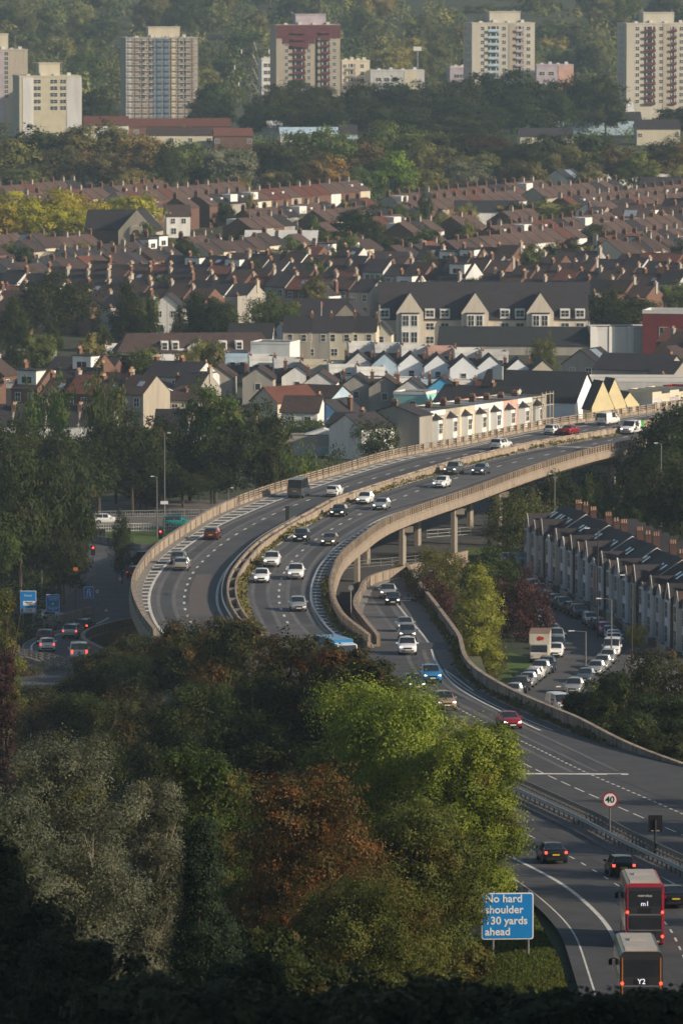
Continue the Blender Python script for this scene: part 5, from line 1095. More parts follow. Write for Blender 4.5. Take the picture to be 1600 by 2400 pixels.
def hero(seed, px, ytop, D, wpx, shape, leaf, label, name, nleaf, lsz, nlobe, zbot=None, **k):
    """a tree of its own with fine leaves"""
    p = WD(px, ytop, D); z = gh(p.x, D); h = p.z-z; w = wpx*D/F; s = w/10.4; kind = k.pop('kind', 'round')
    b = k.get('base', 0.14) if not shape.startswith('bush') else 0.0; H0 = (h*(1-b))/s
    me = crown(seed, kind, int(nleaf*1.1), lsz*0.98/s, int(nlobe*max(1, H0/11)), 5.0, H0, k.pop('lob', (0.19, 0.36)), nj=0.28); me['H0'] = H0
    r = tree(p.x, D, w, h, shape, leaf, label, name, z=z, mesh=me, rot=0.0, tr=False, **k)
    rg = random.Random(seed); mb = MB(); rr = 0.014*h+0.08; hh = h-b*h; z0 = b*h; nb = 16 if kind in ('round', 'weep') else 7
    p0 = Vector((0, 0, -0.5)); mid = Vector((rg.uniform(-.5, .5), rg.uniform(-.5, .5), h*0.5)); mb.tube(p0, mid, rr, rr*0.6, 7); mb.tube(mid, Vector((mid.x*1.5, mid.y*1.5, h*0.86)), rr*0.6, rr*0.15, 6)
    for i in range(nb):
        a = 6.28*i/nb*2.6+rg.uniform(-.4, .4); q0 = p0.lerp(mid, rg.uniform(0.35, 1.0)); q1 = Vector((math.cos(a)*w*rg.uniform(.2, .36), math.sin(a)*w*rg.uniform(.2, .36), q0.z+h*rg.uniform(0.12, 0.34)))
        if q1.z > h*0.9: q1.z = h*0.88
        if kind == 'cone': q1 = Vector((q1.x*(1-q1.z/h)*1.6, q1.y*(1-q1.z/h)*1.6, q0.z+h*0.03))
        mb.tube(q0, q1, rr*0.36, rr*0.16, 5)
        for _ in range(3): mb.tube(q1, q1+Vector((rg.uniform(-1, 1)*w*.12, rg.uniform(-1, 1)*w*.12, h*rg.uniform(0.03, 0.09))), rr*0.15, rr*0.05, 4)
    mb.build('trunk' if not shape.startswith('bush') else 'stem', M[k.get('bark', 'bark')], r); return r
def edgeD(px, marg=14):
    D = 480.0
    while D < 720 and PARL.x(D) > (px-800)/F*D+0.0: D += 2
    return D
# --- foreground
hero(1, 925, 1572, 462, 470, 'round', 'bright', 'broad bright green tree in the centre with its crown against the slip road', 'broadleaf_tree', 140000, 0.19, 62, lob=(0.2, 0.34), base=0.05)
hero(2, 1105, 1672, 452, 285, 'round', 'bright', 'sunlit green tree with yellowing patches whose crown bulges over the lanes', 'broadleaf_tree', 100000, 0.18, 42, base=0.0, lob=(0.2, 0.36))
hero(3, 760, 1700, 470, 240, 'round', 'green', 'darker green tree filling the gap left of the broad bright tree', 'broadleaf_tree', 50000, 0.19, 60, base=0.0)
hero(4, 982, 1850, 419, 285, 'round', 'olive', 'olive green tree leaning over the left edge of the blue sign', 'broadleaf_tree', 90000, 0.17, 90, base=0.0)
hero(5, 725, 1765, 412, 350, 'round', 'rust', 'rust and orange coloured tree in the lower centre', 'autumn_tree', 110000, 0.17, 90, base=0.0)
hero(6, 870, 2010, 395, 330, 'bush', 'olive', 'olive brown thicket below the rust coloured tree', 'thicket_bush', 90000, 0.15, 90, kind='bush')
hero(7, 475, 1885, 322, 320, 'cone', 'pine', 'black green pine with drooping boughs in the lower left', 'pine_tree', 210000, 0.105, 170, kind='cone', base=0.0)
hero(8, 150, 1650, 372, 380, 'round', 'grey', 'pale grey green poplar like tree filling the lower left', 'poplar_tree', 190000, 0.135, 100, base=0.0, bark='palebark', lob=(0.15, 0.3))
hero(9, 350, 1760, 380, 230, 'round', 'grey', 'smaller pale grey green tree touching the right side of the larger one', 'poplar_tree', 90000, 0.13, 70, base=0.0, bark='palebark', lob=(0.15, 0.3))
hero(10, 10, 1780, 360, 260, 'round', 'grey', 'pale grey green tree cut by the left edge', 'poplar_tree', 60000, 0.16, 70, base=0.0, bark='palebark')
hero(11, 480, 1710, 425, 250, 'round', 'green', 'mid green maple like tree between grey green tree and rust tree', 'broadleaf_tree', 70000, 0.2, 60, base=0.0)
hero(12, 660, 1640, 540, 95, 'weep', 'dark', 'slender weeping conifer standing in front of the dark trees', 'weeping_conifer', 26000, 0.16, 40, kind='weep')
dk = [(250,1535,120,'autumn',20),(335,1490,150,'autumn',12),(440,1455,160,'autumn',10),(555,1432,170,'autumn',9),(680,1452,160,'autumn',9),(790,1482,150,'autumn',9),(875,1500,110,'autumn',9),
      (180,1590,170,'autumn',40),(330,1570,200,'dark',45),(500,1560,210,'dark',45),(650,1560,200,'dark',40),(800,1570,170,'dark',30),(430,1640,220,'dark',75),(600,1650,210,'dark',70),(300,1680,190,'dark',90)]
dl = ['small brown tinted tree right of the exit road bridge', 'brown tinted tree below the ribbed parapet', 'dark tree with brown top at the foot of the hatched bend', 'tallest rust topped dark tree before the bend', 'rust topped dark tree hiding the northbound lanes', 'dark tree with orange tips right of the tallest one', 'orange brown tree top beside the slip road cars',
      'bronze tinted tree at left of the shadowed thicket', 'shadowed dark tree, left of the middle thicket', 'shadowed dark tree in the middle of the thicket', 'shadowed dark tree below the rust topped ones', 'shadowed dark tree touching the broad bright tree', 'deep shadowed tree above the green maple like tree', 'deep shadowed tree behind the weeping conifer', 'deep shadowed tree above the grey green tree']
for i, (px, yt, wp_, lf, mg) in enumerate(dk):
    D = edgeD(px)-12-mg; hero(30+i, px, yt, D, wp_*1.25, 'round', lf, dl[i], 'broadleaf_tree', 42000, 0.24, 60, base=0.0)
for i, (px, yt, D, w_, lf, lb) in enumerate([(25,1550,705,140,'autumn','bronze bush under the exit road at the left edge'),(110,1562,712,170,'autumn','bronze bush below the near railing of the exit road'),(195,1575,690,130,'gold','brownish bush below the white van'),(60,1620,660,190,'autumn','brown thicket at the left edge below the exit road'),(272,1512,700,42,'gold','golden tipped bush against the ribbed parapet'),(322,1500,698,45,'gold','golden tipped bush by the foot of the hatched bend')]):
    tp(px, yt, D, w_, 'bushfine', lf, lb, 'bush')
hero(150, 275, 1570, 668, 190, 'round', 'autumn', 'bronze tinted bush like tree below the ribbed parapet bend', 'broadleaf_tree', 42000, 0.22, 50, base=0.0)
hero(151, 380, 1585, 655, 190, 'round', 'dark', 'dark tree in the hollow left of the shadowed thicket', 'broadleaf_tree', 42000, 0.22, 50, base=0.0)
hero(152, 300, 1592, 612, 250, 'round', 'autumn', 'bronze tinted tree before the hollow, right of the pale grey tree top', 'broadleaf_tree', 45000, 0.22, 50, base=0.0)
hero(153, 195, 1605, 605, 210, 'round', 'dark', 'dark tree directly behind the top of the pale grey tree', 'broadleaf_tree', 45000, 0.22, 50, base=0.0)
hero(60, 5, 1325, 600, 130, 'tall', 'olive', 'leafy olive tree at the left edge beside the blue direction signs', 'broadleaf_tree', 40000, 0.22, 70, kind='tall', base=0.0)
hero(61, 5, 1460, 590, 85, 'bush', 'red', 'dark red leaved bush at the left edge', 'bush', 20000, 0.2, 40, kind='bush')
# dark hedge along the bottom
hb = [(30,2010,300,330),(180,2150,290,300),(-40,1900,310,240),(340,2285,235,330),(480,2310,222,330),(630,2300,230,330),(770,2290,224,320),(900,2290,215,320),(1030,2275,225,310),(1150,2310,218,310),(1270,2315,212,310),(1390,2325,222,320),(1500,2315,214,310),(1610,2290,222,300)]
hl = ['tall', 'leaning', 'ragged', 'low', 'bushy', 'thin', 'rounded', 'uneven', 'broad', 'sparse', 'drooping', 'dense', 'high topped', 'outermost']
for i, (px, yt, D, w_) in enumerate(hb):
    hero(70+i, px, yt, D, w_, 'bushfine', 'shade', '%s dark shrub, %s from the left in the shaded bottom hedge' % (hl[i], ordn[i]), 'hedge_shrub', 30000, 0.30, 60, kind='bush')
for i, (px, yt, D, w_) in enumerate([(560,2210,300,260),(700,2200,330,260),(640,2120,350,200)]):
    hero(90+i, px, yt, D, w_, 'bushfine', 'dark', 'dim green shrub %s below the rust tree' % ('left', 'right', 'close')[i], 'shrub', 30000, 0.2, 60, kind='bush')
for i, (px, yt, D, w_) in enumerate([(1010,2190,415,150),(1090,2215,418,120),(930,2190,410,150)]):
    hero(95+i, px, yt, D, w_, 'bushfine', 'olive', 'sunlit olive bush %s the legs of the blue sign' % ('far left of', 'touching', 'well left of')[i], 'bush', 22000, 0.18, 50, kind='bush')
# --- left side, beyond the junction
def many(lst, shape, leaf, label, name='tree', group=None):
    for (px, yt, D, w_, *r) in lst: tp(px, yt, D, w_, r[0] if r else shape, r[1] if len(r) > 1 else leaf, r[2] if len(r) > 2 else label, name, group)
many([(45,1050,835,170,'mid','dark','large dark tree at the left edge, upper of the dense group'),(140,1085,840,160,'mid','dark','large dark tree behind the left traffic light'),(160,1145,870,110,'mid','dark','dark tree leaning over the junction railings'),(-25,1170,830,150,'mid','green','mid green tree at the left edge above the direction signs'),(95,1215,862,160,'mid','dark','dark tree overhanging the pavement by the signs'),(150,1240,835,95,'mid','dark','dark tree just left of the left traffic light'),(50,1285,858,150,'mid','dark','low dark tree above the blue signs'),(120,1325,850,70,'mid','green','pale branch tree behind the green tent sign')], 'mid', 'dark', '')
many([(60,985,960,180),(230,990,965,160),(310,962,965,140),(385,975,985,165),(445,1030,990,150),(495,1070,985,100),(150,1005,940,150),(270,1050,985,130),(20,1000,930,120),(360,1060,980,130),(430,1100,978,120),(330,1110,975,100)], 'mid', 'dark', 'dark broadleaf tree in the thick belt left of the viaduct', 'broadleaf_tree', 'look-alike dark trees in the belt left of the viaduct')
many([(505,893,985,160,'mid','green','tall round topped green tree left of the graffiti garages'),(600,945,965,165,'mid','dark','dark broad tree with a street lamp in front of it'),(645,1030,935,100,'mid','dark','small dark tree beside the graffiti garages'),(715,1062,925,110,'bush','green','low green bushes below the graffiti wall'),(770,1075,930,90,'bush','dark','low dark bush right of the green one behind the parapet'),(240,900,1005,110,'bush','green','rounded bush behind the terrace chimneys'),(105,912,1010,130,'bush','green','wide bush behind the dark roofed backs'),(285,1188,862,62,'tall','dark','small dark tree on the grass island by the traffic light'),(120,1145,880,90,'mid','dark','small dark tree behind the car park edge'),(345,1145,972,60,'mid','red','dark reddish tree beyond the railings'),(220,1015,985,50,'mid','red','red tinted bush against the white rear wing'),(880,985,1070,95,'bush','dark','ivy covered dark tree in front of the white side wall'),(720,985,1090,130,'bush','green','garden greenery below the blue house'),(1130,1003,1100,60,'bush','dark','small dark hedge before the bay windows')], 'mid', 'dark', '')
many([(130,640,1370,190,'mid','dark','large dark round tree among the slate roofs at left'),(30,690,1330,90,'cone','dark','dark conifer at the left edge below the red roof'),(295,652,1350,120,'cone','dark','tall dark conifer left of the white block'),(350,690,1345,70,'cone','dark','narrow dark conifer touching the white block'),(455,680,1350,110,'cone','dark','dark conifer right of the white block'),(510,690,1345,100,'mid','dark','dark tree behind the brown roof'),(420,715,1345,70,'cone','dark','low dark conifer beside the flagpole'),(640,685,1350,120,'mid','green','light green round tree left of the flats wing'),(1440,680,1385,170,'mid','dark','large dark round tree right of the gabled flats'),(1270,795,1280,60,'bush','olive','brownish bush in front of the dark shed'),(350,842,1190,80,'bush','dark','bush among the roofs at left')], 'mid', 'dark', '')
many([(580,540,1640,120),(830,490,1660,130),(750,530,1640,90),(1000,545,1620,100),(930,548,1620,90),(1090,530,1650,100),(880,545,1630,80),(435,562,1560,80),(160,548,1640,120),(1400,530,1640,80),(1340,560,1600,60),(60,585,1560,60)], 'farr', 'dark', 'hazy dark tree standing among the rows of terraces', 'broadleaf_tree', 'look-alike dark trees among the terraces')
many([(1290,465,1745,140,'farr','olive','round sunlit tree in the upper terraces at right'),(1175,480,1740,70,'farr','yellow','small vivid yellow green tree in the upper terraces'),(1090,478,1725,60,'farr','olive','small thin tree left of the vivid yellow one'),(1080,495,1710,90,'bush','gold','golden shrub below the small thin tree'),(728,492,1710,60,'farr','silver','small silvery tree in the middle of the terraces')], 'farr', 'green', '')
many([(35,455,1695,130),(135,448,1700,140),(210,462,1690,110),(305,446,1700,135),(10,478,1670,90),(90,474,1670,110),(180,478,1668,90)], 'farr', 'yellow', 'glowing yellow green tree among the upper terraces at left', 'broadleaf_tree', 'glowing yellow trees among the upper terraces')
far = 'tree in the mixed belt of trees between the terraces and the towers'
many([(20,310,2100,150,'farr','olive'),(90,302,2110,150,'farr','dark'),(55,385,2030,100,'farr','green'),(195,300,2110,160,'farr','olive'),(150,345,2060,120,'farr','autumn'),(265,290,2120,120,'farr','olive'),(335,302,2110,130,'farr','gold'),(250,350,2050,130,'farr','autumn'),(300,385,2040,110,'farr','olive'),(390,322,2040,82,'tall','dark'),(330,410,2010,130,'bush','gold'),(450,338,2100,100,'farr','green'),(620,320,2100,100,'farr','autumn'),(480,380,2060,90,'farr','dark'),(545,335,2055,130,'farr','silver'),
      (560,418,2005,50,'bush','gold'),(500,418,2010,60,'bush','green'),(740,300,2090,175,'farr','green'),(690,345,2080,120,'farr','dark'),(755,365,2020,110,'farr','rust'),(650,395,2030,80,'farr','olive'),(850,330,2110,110,'farr','autumn'),(925,360,2025,100,'farr','bright'),(840,395,2020,70,'farr','green'),(990,335,2100,110,'farr','olive'),(1050,352,2080,100,'farr','autumn'),(1090,375,2040,110,'farr','silver'),(1000,390,2030,90,'farr','olive'),(1150,375,2060,120,'farr','dark'),(1210,378,2030,90,'farr','autumn'),(1250,385,2020,70,'farr','olive'),(1380,395,2020,70,'farr','olive'),
      (1000,290,2160,150,'farr','green'),(1080,300,2150,110,'farr','dark'),(1150,310,2150,140,'farr','red'),(1240,330,2120,120,'farr','dark'),(1330,345,2100,110,'farr','olive'),(1180,330,2130,110,'farr','dark'),(1290,300,2150,120,'farr','dark'),(1400,300,2160,110,'farr','dark'),(1450,340,2090,90,'farr','autumn'),(1560,330,2120,130,'farr','autumn'),(1590,250,2240,120,'farr','dark'),(1500,360,2080,90,'farr','green'),(900,290,2160,130,'farr','green'),(860,310,2150,100,'farr','dark'),(-10,300,2120,100,'farr','dark'),(430,300,2200,90,'farr','dark'),(1130,350,2070,90,'farr','olive'),(1600,390,2050,90,'farr','olive')], 'farr', 'green', far, 'broadleaf_tree', 'mixed belt of trees between terraces and towers')
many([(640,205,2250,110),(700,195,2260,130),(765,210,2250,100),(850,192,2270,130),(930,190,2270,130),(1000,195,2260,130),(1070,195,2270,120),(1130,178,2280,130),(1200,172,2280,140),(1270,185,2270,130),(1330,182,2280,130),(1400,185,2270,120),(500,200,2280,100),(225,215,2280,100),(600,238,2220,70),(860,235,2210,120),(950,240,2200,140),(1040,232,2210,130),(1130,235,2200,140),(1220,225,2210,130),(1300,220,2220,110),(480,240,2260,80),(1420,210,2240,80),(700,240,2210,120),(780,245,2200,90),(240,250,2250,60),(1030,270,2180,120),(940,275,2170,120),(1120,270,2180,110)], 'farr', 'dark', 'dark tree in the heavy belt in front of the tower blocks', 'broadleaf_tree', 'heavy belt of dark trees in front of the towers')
# --- right side
many([(1228,1140,895,175,'weep','olive','tall weeping willow at the end of the street terrace'),(1035,1268,812,150,'midfine','olive','light feathery tree beside the top of the slip road'),(1150,1285,800,140,'mid','dark','dark tree behind the yellow birch'),(1030,1365,790,135,'bush','red','dark red bush left of the yellow birch'),(1200,1360,795,150,'bush','red','dark red leaved tree between yellow birch and parked cars'),(1125,1475,752,125,'bushfine','olive','green scrub at the foot of the yellow birch'),(1180,1305,840,90,'bush','dark','dark bush by the cars below the willow'),(1145,1340,825,90,'bush','dark','dark bush below the lit grass'),(1590,935,965,240,'mid','dark','big dark tree hiding the end of the viaduct'),(1555,1040,930,180,'mid','dark','dark tree below the end of the viaduct'),(1610,1080,900,190,'mid','dark','dark tree at the right edge below the viaduct'),(1500,1140,920,90,'farr','dark','dark tree behind the terrace chimneys'),(1430,1120,930,80,'tall','green','slim tree under the far part of the viaduct'),(1310,1105,930,100,'mid','dark','dark tree below the viaduct left of the terrace'),(1385,1130,930,60,'bush','green','low green bush under the viaduct edge'),(1492,1464,785,44,'bush','yellow','small round yellow green tree on the street pavement')], 'mid', 'dark', '')
many([(1270,1150,1005,80,'mid','dark','dark tree behind the viaduct columns, leftmost of three'),(1360,1130,1010,90,'mid','dark','dark tree behind the viaduct columns, middle of three'),(1450,1110,1010,110,'mid','dark','dark tree behind the viaduct columns, rightmost of three'),(1180,1170,1000,70,'bush','dark','dark bush among the columns left of the willow')], 'mid', 'dark', '')
hero(130, 1117, 1305, 750, 150, 'tall', 'birch', 'tall yellow green birch beside the slip road wall', 'birch_tree', 40000, 0.22, 80, kind='tall', base=0.03, bark='palebark')
for i, (px, yt, D, w_, lf, lb) in enumerate([(1545,1505,650,200,'autumn','dark tree with bronze top at the right edge'),(1440,1565,648,150,'dark','dark tree hiding the lower end of the parked street'),(1365,1615,652,110,'dark','low dark tree beside the slip road wall'),(1600,1610,630,180,'dark','dark tree at the right edge'),(1480,1665,618,130,'dark','darkest low tree right of the slip road'),(1575,1700,600,150,'dark','low dark tree above the motorway lanes at the right edge'),(1425,1690,625,90,'dark','small dark tree behind the wall right of the red coupe'),(1530,1620,630,140,'dark','dark tree in the middle of the right hand group')]):
    hero(140+i, px, yt, D, w_*1.1, 'round', lf, lb, 'broadleaf_tree', 34000, 0.24, 55, base=0.0)
# --- the wooded hill
def hill():
    rg = random.Random(5); n = 0; L = []
    while len(L) < 190:
        D = rg.uniform(2620, 3650); px = rg.uniform(-60, 1660); x = (px-800)/F*D
        w = rg.uniform(11, 19)
        if any((x-a)**2+((D-b)*0.45)**2 < (0.36*(w+c))**2 for a, b, c in L): continue
        L.append((x, D, w))
    for (x, D, w) in L:
        z = float(base_h(D)); tree(x, D, w, rg.uniform(11, 19), 'farr', (rg.choice(('f_green', 'f_gold', 'f_olive', 'far')) if 3.0 < x/D*1000 < 31 and D < 3400 else rg.choice(('far', 'far', 'f_olive', 'dark', 'green'))), 'hazy tree in the mottled wood on the far hillside', 'woodland_tree', 'trees of the wood on the far hillside', z=z-1, tr=False)  # brighter leaves in the middle stretch: sunlit hillside put into the colour
hill()
def wood_fill():
    """the rest of the far wood: one mass of foliage"""
    rg = np.random.default_rng(3); ps = []; ns = []; vs = []
    for _ in range(900):
        D = rg.uniform(2600, 4300); x = rg.uniform(-0.062, 0.062)*D; z = float(base_h(D))-1; w = rg.uniform(5, 9); h = rg.uniform(7, 15); m = 330
        d = rg.normal(size=(m, 3)); d /= np.linalg.norm(d, axis=1, keepdims=True); d[:, 2] = np.abs(d[:, 2]); lump = 1+0.25*np.sin(d[:, 0:1]*7+x)*np.sin(d[:, 1:2]*5+D)
        ps.append(np.array([x, D, z])+d*np.array([w, w, h])*lump*rg.uniform(0.85, 1.03, (m, 1))); ns.append(d+rg.normal(size=(m, 3))*0.45); vs.append(np.clip(rg.random()*0.6+rg.random(m)*0.4, 0, 1))
    me = leaf_mesh('hillside_woodland', np.concatenate(ps), np.concatenate(ns), 1.5, np.concatenate(vs)); o = bpy.data.objects.new('hillside_woodland', me); COL.objects.link(o)
    me.materials[0] = LM['far']; tag(o, 'unbroken wood covering the hillside behind the towers', 'woodland', kind='stuff')
wood_fill()
def grass_tufts(name, px, n, hgt, zf, label, m):
    rg = np.random.default_rng(9); pts = [zf(a, b) for a, b in px]; xs = [p.x for p in pts]; ys = [p.y for p in pts]; P = []
    from mathutils.geometry import intersect_point_tri_2d
    while len(P) < n:
        x = rg.uniform(min(xs), max(xs)); y = rg.uniform(min(ys), max(ys)); c = False; j = len(pts)-1
        for i in range(len(pts)):
            if (ys[i] > y) != (ys[j] > y) and x < (xs[j]-xs[i])*(y-ys[i])/(ys[j]-ys[i])+xs[i]: c = not c
            j = i
        if c: P.append((x, y, gh(x, y)+hgt*0.3))
    P = np.array(P); nr = rg.normal(size=P.shape)*np.array([1, 1, 0.4]); me = leaf_mesh(name, P, nr, hgt, rg.random(n), 0.35, droop=True)
    o = bpy.data.objects.new(name, me); COL.objects.link(o); me.materials[0] = m; tag(o, label, 'grass', kind='stuff')
LM['grass'] = leafmat('grass_blades', (0.035, 0.06, 0.010), (0.12, 0.14, 0.022), (0.10, 0.08, 0.02), 0.3, scale=0.5, objvar=0)
grass_tufts('rough_grass', [(1100,2180),(1250,2150),(1310,2260),(1330,2330),(1000,2330),(1000,2200)], 26000, 0.32, lambda a, b: Wf(a, b, lambda D: z_main(D)-0.5), 'sunlit rough grass around the legs of the blue sign', LM['grass'])
grass_tufts('verge_grass', [(1420,1700),(1600,1790),(1600,1740),(1450,1680)], 7000, 0.4, lambda a, b: Wf(a, b, lambda D: z_main(D)-2), 'dark rough verge grass behind the slip road wall', LM['grass'])
# trees on the bank right of the motorway, just outside the picture, which shade the near lanes
for i, (x, y, w, h) in enumerate([(46, 395, 13, 10), (49, 412, 12, 10), (46, 430, 12, 12), (47, 449, 13, 18), (45, 466, 12, 15), (48, 486, 12, 18), (46, 503, 12, 16), (50, 522, 12, 17), (49, 541, 11, 14), (52, 561, 10, 12)]):
    tree(x, y, w, h, 'mid', 'dark', 'tree in the row on the bank right of the near motorway lanes', 'roadside_tree', 'row of trees on the bank beyond the near lanes', base=0.05)
def gardens():
    rg = random.Random(21)
    for i in range(120):
        D = rg.uniform(1200, 1800); px = rg.uniform(-10, 1610)
        if 1200 < D < 1440 and 520 < px < 1560: continue
        x = (px-800)/F*D; w = rg.uniform(3.5, 7.5); z = float(base_h(D)); keep(Vector((x, D, z)), w*0.5+2.5)
        tree(x, D, w, rg.uniform(6, 10.5), 'farr', rg.choice(('dark', 'dark', 'f_green', 'f_olive', 'green')), 'small garden tree between the rows of terraces', 'garden_tree', 'small garden trees between the terraces', z=z)
gardens()
def scrub(name, D0, D1, n, w, h, leaf, label, x0=-0.06, x1=0.06, lsz=0.8):
    rg = np.random.default_rng(13); ps = []; ns = []; vs = []; m = 150
    for _ in range(n):
        D = rg.uniform(D0, D1); x = rg.uniform(x0, x1)*D; z = float(base_h(D))-0.5; ww = rg.uniform(*w); hh = rg.uniform(*h)
        d = rg.normal(size=(m, 3)); d /= np.linalg.norm(d, axis=1, keepdims=True); d[:, 2] = np.abs(d[:, 2])
        ps.append(np.array([x, D, z])+d*np.array([ww, ww, hh])*rg.uniform(0.8, 1.05, (m, 1))); ns.append(d+rg.normal(size=(m, 3))*0.4); vs.append(np.clip(rg.random()*0.6+rg.random(m)*0.4, 0, 1))
    me = leaf_mesh(name, np.concatenate(ps), np.concatenate(ns), lsz, np.concatenate(vs)); o = bpy.data.objects.new(name, me); COL.objects.link(o); me.materials[0] = LM[leaf]; tag(o, label, 'undergrowth', kind='stuff')
scrub('undergrowth', 1855, 2330, 330, (3, 8), (2, 6), 'f_green', 'undergrowth filling the gaps below the belts of trees')
scrub('low_scrub', 735, 1010, 260, (1.5, 4), (1, 3.5), 'dark', 'dark scrub below the trees left of the viaduct', -0.058, -0.0435, 0.4)
scrub('bank_scrub', 905, 1075, 150, (1.5, 3.5), (1, 4), 'dark', 'dark scrub in the shade under and behind the viaduct', 0.022, 0.054, 0.4)
build_city()
# ================================================================== vehicles
def paint(name, c, metal=0.25, rough=0.3): return mat(name, c, rough, scale=1, metal=metal, var=0.02, coat=0.5, spec=0.5)
PC = {'white': paint('white_car_paint', (0.72, 0.73, 0.74), 0), 'silver': paint('silver_car_paint', (0.42, 0.44, 0.45), 0.5), 'grey': paint('grey_car_paint', (0.12, 0.13, 0.14), 0.4), 'black': paint('black_car_paint', (0.012, 0.013, 0.015)),
      'navy': paint('navy_car_paint', (0.018, 0.03, 0.065)), 'blue': paint('blue_car_paint', (0.03, 0.22, 0.50)), 'red': paint('red_car_paint', (0.30, 0.012, 0.018)), 'darkred': paint('dark_red_car_paint', (0.10, 0.010, 0.014)),
      'bronze': paint('bronze_car_paint', (0.11, 0.085, 0.06)), 'teal': paint('teal_car_paint', (0.02, 0.30, 0.27)), 'pink': paint('pink_car_paint', (0.60, 0.10, 0.35)), 'beige': paint('beige_car_paint', (0.36, 0.26, 0.18)), 'slate': paint('slate_car_paint', (0.07, 0.09, 0.11)), 'green': paint('green_paint', (0.08, 0.45, 0.08))}
V = {'paint': paint('car_paint', (0.5, 0.5, 0.5)), 'glass': mat('car_glass', (0.018, 0.022, 0.026), 0.08, scale=1, spec=0.8, coat=0.3), 'tyre': mat('tyre', (0.012, 0.012, 0.012), 0.9, scale=1), 'rim': mat('wheel_rim', (0.35, 0.36, 0.37), 0.35, metal=0.8, scale=1),
     'lamp': mat('headlight', (0.55, 0.57, 0.6), 0.1, metal=0.5, scale=1), 'lamp_on': mat('headlight_on', (0.8, 0.8, 0.8), 0.1, emit=(1, 0.95, 0.85), es=3.0), 'tail': mat('taillight', (0.25, 0.01, 0.01), 0.2, scale=1), 'tail_on': mat('taillight_on', (0.6, 0.02, 0.01), 0.2, emit=(1, 0.06, 0.03), es=3.5),
     'plate_w': mat('white_plate', (0.65, 0.65, 0.62), 0.5), 'plate_y': mat('yellow_plate', (0.60, 0.42, 0.05), 0.5), 'black': mat('black_trim', (0.015, 0.015, 0.016), 0.5, scale=1)}
# stations: y fraction, z low, z belt, z top, half width at belt, at top
PROF = {
 'hatchback': (4.1, 1.78, [(-.50,.40,.72,.80,.78,.66),(-.49,.24,.95,1.02,.90,.70),(-.41,.20,.98,1.44,.97,.66),(-.15,.19,.96,1.49,1.0,.70),(.03,.19,.94,1.45,1.0,.68),(.21,.19,.93,1.00,1.0,.74),(.38,.20,.84,.90,.97,.74),(.48,.24,.70,.76,.88,.68),(.50,.34,.60,.63,.80,.60)]),
 'estate_car': (4.5, 1.80, [(-.50,.40,.75,.82,.78,.66),(-.49,.24,.96,1.03,.90,.70),(-.44,.20,.99,1.44,.97,.68),(-.15,.19,.97,1.49,1.0,.70),(.03,.19,.95,1.45,1.0,.68),(.20,.19,.94,1.00,1.0,.74),(.38,.20,.85,.90,.97,.74),(.48,.24,.70,.76,.88,.68),(.50,.34,.60,.63,.80,.60)]),
 'saloon': (4.6, 1.80, [(-.50,.42,.80,.86,.80,.68),(-.485,.24,.95,1.02,.92,.74),(-.33,.20,.98,1.06,.98,.74),(-.20,.19,.97,1.40,1.0,.64),(-.02,.19,.95,1.44,1.0,.66),(.06,.19,.94,1.38,1.0,.64),(.21,.19,.92,.98,1.0,.74),(.38,.20,.82,.88,.97,.74),(.48,.24,.68,.74,.88,.68),(.50,.34,.58,.61,.80,.60)]),
 'suv': (4.5, 1.86, [(-.50,.48,.85,.92,.80,.68),(-.49,.30,1.05,1.12,.92,.74),(-.43,.26,1.10,1.60,.98,.72),(-.15,.25,1.08,1.68,1.0,.75),(.05,.25,1.06,1.64,1.0,.74),(.20,.25,1.05,1.12,1.0,.80),(.38,.26,.98,1.04,.98,.80),(.48,.30,.88,.94,.92,.76),(.50,.40,.74,.78,.84,.68)]),
 'minibus': (5.6, 2.0, [(-.50,.40,1.0,1.1,.90,.86),(-.495,.30,1.25,1.35,.97,.90),(-.485,.28,1.28,2.45,1.0,.86),(-.1,.28,1.28,2.52,1.0,.87),(.22,.28,1.26,2.48,1.0,.86),(.37,.28,1.22,1.38,1.0,.84),(.46,.28,1.02,1.10,.97,.82),(.49,.30,.85,.92,.93,.78),(.50,.38,.70,.74,.88,.7)]),
 'van': (4.9, 1.95, [(-.50,.42,.9,1.0,.88,.84),(-.495,.30,1.10,1.2,.96,.90),(-.485,.26,1.14,1.88,1.0,.84),(-.1,.26,1.14,1.96,1.0,.86),(.17,.26,1.12,1.90,1.0,.82),(.33,.26,1.08,1.20,1.0,.84),(.44,.28,.96,1.04,.97,.82),(.49,.30,.82,.88,.92,.78),(.50,.38,.68,.72,.86,.7)])}
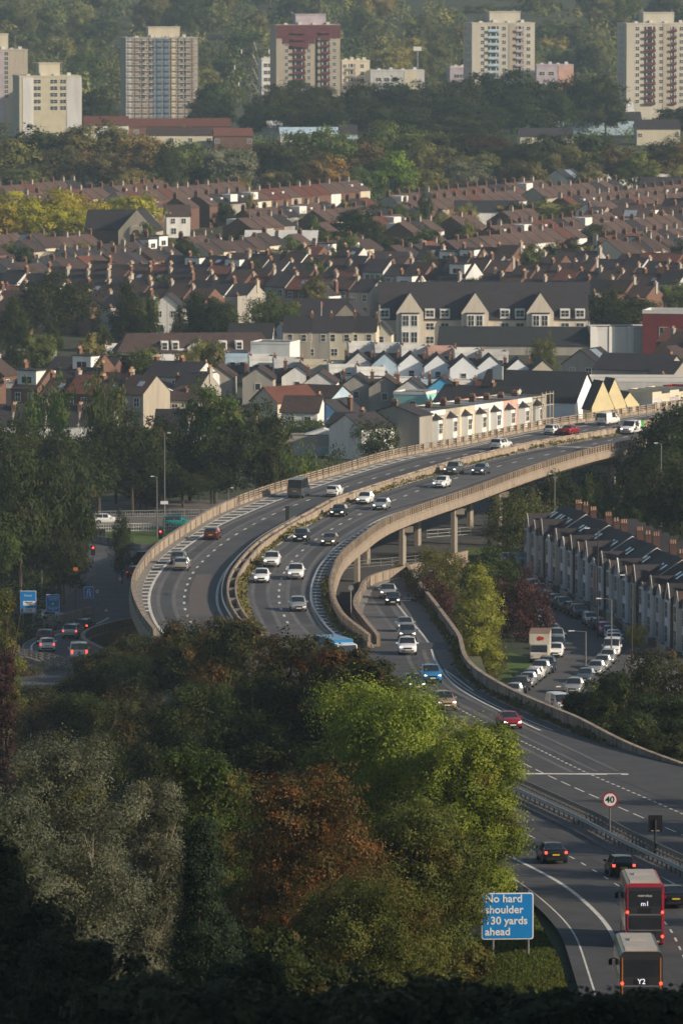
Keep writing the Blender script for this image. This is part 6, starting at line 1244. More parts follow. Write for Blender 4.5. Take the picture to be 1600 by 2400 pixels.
def car_proto(kind):
    Ln, Wd, st = PROF[kind]; hw = Wd/2; body = MB(); glass = MB(); rows = []
    for (yf, zl, zb, zt, wb, wt) in st:
        y = yf*Ln; wb *= hw; wt *= hw*1.04; sh = min(0.04, (zt-zb)*0.4)
        half = [(wb*0.86, zl), (wb, zl+0.14), (wb, zb-0.14), (wb*0.965, zb), (wt, zt-sh), (wt*0.82, zt), (0.0, zt+0.025)]
        rows.append([(x, y, z) for x, z in half]+[(-x, y, z) for x, z in reversed(half[:-1])])
    n = len(rows[0]); allv = [v for r in rows for v in r]; fb = []; fg = []
    cab = [s[3]-s[2] > 0.25 for s in st]
    for k in range(len(rows)-1):
        for i in range(n-1):
            f = (k*n+i, k*n+i+1, (k+1)*n+i+1, (k+1)*n+i); side = i in (3, n-5); topf = i in (4, 5, n-7, n-6)
            g = False
            if side and cab[k] and cab[k+1]: g = not (kind == 'van' and k < 3)
            if topf and i in (4, 5, n-7, n-6) and (cab[k] != cab[k+1]): g = True
            if side and (cab[k] != cab[k+1]): g = False
            if kind == 'van' and cab[k] != cab[k+1] and k < 3: g = i in (4, 5, n-7, n-6)
            (fg if g else fb).append(f)
        fb.append((k*n+n-1, k*n, (k+1)*n, (k+1)*n+n-1))
    fb.append(tuple(range(n))); fb.append(tuple(range(len(rows)*n-1, (len(rows)-1)*n-1, -1)))
    root = empty(kind)
    body.add(allv, fb); bo = body.build('body', V['paint'], root)
    me = bo.data; bm = bmesh.new(); bm.from_mesh(me); bmesh.ops.delete(bm, geom=[v for v in bm.verts if not v.link_faces], context='VERTS'); bm.to_mesh(me); bm.free()
    for p in me.polygons: p.use_smooth = True
    me.polygons[0].use_smooth = True
    glass.add(allv, fg); go = glass.build('windows', V['glass'], root); me = go.data
    bm = bmesh.new(); bm.from_mesh(me); bmesh.ops.delete(bm, geom=[v for v in bm.verts if not v.link_faces], context='VERTS'); bm.to_mesh(me); bm.free()
    # pillars and trim
    big = kind in ('van', 'minibus'); r = 0.34 if kind != 'suv' else 0.37
    for sy in (-0.30, 0.315):
        for sx in (-1, 1):
            w_ = MB(); x = sx*(hw-0.12); w_.tube((x-0.115, sy*Ln, r), (x+0.115, sy*Ln, r), r, r, 14); t = w_.build('wheel', V['tyre'], root)
            q = MB(); q.tube((x+sx*0.10, sy*Ln, r), (x+sx*0.125, sy*Ln, r), r*0.62, r*0.6, 10); q.build('rim', V['rim'], t)
    zl = st[-2][2]; front = Ln/2
    zh = {'hatchback': .66, 'estate_car': .66, 'saloon': .64, 'suv': .80, 'minibus': .88, 'van': .84}[kind]
    for sx in (-1, 1):
        g = MB(); g.prism([(sx*hw*0.50, zh-.06), (sx*hw*0.86, zh-.03), (sx*hw*0.84, zh+.10), (sx*hw*0.55, zh+.03)], 'y', front-0.22, front-0.005); g.build('headlight', V['lamp'], root)
        zt_ = st[1][2]; g = MB(); h_ = 0.42 if big else 0.18; g.box((sx*hw*0.80, -front+0.06, zt_-0.12), (hw*0.2, 0.13, h_)); g.build('taillight', V['tail'], root)
        zc = st[5][2]; g = MB(); g.box((sx*(hw+0.10), Ln*0.165, zc+0.08), (0.20, 0.12, 0.15 if not big else 0.26)); g.build('mirror', V['paint'], root)
    g = MB(); g.box((0, front-0.03, zh-0.10), (hw*0.9, 0.10, 0.16)); g.box((0, front-0.01, zh-0.34), (hw*1.3, 0.10, 0.14)); g.build('grille', V['black'], root)
    g = MB(); g.box((0, front+0.05, zh-0.24), (0.52, 0.02, 0.11)); g.build('number_plate', V['plate_w'], root)
    g = MB(); g.box((0, -front-0.015, st[1][2]-0.28), (0.52, 0.02, 0.11)); g.build('number_plate', V['plate_y'], root)
    g = MB(); g.box((0, -front+0.02, 0.40), (hw*1.5, 0.10, 0.16)); g.build('bumper', V['black'], root)
    if not big:
        for sx in (-1, 1):
            for yf in (-0.17, 0.02):
                g = MB(); zb_ = st[3][2]; zt_ = st[3][3]; g.tube((sx*hw*0.985, yf*Ln, zb_-0.02), (sx*hw*0.735, yf*Ln, zt_-0.05), 0.035, n=4); g.build('pillar', V['paint'], root)
    if kind in ('suv', 'estate_car'):
        for sx in (-1, 1): g = MB(); zt_ = st[3][3]; g.tube((sx*hw*0.62, -Ln*0.36, zt_+0.03), (sx*hw*0.62, Ln*0.02, zt_+0.04), 0.025, n=4); g.build('roof_rail', V['black'], root)
    if kind == 'van':
        g = MB(); g.box((0, -front+0.03, 1.35), (0.03, 0.06, 1.3)); g.build('door_seam', V['black'], root)
    if kind == 'minibus':
        for sx in (-1, 1): g = MB(); g.box((sx*(hw-0.05), -Ln*0.05, 1.85), (0.12, 0.12, 1.0)); g.build('pillar', V['paint'], root)
    return root
CARP = {}; ncar = 0
def vehicle(kind, color, loc, heading, label, cat='car', lights=0, tails=0, group=None, z=None):
    """heading: direction of the bonnet as a vector"""
    global ncar
    if kind not in CARP: o = CARP[kind] = car_proto(kind)
    mm = {'car_paint': PC[color]}
    if lights: mm['headlight'] = V['lamp_on']
    if tails: mm['taillight'] = V['tail_on']
    o = copy_tree(CARP[kind], None, mm); o.location = loc
    slope = math.atan2(heading.z, math.hypot(heading.x, heading.y)); o.rotation_euler = (slope, 0, math.atan2(heading.y, heading.x)-math.pi/2)
    tag(o, label, cat, group); ncar += 1; return o
def on_line(kind, color, px, py, line, d, label, cat='car', lights=0, tails=0):
    """pixel of the bumper nearer to the camera; d=+1 drives away, -1 drives towards"""
    p = Wf(px, py, line.zf); Ln = PROF[kind][0]; t = line.tan(p.y); c = p+t*(Ln/2); c.z = line.zf(c.y)+0.02
    # shift so that the pixel stays at the middle of the near bumper
    return vehicle(kind, color, c, t*d, label, cat, lights, tails)
A_, T_ = 1, -1
for a in [('minibus','slate',690,1169,SBL,A_,'dark grey minibus driving away beside the hatched shoulder','minibus',0,0), ('hatchback','white',776,1166,SBL,A_,'white hatchback driving away right of the dark minibus','car',0,0), ('hatchback','darkred',493,1267,SBL,A_,'dark red hatchback driving away over the hatched shoulder line','car',0,0),
          ('estate_car','silver',423,1339,SBL,A_,'silver estate car driving away in the outer bend','car',0,0), ('hatchback','slate',416,1324,SBL,A_,'dark car hidden just ahead of the silver estate','car',0,0), ('suv','white',1160,1056,SBL,A_,'white crossover driving away near the median barrier','car',0,0),
          ('hatchback','white',1285,1020,SBL,A_,'white hatchback driving away beside the bright red car','car',0,0), ('saloon','red',1322,1021,SBL,A_,'bright red car driving away close to the median','car',0,0), ('van','white',1408,998,SBL,A_,'white van driving away in front of the cream gables','van',0,0),
          ('van','white',1466,1019,NBL,T_,'white van with bright green rear coming towards the camera','van',1,0), ('suv','grey',1053,1114,NBL,T_,'dark grey people carrier coming on beside the median','car',1,0), ('hatchback','slate',1118,1114,NBL,T_,'dark hatchback coming on right of the people carrier','car',1,0),
          ('hatchback','white',1027,1145,NBL,T_,'white small car with dark bonnet stripes','car',1,0), ('hatchback','white',849,1183,NBL,T_,'white hatchback coming on beside the silver saloon','car',1,0), ('saloon','silver',888,1197,NBL,T_,'silver saloon with headlights on beside a white hatchback','car',1,0),
          ('hatchback','black',789,1213,NBL,T_,'black hatchback coming on close to the median barrier','car',1,0), ('hatchback','black',702,1271,NBL,T_,'black car in the median side lane of the bend','car',1,0), ('saloon','bronze',768,1281,NBL,T_,'dark bronze saloon in the lane beside the black car','car',1,0),
          ('suv','white',635,1331,NBL,T_,'large white crossover with dark grille behind the white hatchback in the bend','car',1,0), ('hatchback','white',612,1368,NBL,T_,'white hatchback with black grille next to the median weeds','car',1,0), ('suv','white',692,1360,NBL,T_,'white crossover in the outer lane of the bend','car',1,0),
          ('hatchback','silver',700,1435,NBL,T_,'pale silver small car about to pass the rust topped trees','car',0,0),
          ('suv','silver',908,1405,SLL,T_,'silver crossover at the top of the slip road','car',1,0), ('hatchback','black',920,1420,SLL,T_,'black hatchback just in front of the silver crossover on the slip road','car',1,0), ('estate_car','silver',951,1482,SLW,T_,'silver grey estate car in the slip road queue','car',1,0),
          ('suv','grey',955,1504,SLW,T_,'dark grey car in the middle of the slip road queue','car',1,0), ('suv','white',955,1537,SLW,T_,'white crossover at the front of the slip road queue','car',1,0), ('suv','blue',1014,1604,SLW,T_,'bright blue crossover on the slip road','car',1,0),
          ('hatchback','navy',978,1621,N1,T_,'dark blue car half hidden by the bright green tree','car',1,0), ('suv','beige',1048,1668,N1,T_,'bronze beige crossover half hidden behind the bright green tree','car',1,0), ('saloon','red',1202,1711,N1,T_,'red coupe with headlights on in the middle lane','car',1,0),
          ('saloon','black',1303,2027,S1,A_,'black saloon with glowing brake lights on the near lanes','car',0,1), ('hatchback','black',1462,2058,S1,A_,'dark hatchback with brake lights just ahead of the red bus','car',0,1), ('saloon','black',1584,2132,S1,A_,'dark saloon right of the red bus at the edge','car',0,0),
          ('van','white',186,1550,EXW,A_,'white people carrier van with glowing tail lights on the exit road','van',0,1), ('hatchback','white',111,1529,EXW,A_,'white hatchback left of the white van on the exit road','car',0,1), ('suv','darkred',104,1512,EXW,A_,'dark red crossover ahead of the white hatchback on the exit road','car',0,0),
          ('suv','silver',163,1499,EXW,A_,'silver car with brake lights in the middle of the exit road','car',0,1), ('suv','black',188,1486,EXW,A_,'black car with brake lights furthest up the exit road','car',0,1)]:
    kind, colr, px, py, ln, d, lb, cat, li, ta = a
    o = on_line(kind, colr, px, py, ln, d, lb, cat, li, ta)
    if lb.startswith('white van with bright green'): g = MB(); g.box((0, -2.0, 1.35), (1.99, 0.9, 1.1)); g.build('green_panel', PC['green'], o)
    if 'bonnet stripes' in lb:
        for sx in (-0.25, 0.25): g = MB(); g.prism([(0.86, 0.985), (1.6, 0.885), (1.95, 0.80), (1.95, 0.82), (1.6, 0.905), (0.86, 1.01)], 'x', sx-0.11, sx+0.11); g.build('bonnet_stripe', V['black'], o)
    if 'bronze beige' in lb: pass
def side_on(kind, colr, px, py, ang, lb, cat='car', z=0.12, **k):
    p = W(px, py, z); return vehicle(kind, colr, p, Vector((math.cos(ang), math.sin(ang), 0)), lb, cat, **k)
side_on('van', 'black', 340, 1326, R(170), 'large black people carrier crossing the junction below the parapet', 'van')
side_on('hatchback', 'red', 318, 1352, R(80), 'red lit dark car tucked against the foot of the viaduct', tails=1)
side_on('suv', 'teal', 420, 1236, R(5), 'turquoise car passing beyond the white railings')
side_on('hatchback', 'white', 250, 1228, R(10), 'white car parked behind the railings beside a dark one')
side_on('hatchback', 'navy', 228, 1226, R(15), 'dark blue car parked left of the white one behind the railings')
side_on('hatchback', 'white', 175, 1303, R(100), 'car with pale roof behind the left traffic light', tails=1)
side_on('hatchback', 'silver', 118, 1456, R(40), 'pale car half hidden under the green tent sign')
side_on('suv', 'white', 1160, 1323, R(165), 'white car parked by the lit grass below the willow')
side_on('hatchback', 'black', 1192, 1322, R(100), 'dark car parked between the white and the blue one under the willow')
side_on('suv', 'blue', 1222, 1324, R(170), 'blue car parked below the willow')
# parked rows in the street
right = [(1234,1375),(1249,1385),(1265,1396),(1282,1411),(1302,1421),(1321,1431),(1341,1439),(1358,1448),(1384,1464),(1399,1475),(1418,1488),(1430,1497),(1437,1507),(1438,1518),(1434,1535),(1424,1553),(1411,1567),(1396,1580),(1372,1598),(1345,1625)]
rc = ['slate','white','silver','navy','navy','slate','black','navy','silver','slate','pink','slate','white','white','white','silver','silver','silver','slate','silver']
rk = ['hatchback','hatchback','hatchback','hatchback','hatchback','suv','hatchback','suv','hatchback','hatchback','hatchback','hatchback','hatchback','suv','van','hatchback','hatchback','hatchback','hatchback','suv']
left = [(1272,1459),(1283,1474),(1292,1489),(1303,1506),(1306,1522),(1302,1538),(1281,1574),(1266,1583),(1255,1592),(1245,1600),(1236,1608),(1219,1621),(1203,1634)]
lc = ['silver','darkred','slate','silver','navy','white','navy','silver','white','silver','silver','black','silver']; lk = ['hatchback','hatchback','hatchback','suv','hatchback','hatchback','suv','suv','hatchback','hatchback','hatchback','suv','hatchback']
cn = {'silver': 'silver', 'navy': 'dark blue', 'slate': 'dark grey', 'black': 'black', 'pink': 'pink', 'white': 'white', 'darkred': 'dark red'}
for nm, ps, cc, kk in (('house side', right, rc, rk), ('green side', left, lc, lk)):
    Ps = [W(a, b, 0.11) for a, b in ps]
    for i, p in enumerate(Ps):
        a = Ps[max(0, i-1)]; b = Ps[min(len(Ps)-1, i+1)]; h = (b-a).normalized(); h.z = 0
        if (nm, i) in (('house side', 3), ('house side', 9), ('green side', 8), ('green side', 2)): h = -h
        vehicle(kk[i], cc[i], p-h*0.0, h, '%s %s parked %s from the far end along the %s of the street' % (cn[cc[i]], {'suv': 'crossover', 'hatchback': 'hatchback', 'van': 'small van'}[kk[i]], ordn[i], nm), 'car' if kk[i] != 'van' else 'van', 0, 0, 'vehicles parked along the %s of the street' % nm)
# the box lorry
p = W(1265, 1556, 0.11); t = (W(1255, 1592, 0.11)-p).normalized(); root = empty('box_lorry', p+Vector((0.1, 3.5, 0)), math.atan2(t.y, t.x)-math.pi/2); tag(root, 'cream box lorry with a red emblem over its cab parked by the green', 'lorry')
M['lorry'] = mat('lorry_cream', (0.58, 0.55, 0.48), 0.5, scale=0.6); M['lorryroof'] = mat('lorry_roof', (0.26, 0.17, 0.12), 0.8, scale=0.6)
g = MB(); g.b2(-1.15, 1.15, -3.6, 1.3, 0.75, 3.3); g.b2(-1.15, 1.15, 1.3, 2.2, 2.1, 3.3); g.build('box', M['lorry'], root)
g = MB(); g.b2(-1.17, 1.17, -3.62, 2.22, 3.3, 3.36); g.build('box_roof', M['lorryroof'], root)
g = MB(); g.prism([(1.32, .45), (3.4, .45), (3.45, 1.15), (3.0, 1.25), (2.5, 2.05), (1.32, 2.08)], 'x', -1.0, 1.0); cb = g.build('cab', M['lorry'], root)
g = MB(); g.prism([(2.56, 2.0), (3.04, 1.27), (3.07, 1.30), (2.59, 2.03)], 'x', -0.9, 0.9); g.build('windscreen', V['glass'], cb)
for sx in (-1, 1): g = MB(); g.b2(sx*1.0-0.01, sx*1.0+0.01, 1.6, 2.5, 1.25, 1.85); g.build('side_window', V['glass'], cb); g = MB(); g.b2(sx*0.8-.15, sx*0.8+.15, 3.38, 3.47, .75, .95); g.build('headlight', V['lamp'], root)
for sy in (-2.4, 2.4):
    for sx in (-1, 1): g = MB(); g.tube((sx*0.95-.13, sy, .4), (sx*.95+.13, sy, .4), .4, .4, 14); g.build('wheel', V['tyre'], root)
g = MB(); g.tube((0, 2.2, 2.75), (0, 2.24, 2.75), 0.26, 0.26, 14); g.tube((-.3, 2.2, 2.75), (-.3, 2.23, 2.75), 0.2, 0.2, 14); em = g.build('emblem', M['redpaint'], root)
g = MB(); g.b2(-1.0, 1.0, 3.40, 3.46, .35, .6); g.build('bumper', V['black'], root)
# red and white van, lower end of street
o = side_on('van', 'white', 1312, 1668, R(-75), 'cream van with red emblem at the lower end of the parked street', 'van'); g = MB(); g.tube((0.97, 0.3, 1.1), (1.0, 0.3, 1.1), 0.35, 0.35, 14); g.tube((0.3, 1.85, 1.02), (0.3, 1.9, 1.12), 0.3, 0.3, 12); g.build('emblem', M['redpaint'], o)
# blue lorry roof behind the trees
p = Wf(790, 1562, z_main); root = empty('blue_lorry', p+Vector((0, 3, 0)), math.pi+0.35); tag(root, 'blue and white lorry mostly hidden behind the rust topped trees', 'lorry')
g = MB(); g.b2(-1.1, 1.1, -3.4, 1.6, 0.8, 2.5); g.build('box', PC['blue'], root); g = MB(); g.prism([(1.65, .45), (3.2, .45), (3.25, 1.2), (2.9, 2.1), (1.65, 2.2)], 'x', -1.0, 1.0); c_ = g.build('cab', PC['white'], root)
g = MB(); g.prism([(2.93, 2.05), (3.24, 1.25), (3.27, 1.27), (2.96, 2.07)], 'x', -0.9, 0.9); g.build('windscreen', V['glass'], c_)
for sy in (-2.4, 2.4):
    for sx in (-1, 1): g = MB(); g.tube((sx*0.95-.13, sy, .4), (sx*.95+.13, sy, .4), .4, .4, 14); g.build('wheel', V['tyre'], root)

# ------------------------------------------------------------------ double deck buses
M['busred'] = paint('bus_red', (0.33, 0.02, 0.05), 0); M['busdark'] = paint('bus_charcoal', (0.03, 0.03, 0.035), 0); M['busorange'] = paint('bus_orange', (0.45, 0.16, 0.03), 0); M['busroof'] = mat('bus_roof', (0.44, 0.40, 0.36), 0.4, scale=0.5)
M['display'] = mat('bus_display', (0.8, 0.8, 0.9), 0.5, emit=(0.85, 0.8, 1.0), es=0.7)
def bus(px, py, side, label, num, line2, H=4.25):
    p = Wf(px, py, z_main); t = S1.tan(p.y); c = p+t*5.4; c.z = z_main(c.y)+0.02; root = empty('double_decker_bus', c, math.atan2(t.y, t.x)-math.pi/2); root.rotation_euler[0] = math.atan2(t.z, math.hypot(t.x, t.y)); tag(root, label, 'bus'); root.scale = (0.95, 0.95, 0.95)
    L2, W2 = 5.4, 1.27
    def rr(x, z0, z1, r): return [(-x, z0), (x, z0), (x, z1-r), (x-r*0.4, z1-r*0.25), (x-r, z1), (-x+r, z1), (-x+r*0.4, z1-r*0.25), (-x, z1-r)]
    g = MB(); g.prism(rr(W2, 0.3, H, 0.28), 'y', -L2, L2); g.build('body', M[side], root)
    g = MB(); g.prism(rr(W2-0.3, H-0.01, H+0.05, 0.02), 'y', -L2+0.3, L2-0.3); g.build('roof', M['busroof'], root)
    for z0, z1, nm in ((2.75, 3.75, 'upper_rear_window'), (1.25, 2.0, 'lower_rear_window')):
        g = MB(); g.b2(-W2+0.16, W2-0.16, -L2-0.03, -L2+0.02, z0, z1); g.build(nm, V['glass'], root)
    g = MB(); g.b2(-W2+0.12, W2-0.12, -L2-0.02, -L2+0.02, 0.35, 4.0); g.build('rear_panel', M['busdark'], root)
    for sx in (-1, 1):
        g = MB(); g.b2(sx*W2-0.015, sx*W2+0.015, -L2+0.3, L2-0.3, 2.75, 3.65); g.build('upper_side_windows', V['glass'], root)
        g = MB(); g.b2(sx*W2-0.015, sx*W2+0.015, -L2+0.5, L2-0.3, 1.25, 2.15); g.build('lower_side_windows', V['glass'], root)
        for z in (0.75, 2.35): g = MB(); g.tube((sx*(W2-0.12), -L2-0.06, z), (sx*(W2-0.12), -L2, z), 0.10, 0.10, 10); g.build('taillight', V['tail_on'], root)
        g = MB(); g.box((sx*(W2+0.22), L2-0.2, 2.5), (0.22, 0.14, 0.36)); g.tube((sx*W2, L2-0.2, 2.75), (sx*(W2+.22), L2-0.2, 2.68), 0.03, n=4); g.build('mirror', V['black'], root)
        for sy in (-3.2, 3.1): g = MB(); x = sx*(W2-0.13); g.tube((x-0.14, sy, .5), (x+0.14, sy, .5), .5, .5, 16); g.build('wheel', V['tyre'], root)
    for z_, h_ in ((2.14, 0.10), (1.12, 0.07)): g = MB(); g.b2(-W2+0.16, W2-0.16, -L2-0.04, -L2+0.02, z_, z_+h_); g.build('trim_strip', V['rim'], root)
    g = MB(); [g.b2(-0.7, 0.7, -L2-0.035, -L2+0.02, 0.80+k*0.07, 0.835+k*0.07) for k in range(4)]; g.build('engine_grille', V['black'], root)
    for sx in (-1, 1): g = MB(); g.b2(sx*(W2-0.13)-0.035, sx*(W2-0.13)+0.035, -L2-0.045, -L2+0.02, 1.2, 3.9); g.build('corner_trim', M[side] if side == 'busred' else M['busorange'], root)
    g = MB(); g.b2(-W2+0.3, W2-0.3, -L2+0.6, -L2+2.2, H+0.05, H+0.14); g.b2(-0.5, 0.5, 0.4, 1.6, H+0.05, H+0.16); g.build('roof_hatch', M['busroof'], root)
    g = MB(); g.b2(-0.42, 0.42, -L2-0.05, -L2+0.02, 2.28, 2.62); d = g.build('destination_box', V['black'], root)
    text_mesh(num, 0.44, M['display'], 'route_number', root, (0, -L2-0.06, 2.9 if num == 'm1' else 2.45))
    if line2: text_mesh(line2, 0.24, M['frame'], 'lettering', root, (0, -L2-0.05, 3.45 if num == 'm1' else 3.5))
    g = MB(); g.box((0, -L2-0.02, 0.42), (1.9, 0.06, 0.12)); g.build('bumper', M['grey'], root)
    g = MB(); g.box((0, -L2-0.03, 0.68), (0.52, 0.03, 0.11)); g.build('number_plate', V['plate_y'], root)
    return root
bus(1511, 2224, 'busred', 'red sided double decker bus showing m1 at the back', 'm1', 'metrobus')
bus(1503, 2400, 'busdark', 'dark double decker bus with pale roof showing Y2, nearest the camera', 'Y2', '')
for ch in list(CARP.values()):
    for c in list(KID.get(ch.name, ())):
        for g in list(KID.get(c.name, ())): bpy.data.objects.remove(g)
        bpy.data.objects.remove(c)
    bpy.data.objects.remove(ch)

# ================================================================== signs, lamps, railings
M['signblue'] = mat('sign_blue', (0.008, 0.20, 0.56), 0.5, scale=1, var=0.03); M['signwhite'] = mat('sign_white', (0.72, 0.74, 0.76), 0.5, scale=1, var=0.02); M['signred'] = mat('sign_red', (0.40, 0.02, 0.02), 0.5, scale=1); M['signblack'] = mat('sign_black', (0.01, 0.01, 0.012), 0.6, scale=1); M['signgreen'] = mat('sign_green', (0.02, 0.33, 0.10), 0.5, scale=1)
def rounded(w, h, r): 
    P = []
    for cx, cz, a0 in ((w/2-r, h/2-r, 0), (-w/2+r, h/2-r, 90), (-w/2+r, -h/2+r, 180), (w/2-r, -h/2+r, 270)):
        for k in range(5): a = R(a0+k*22.5); P.append((cx+r*math.cos(a), cz+r*math.sin(a)))
    return P
def panel(parent, w, h, x, z, m, y=0.0, t=0.03, r=0.1, name='panel'):
    g = MB(); g.prism([(x+a, z+b) for a, b in rounded(w, h, r)], 'y', y-t/2, y+t/2); return g.build(name, m, parent)
def posts(parent, xs, h, z0=-1.0, r=0.07, m='rail_metal', y=0.08):
    for x in xs: g = MB(); g.tube((x, y, z0), (x, y, h), r, r, 8); g.build('post', M[m], parent)
# the big blue sign
D = 423; c = WD(1189, 2148, D); W_s = (1251-1128)*D/F; H_s = (2203-2092)*D/F; zb = gh(c.x, D)
root = empty('information_sign', (c.x, D, zb), R(4)); tag(root, 'large blue road sign announcing the end of the hard shoulder', 'road sign'); zc = c.z-zb
o = panel(root, W_s, H_s, 0, zc, M['signwhite'], 0, 0.05, 0.15); o = panel(root, W_s-0.14, H_s-0.14, 0, zc, M['signblue'], -0.02, 0.05, 0.12, 'face')
text_mesh('No hard\nshoulder\n130 yards\nahead', 0.68, M['signwhite'], 'lettering', root, (-W_s/2+0.2, -0.055, zc+0.05), align='LEFT', space=1.02, bold=0.012)
posts(root, (-W_s*0.28, W_s*0.40), zc+H_s/2+0.12, r=0.09)
# 40 limit
def limit(px, py, D, dpx, txt, base_z, lb, ring=True, m_='signred'):
    c = WD(px, py, D); r = dpx*D/F/2; root = empty('speed_limit_sign', (c.x, D, base_z), 0); tag(root, lb, 'road sign'); z = c.z-base_z
    g = MB(); g.disc((0, 0, z), r, 'y', 0.04, 28); g.build('rim', M[m_], root); g = MB(); g.disc((0, -0.025, z), r*0.80, 'y', 0.03, 28); g.build('face', M['signwhite'], root)
    text_mesh(txt, r*1.18, M['signblack'], 'digits', root, (0, -0.05, z-0.0), bold=0.012*r); posts(root, (0,), z+r*0.5, r=0.06); return root
p = Wf(1434, 1972, z_main); limit(1429, 1875, p.y, 37, '40', p.z, 'round 40 speed limit sign with red ring on the central reserve')
p = Wf(1537, 2012, z_main); c = WD(1535, 1931, p.y); root = empty('sign_back', (c.x, p.y, p.z)); tag(root, 'blank dark back of a square sign on the central reserve', 'road sign'); s_ = 33*p.y/F
panel(root, s_, 40*p.y/F, 0, c.z-p.z, M['signblack'], r=0.06); posts(root, (0,), c.z-p.z+0.3, r=0.08, y=-0.08, m='dark_metal')
g = MB(); g.b2(-0.3, 0.3, -0.1, 0.0, c.z-p.z-0.55, c.z-p.z-0.48); g.build('bracket', M['grey'], root)
# exit road signs
def bsign(px, py, D, wpx, hpx, lb, name='direction_sign', zf=None, legs=(0,)):
    c = WD(px, py, D); zb = float(gh(c.x, D)); w = wpx*D/F; h = hpx*D/F; root = empty(name, (c.x, D, zb)); tag(root, lb, 'road sign'); z = c.z-zb
    panel(root, w, h, 0, z, M['signwhite'], r=0.06); panel(root, w-0.1, h-0.1, 0, z, M['signblue'], -0.02, r=0.05, name='face'); posts(root, legs, z+h/2); return root, w, h, z
r_, w, h, z = bsign(66, 1411, 800, 38, 53, 'blue direction sign with two white panels partly behind leaves', legs=(-.6, .6))
for dz, t in ((-0.15, 'Fishponds\nA 432'), (-0.95, 'Eastville\nA 4320')): panel(r_, w*0.75, 0.52, 0.12, z+dz, M['signwhite'], -0.04, r=0.03, name='inset'); text_mesh(t, 0.22, M['signblack'], 'lettering', r_, (0.12, -0.07, z+dz), space=0.9)
text_mesh('Bristol', 0.32, M['signwhite'], 'lettering', r_, (0, -0.05, z+0.75))
r_, w, h, z = bsign(124, 1414, 803, 31, 42, 'blue information sign with a green tent emblem', legs=(0,))
text_mesh('Clean Air Zone\nTo avoid charge\nkeep ahead', 0.19, M['signwhite'], 'lettering', r_, (0, -0.05, z+0.6), space=1.0); text_mesh('Charge applies\nahead', 0.18, M['signwhite'], 'lettering', r_, (0, -0.05, z-0.72))
g = MB(); g.disc((0, -0.04, z-0.05), 0.3, 'y', 0.03, 20); g.build('emblem', M['signgreen'], r_); g = MB(); g.prism([(-0.16, z-0.15), (0.16, z-0.15), (0, z+0.12)], 'y', -0.08, -0.05); g.build('tent', M['signwhite'], r_)
g = MB(); g.b2(-w/2+.05, w/2-.05, -0.06, -0.03, z-0.48, z-0.45); g.build('divider', M['signwhite'], r_)
r_, w, h, z = bsign(208, 1389, 835, 23, 28, 'blue end of motorway sign struck through in red', 'motorway_end_sign')
g = MB(); g.b2(-.36, .36, -.05, -.03, z+0.05, z+0.12); g.prism([(-.28, z-.5), (-.1, z-.5), (-.05, z+.5), (-.14, z+.5)], 'y', -.05, -.03); g.prism([(.1, z-.5), (.28, z-.5), (.14, z+.5), (.05, z+.5)], 'y', -.05, -.03); g.build('symbol', M['signwhite'], r_)
g = MB(); g.prism([(-.42, z-.55), (-.34, z-.55), (.46, z+.55), (.36, z+.55)], 'y', -.08, -.06); g.build('slash', M['signred'], r_)
def small_limit(px, py, D, lb, t, m_='signred'): p = WD(px, py, D); limit(px, py, D, 11, t, float(gh(p.x, D)), lb, m_=m_)
small_limit(228, 1386, 834, 'small round 30 limit sign beside the motorway end sign', '30'); small_limit(281, 1357, 847, 'small round 40 sign on a thin white post at the junction', '40')
c = WD(249, 1428, 812); root = empty('warning_sign', (c.x, 812, 0)); tag(root, 'white triangular warning sign by the exit road kerb', 'road sign'); g = MB(); k = c.z
g.prism([(-.36, k-.33), (.36, k-.33), (0, k+.33)], 'y', -.02, .02); g.build('rim', M['signred'], root); g = MB(); g.prism([(-.27, k-.27), (.27, k-.27), (0, k+.22)], 'y', -.04, -.02); g.build('face', M['signwhite'], root); g = MB(); g.b2(-.03, .03, -.06, -.04, k-.2, k+.1); g.build('symbol', M['signblack'], root); posts(root, (0,), k, r=.04)
c = WD(177, 1334, 830); root = empty('orange_sign', (c.x, 830, 0)); tag(root, 'small orange sign on a dark post by the pavement', 'road sign'); panel(root, .55, .4, 0, c.z, mat('sign_orange', (0.55, 0.16, 0.03), 0.6), r=.04); posts(root, (0,), c.z+.1, r=.06, m='dark_metal')
c = WD(385, 1178, 900); root = empty('direction_plate', (c.x, 900, 0)); tag(root, 'small pale street sign below the tall lamp post at the car park', 'road sign'); panel(root, 1.0, .42, 0, c.z, M['signwhite'], r=.03); posts(root, (0,), c.z, r=.05)
c = WD(822, 1378, 745); root = empty('round_sign_back', (c.x, 745, 0)); tag(root, 'round grey sign on a thin pole between the viaduct and slip road', 'road sign'); g = MB(); g.disc((0, 0, c.z), .3, 'y', .04, 20); g.build('disc', M['metal'], root); posts(root, (0,), c.z, r=.05, m='metal')
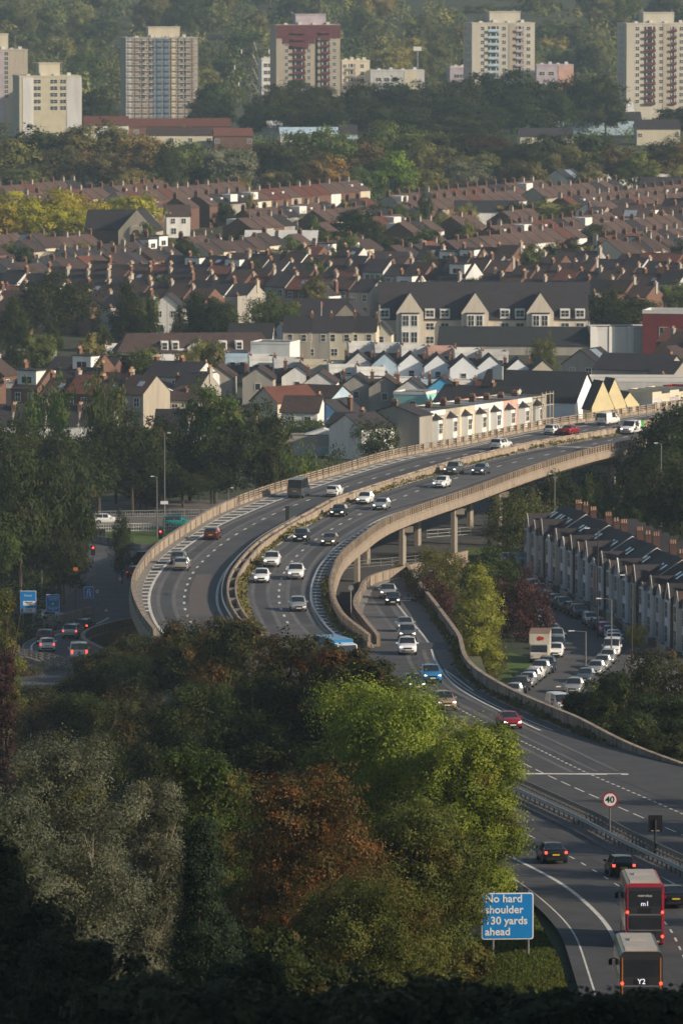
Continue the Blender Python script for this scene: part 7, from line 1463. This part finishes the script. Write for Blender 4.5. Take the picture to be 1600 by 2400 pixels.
# lamp posts
def lamp(px, ytop, ybase, arm, lb, z=0.0, zf=None, m='rail_metal', two=False):
    b = W(px, ybase, z); t = WD(px, ytop, b.y); h = t.z-z; root = empty('street_lamp', b); tag(root, lb, 'street lamp')
    g = MB(); g.tube((0, 0, 0), (0, 0, h), 0.11, 0.065, 8); g.build('post', M[m], root)
    for s in ((arm, -arm) if two else (arm,)):
        g = MB(); g.tube((0, 0, h), (s, 0, h+0.12), 0.045, n=6); g.build('arm', M[m], root)
        g = MB(); g.prism([(s*0.8, h+0.16), (s*1.0+math.copysign(0.35, s), h+0.16), (s*1.0+math.copysign(0.35, s), h+0.05), (s*0.8, h+0.06)], 'y', -0.14, 0.14); g.build('lamp_head', M['frame'], root)
for a in [(386,1016,1228,0.5,'tall lamp post rising behind the turquoise car',0),(368,1118,1262,-0.5,'lamp post on the grass island beside the traffic light',0),(617,1040,1150,0.5,'lamp post against the dark tree behind the parapet',0),(125,1018,1160,0.5,'lamp post among the trees at far left',0),(216,1110,1200,0.5,'lamp post above the small trees left of the junction',0),(98,1232,1400,0.4,'lamp post standing in the pavement trees at left',0),(535,1145,1215,0.4,'short lamp post behind the parapet near the dark trees',0),
          (1372,1481,1562,-1.6,'lamp post with long arm in the middle of the parked street',0),(1432,1405,1552,-1.4,'lamp post beside the parked cars on the house side',0),(1348,1180,1330,0.5,'lamp post rising behind the street terrace',0),(1400,1240,1500,-1.2,'dark lamp post in front of the bay fronted houses',0),(1480,1350,1560,-1.0,'dark lamp post in front of the light blue house',0),(1328,1612,1700,-0.8,'lamp post by the lower end of the parked street',0),(1548,1040,1290,-0.6,'lamp post against the dark tree at right',0),
          (1299,1112,1290,-0.5,'lamp post left of the willow under the viaduct',0),(1068,1195,1280,-1.0,'double armed lamp under the viaduct deck',0)]:
    lamp(*a[:5], z=0.0, m='dark_metal' if 'dark lamp' in a[4] or 'terrace' in a[4] else 'rail_metal', two='double' in a[4])
for (px, yt, yb, lb) in ((392, 700, 800, 'thin flagpole beside the white block'), (1510, 1130, 1240, 'thin mast behind the terrace chimneys')):
    b = W(px, yb, 0); t = WD(px, yt, b.y); g = MB(); g.tube((0, 0, 0), (0, 0, t.z), 0.09, 0.06, 6); root = empty('mast', b); tag(root, lb, 'mast'); g.build('pole', M['metal'], root)
b = W(753, 740, 0); 
p = top(753, 706, 9); root = empty('flag', p); tag(root, 'small red flag on a pole above the flats wing', 'flag'); g = MB(); g.tube((0, 0, 0), (0, 0, 9), 0.06, n=5); g.build('pole', M['frame'], root); g = MB(); g.prism([(0.05, 8.9), (0.5, 8.7), (0.1, 7.6), (0.05, 7.6)], 'y', -.02, .02); g.build('cloth', M['redpaint'], root)
# traffic lights
M['redlamp'] = mat('red_signal', (0.8, 0.02, 0.02), 0.3, emit=(1, 0.03, 0.02), es=9)
for (px, py, yb, lb) in ((218, 1290, 1338, 'traffic light showing red at the left side of the junction'), (376, 1252, 1290, 'traffic light showing red on the grass island')):
    b = W(px, yb, 0.1); c = WD(px, py, b.y); z = c.z-0.1; root = empty('traffic_light', b); tag(root, lb, 'traffic light')
    g = MB(); g.tube((0, 0.1, 0), (0, 0.1, z+.5), .06, n=6); g.build('post', M['dark_metal'], root); g = MB(); g.b2(-.28, .28, -.1, .1, z-.6, z+.6); g.build('backing_board', M['signblack'], root)
    for k, m in ((0.36, 'redlamp'), (0, 'dark_metal'), (-.36, 'dark_metal')): g = MB(); g.disc((0, -.12, z+k), .13, 'y', .06, 14); g.build('lamp', M[m], root)
# fences and railings on the ground
def railing(pts, h, lb, m, post=2.0, solid=False, name='railing', bars=True):
    P = [W(a, b, 0.1) for a, b in pts]; o3 = P[0]; root = empty(name, o3); tag(root, lb, 'fence'); g = MB(); q = MB()
    for a, b in zip(P[:-1], P[1:]):
        d = (b-a); n = max(1, int(d.length/post)); rz = math.atan2(d.y, d.x); mid = (a+b)/2-o3
        if solid: g.box((mid.x, mid.y, h/2), (d.length, 0.12, h), rz)
        else:
            for z in ((h, h*0.55, 0.15)): g.box((mid.x, mid.y, z), (d.length, 0.06, 0.07), rz)
            if bars:
                for k in range(int(d.length/0.35)): e = a+d*(k*0.35/d.length)-o3; g.box((e.x, e.y, h/2), (0.05, 0.05, h))
        for k in range(n+1): e = a+d*(k/n)-o3; q.box((e.x, e.y, (h+.1)/2), (0.1, 0.1, h+.1))
    g.build('panel', M[m], root); q.build('post', M['metal' if not solid else m], root)['kind'] = 'stuff'
railing([(204,1266),(330,1291),(380,1291)], 0.9, 'pale low solid fence curving along the grass island', 'concrete_grey', 2.5, True, 'fence')
railing([(225,1247),(480,1243)], 1.1, 'white railings along the car park behind the grass island', 'white_paint')
railing([(225,1215),(640,1208)], 1.0, 'grey railings behind the parked cars of the car park', 'metal')
railing([(186,1312),(190,1325),(222,1343)], 0.9, 'grey railings at the pavement corner by the left traffic light', 'metal')
railing([(1000,1262),(1180,1248)], 1.1, 'pale railings below the viaduct columns', 'metal', bars=False); railing([(700,1345),(1000,1318)], 1.0, 'dim railings below the viaduct near the bend', 'rail_metal', bars=False)
def kerb_wall(pts, h, name, lb, m): 
    P = [W(a, b, 0.05) for a, b in pts]; o3 = P[0]; g = MB()
    for a, b in zip(P[:-1], P[1:]): d = b-a; mid = (a+b)/2-o3; g.box((mid.x, mid.y, h/2), (d.length+0.1, 0.3, h), math.atan2(d.y, d.x))
    o = g.build(name, M[m]); o.location = o3; tag(o, lb, 'wall')
kerb_wall([(66,1488),(120,1468),(170,1452),(214,1440)], 1.0, 'low_wall', 'low brownish wall between exit road and pavement', 'concrete_grey')
c = W(235, 1262, 0.1); root = empty('utility_cabinet', c); tag(root, 'dark utility cabinet on the grass island', 'cabinet'); g = MB(); g.b2(-.7, .7, -.25, .25, 0, 1.2); g.b2(-.74, .74, -.29, .29, 1.2, 1.28); g.build('casing', M['dark_metal'], root); g = MB(); g.b2(-.62, -.03, -.28, -.25, .1, 1.1); g.build('door', M['darkroof'], root)
# estate agent boards
for (px, yt, yb, m, lb) in ((1360, 1347, 1395, 'signgreen', 'green estate agent board on a post before the terrace'), (1388, 1366, 1400, 'signred', 'dark red estate agent board next to the green one')):
    b = W(px, yb, 0.1); c = WD(px, yt+6, b.y); root = empty('sale_board', b); tag(root, lb, 'sign board'); g = MB(); g.tube((0, 0, 0), (0, 0, c.z), .04, n=5); g.build('post', M['frame'], root); panel(root, .75, .6, 0, c.z, M[m], -.05, r=.05)
# weathered block wall by the lamp, chimney-like vent
p = W(1560, 1330, 0)

# ------------------------------------------------------------------ air
def haze():
    g = MB(); g.b2(-900, 900, -60, 4480, -3, 172); o = g.build('haze', None); tag(o, 'thin evening haze over the whole valley', 'haze', kind='stuff')
    m = bpy.data.materials.new('haze'); m.use_nodes = True; nt = m.node_tree; nt.nodes.clear(); out = nt.nodes.new('ShaderNodeOutputMaterial'); v = nt.nodes.new('ShaderNodeVolumePrincipled')
    v.inputs['Color'].default_value = (0.60, 0.80, 1.0, 1); v.inputs['Density'].default_value = 0.00007; v.inputs['Anisotropy'].default_value = 0.0
    nt.links.new(v.outputs[0], out.inputs['Volume']); o.data.materials.clear(); o.data.materials.append(m)
haze()
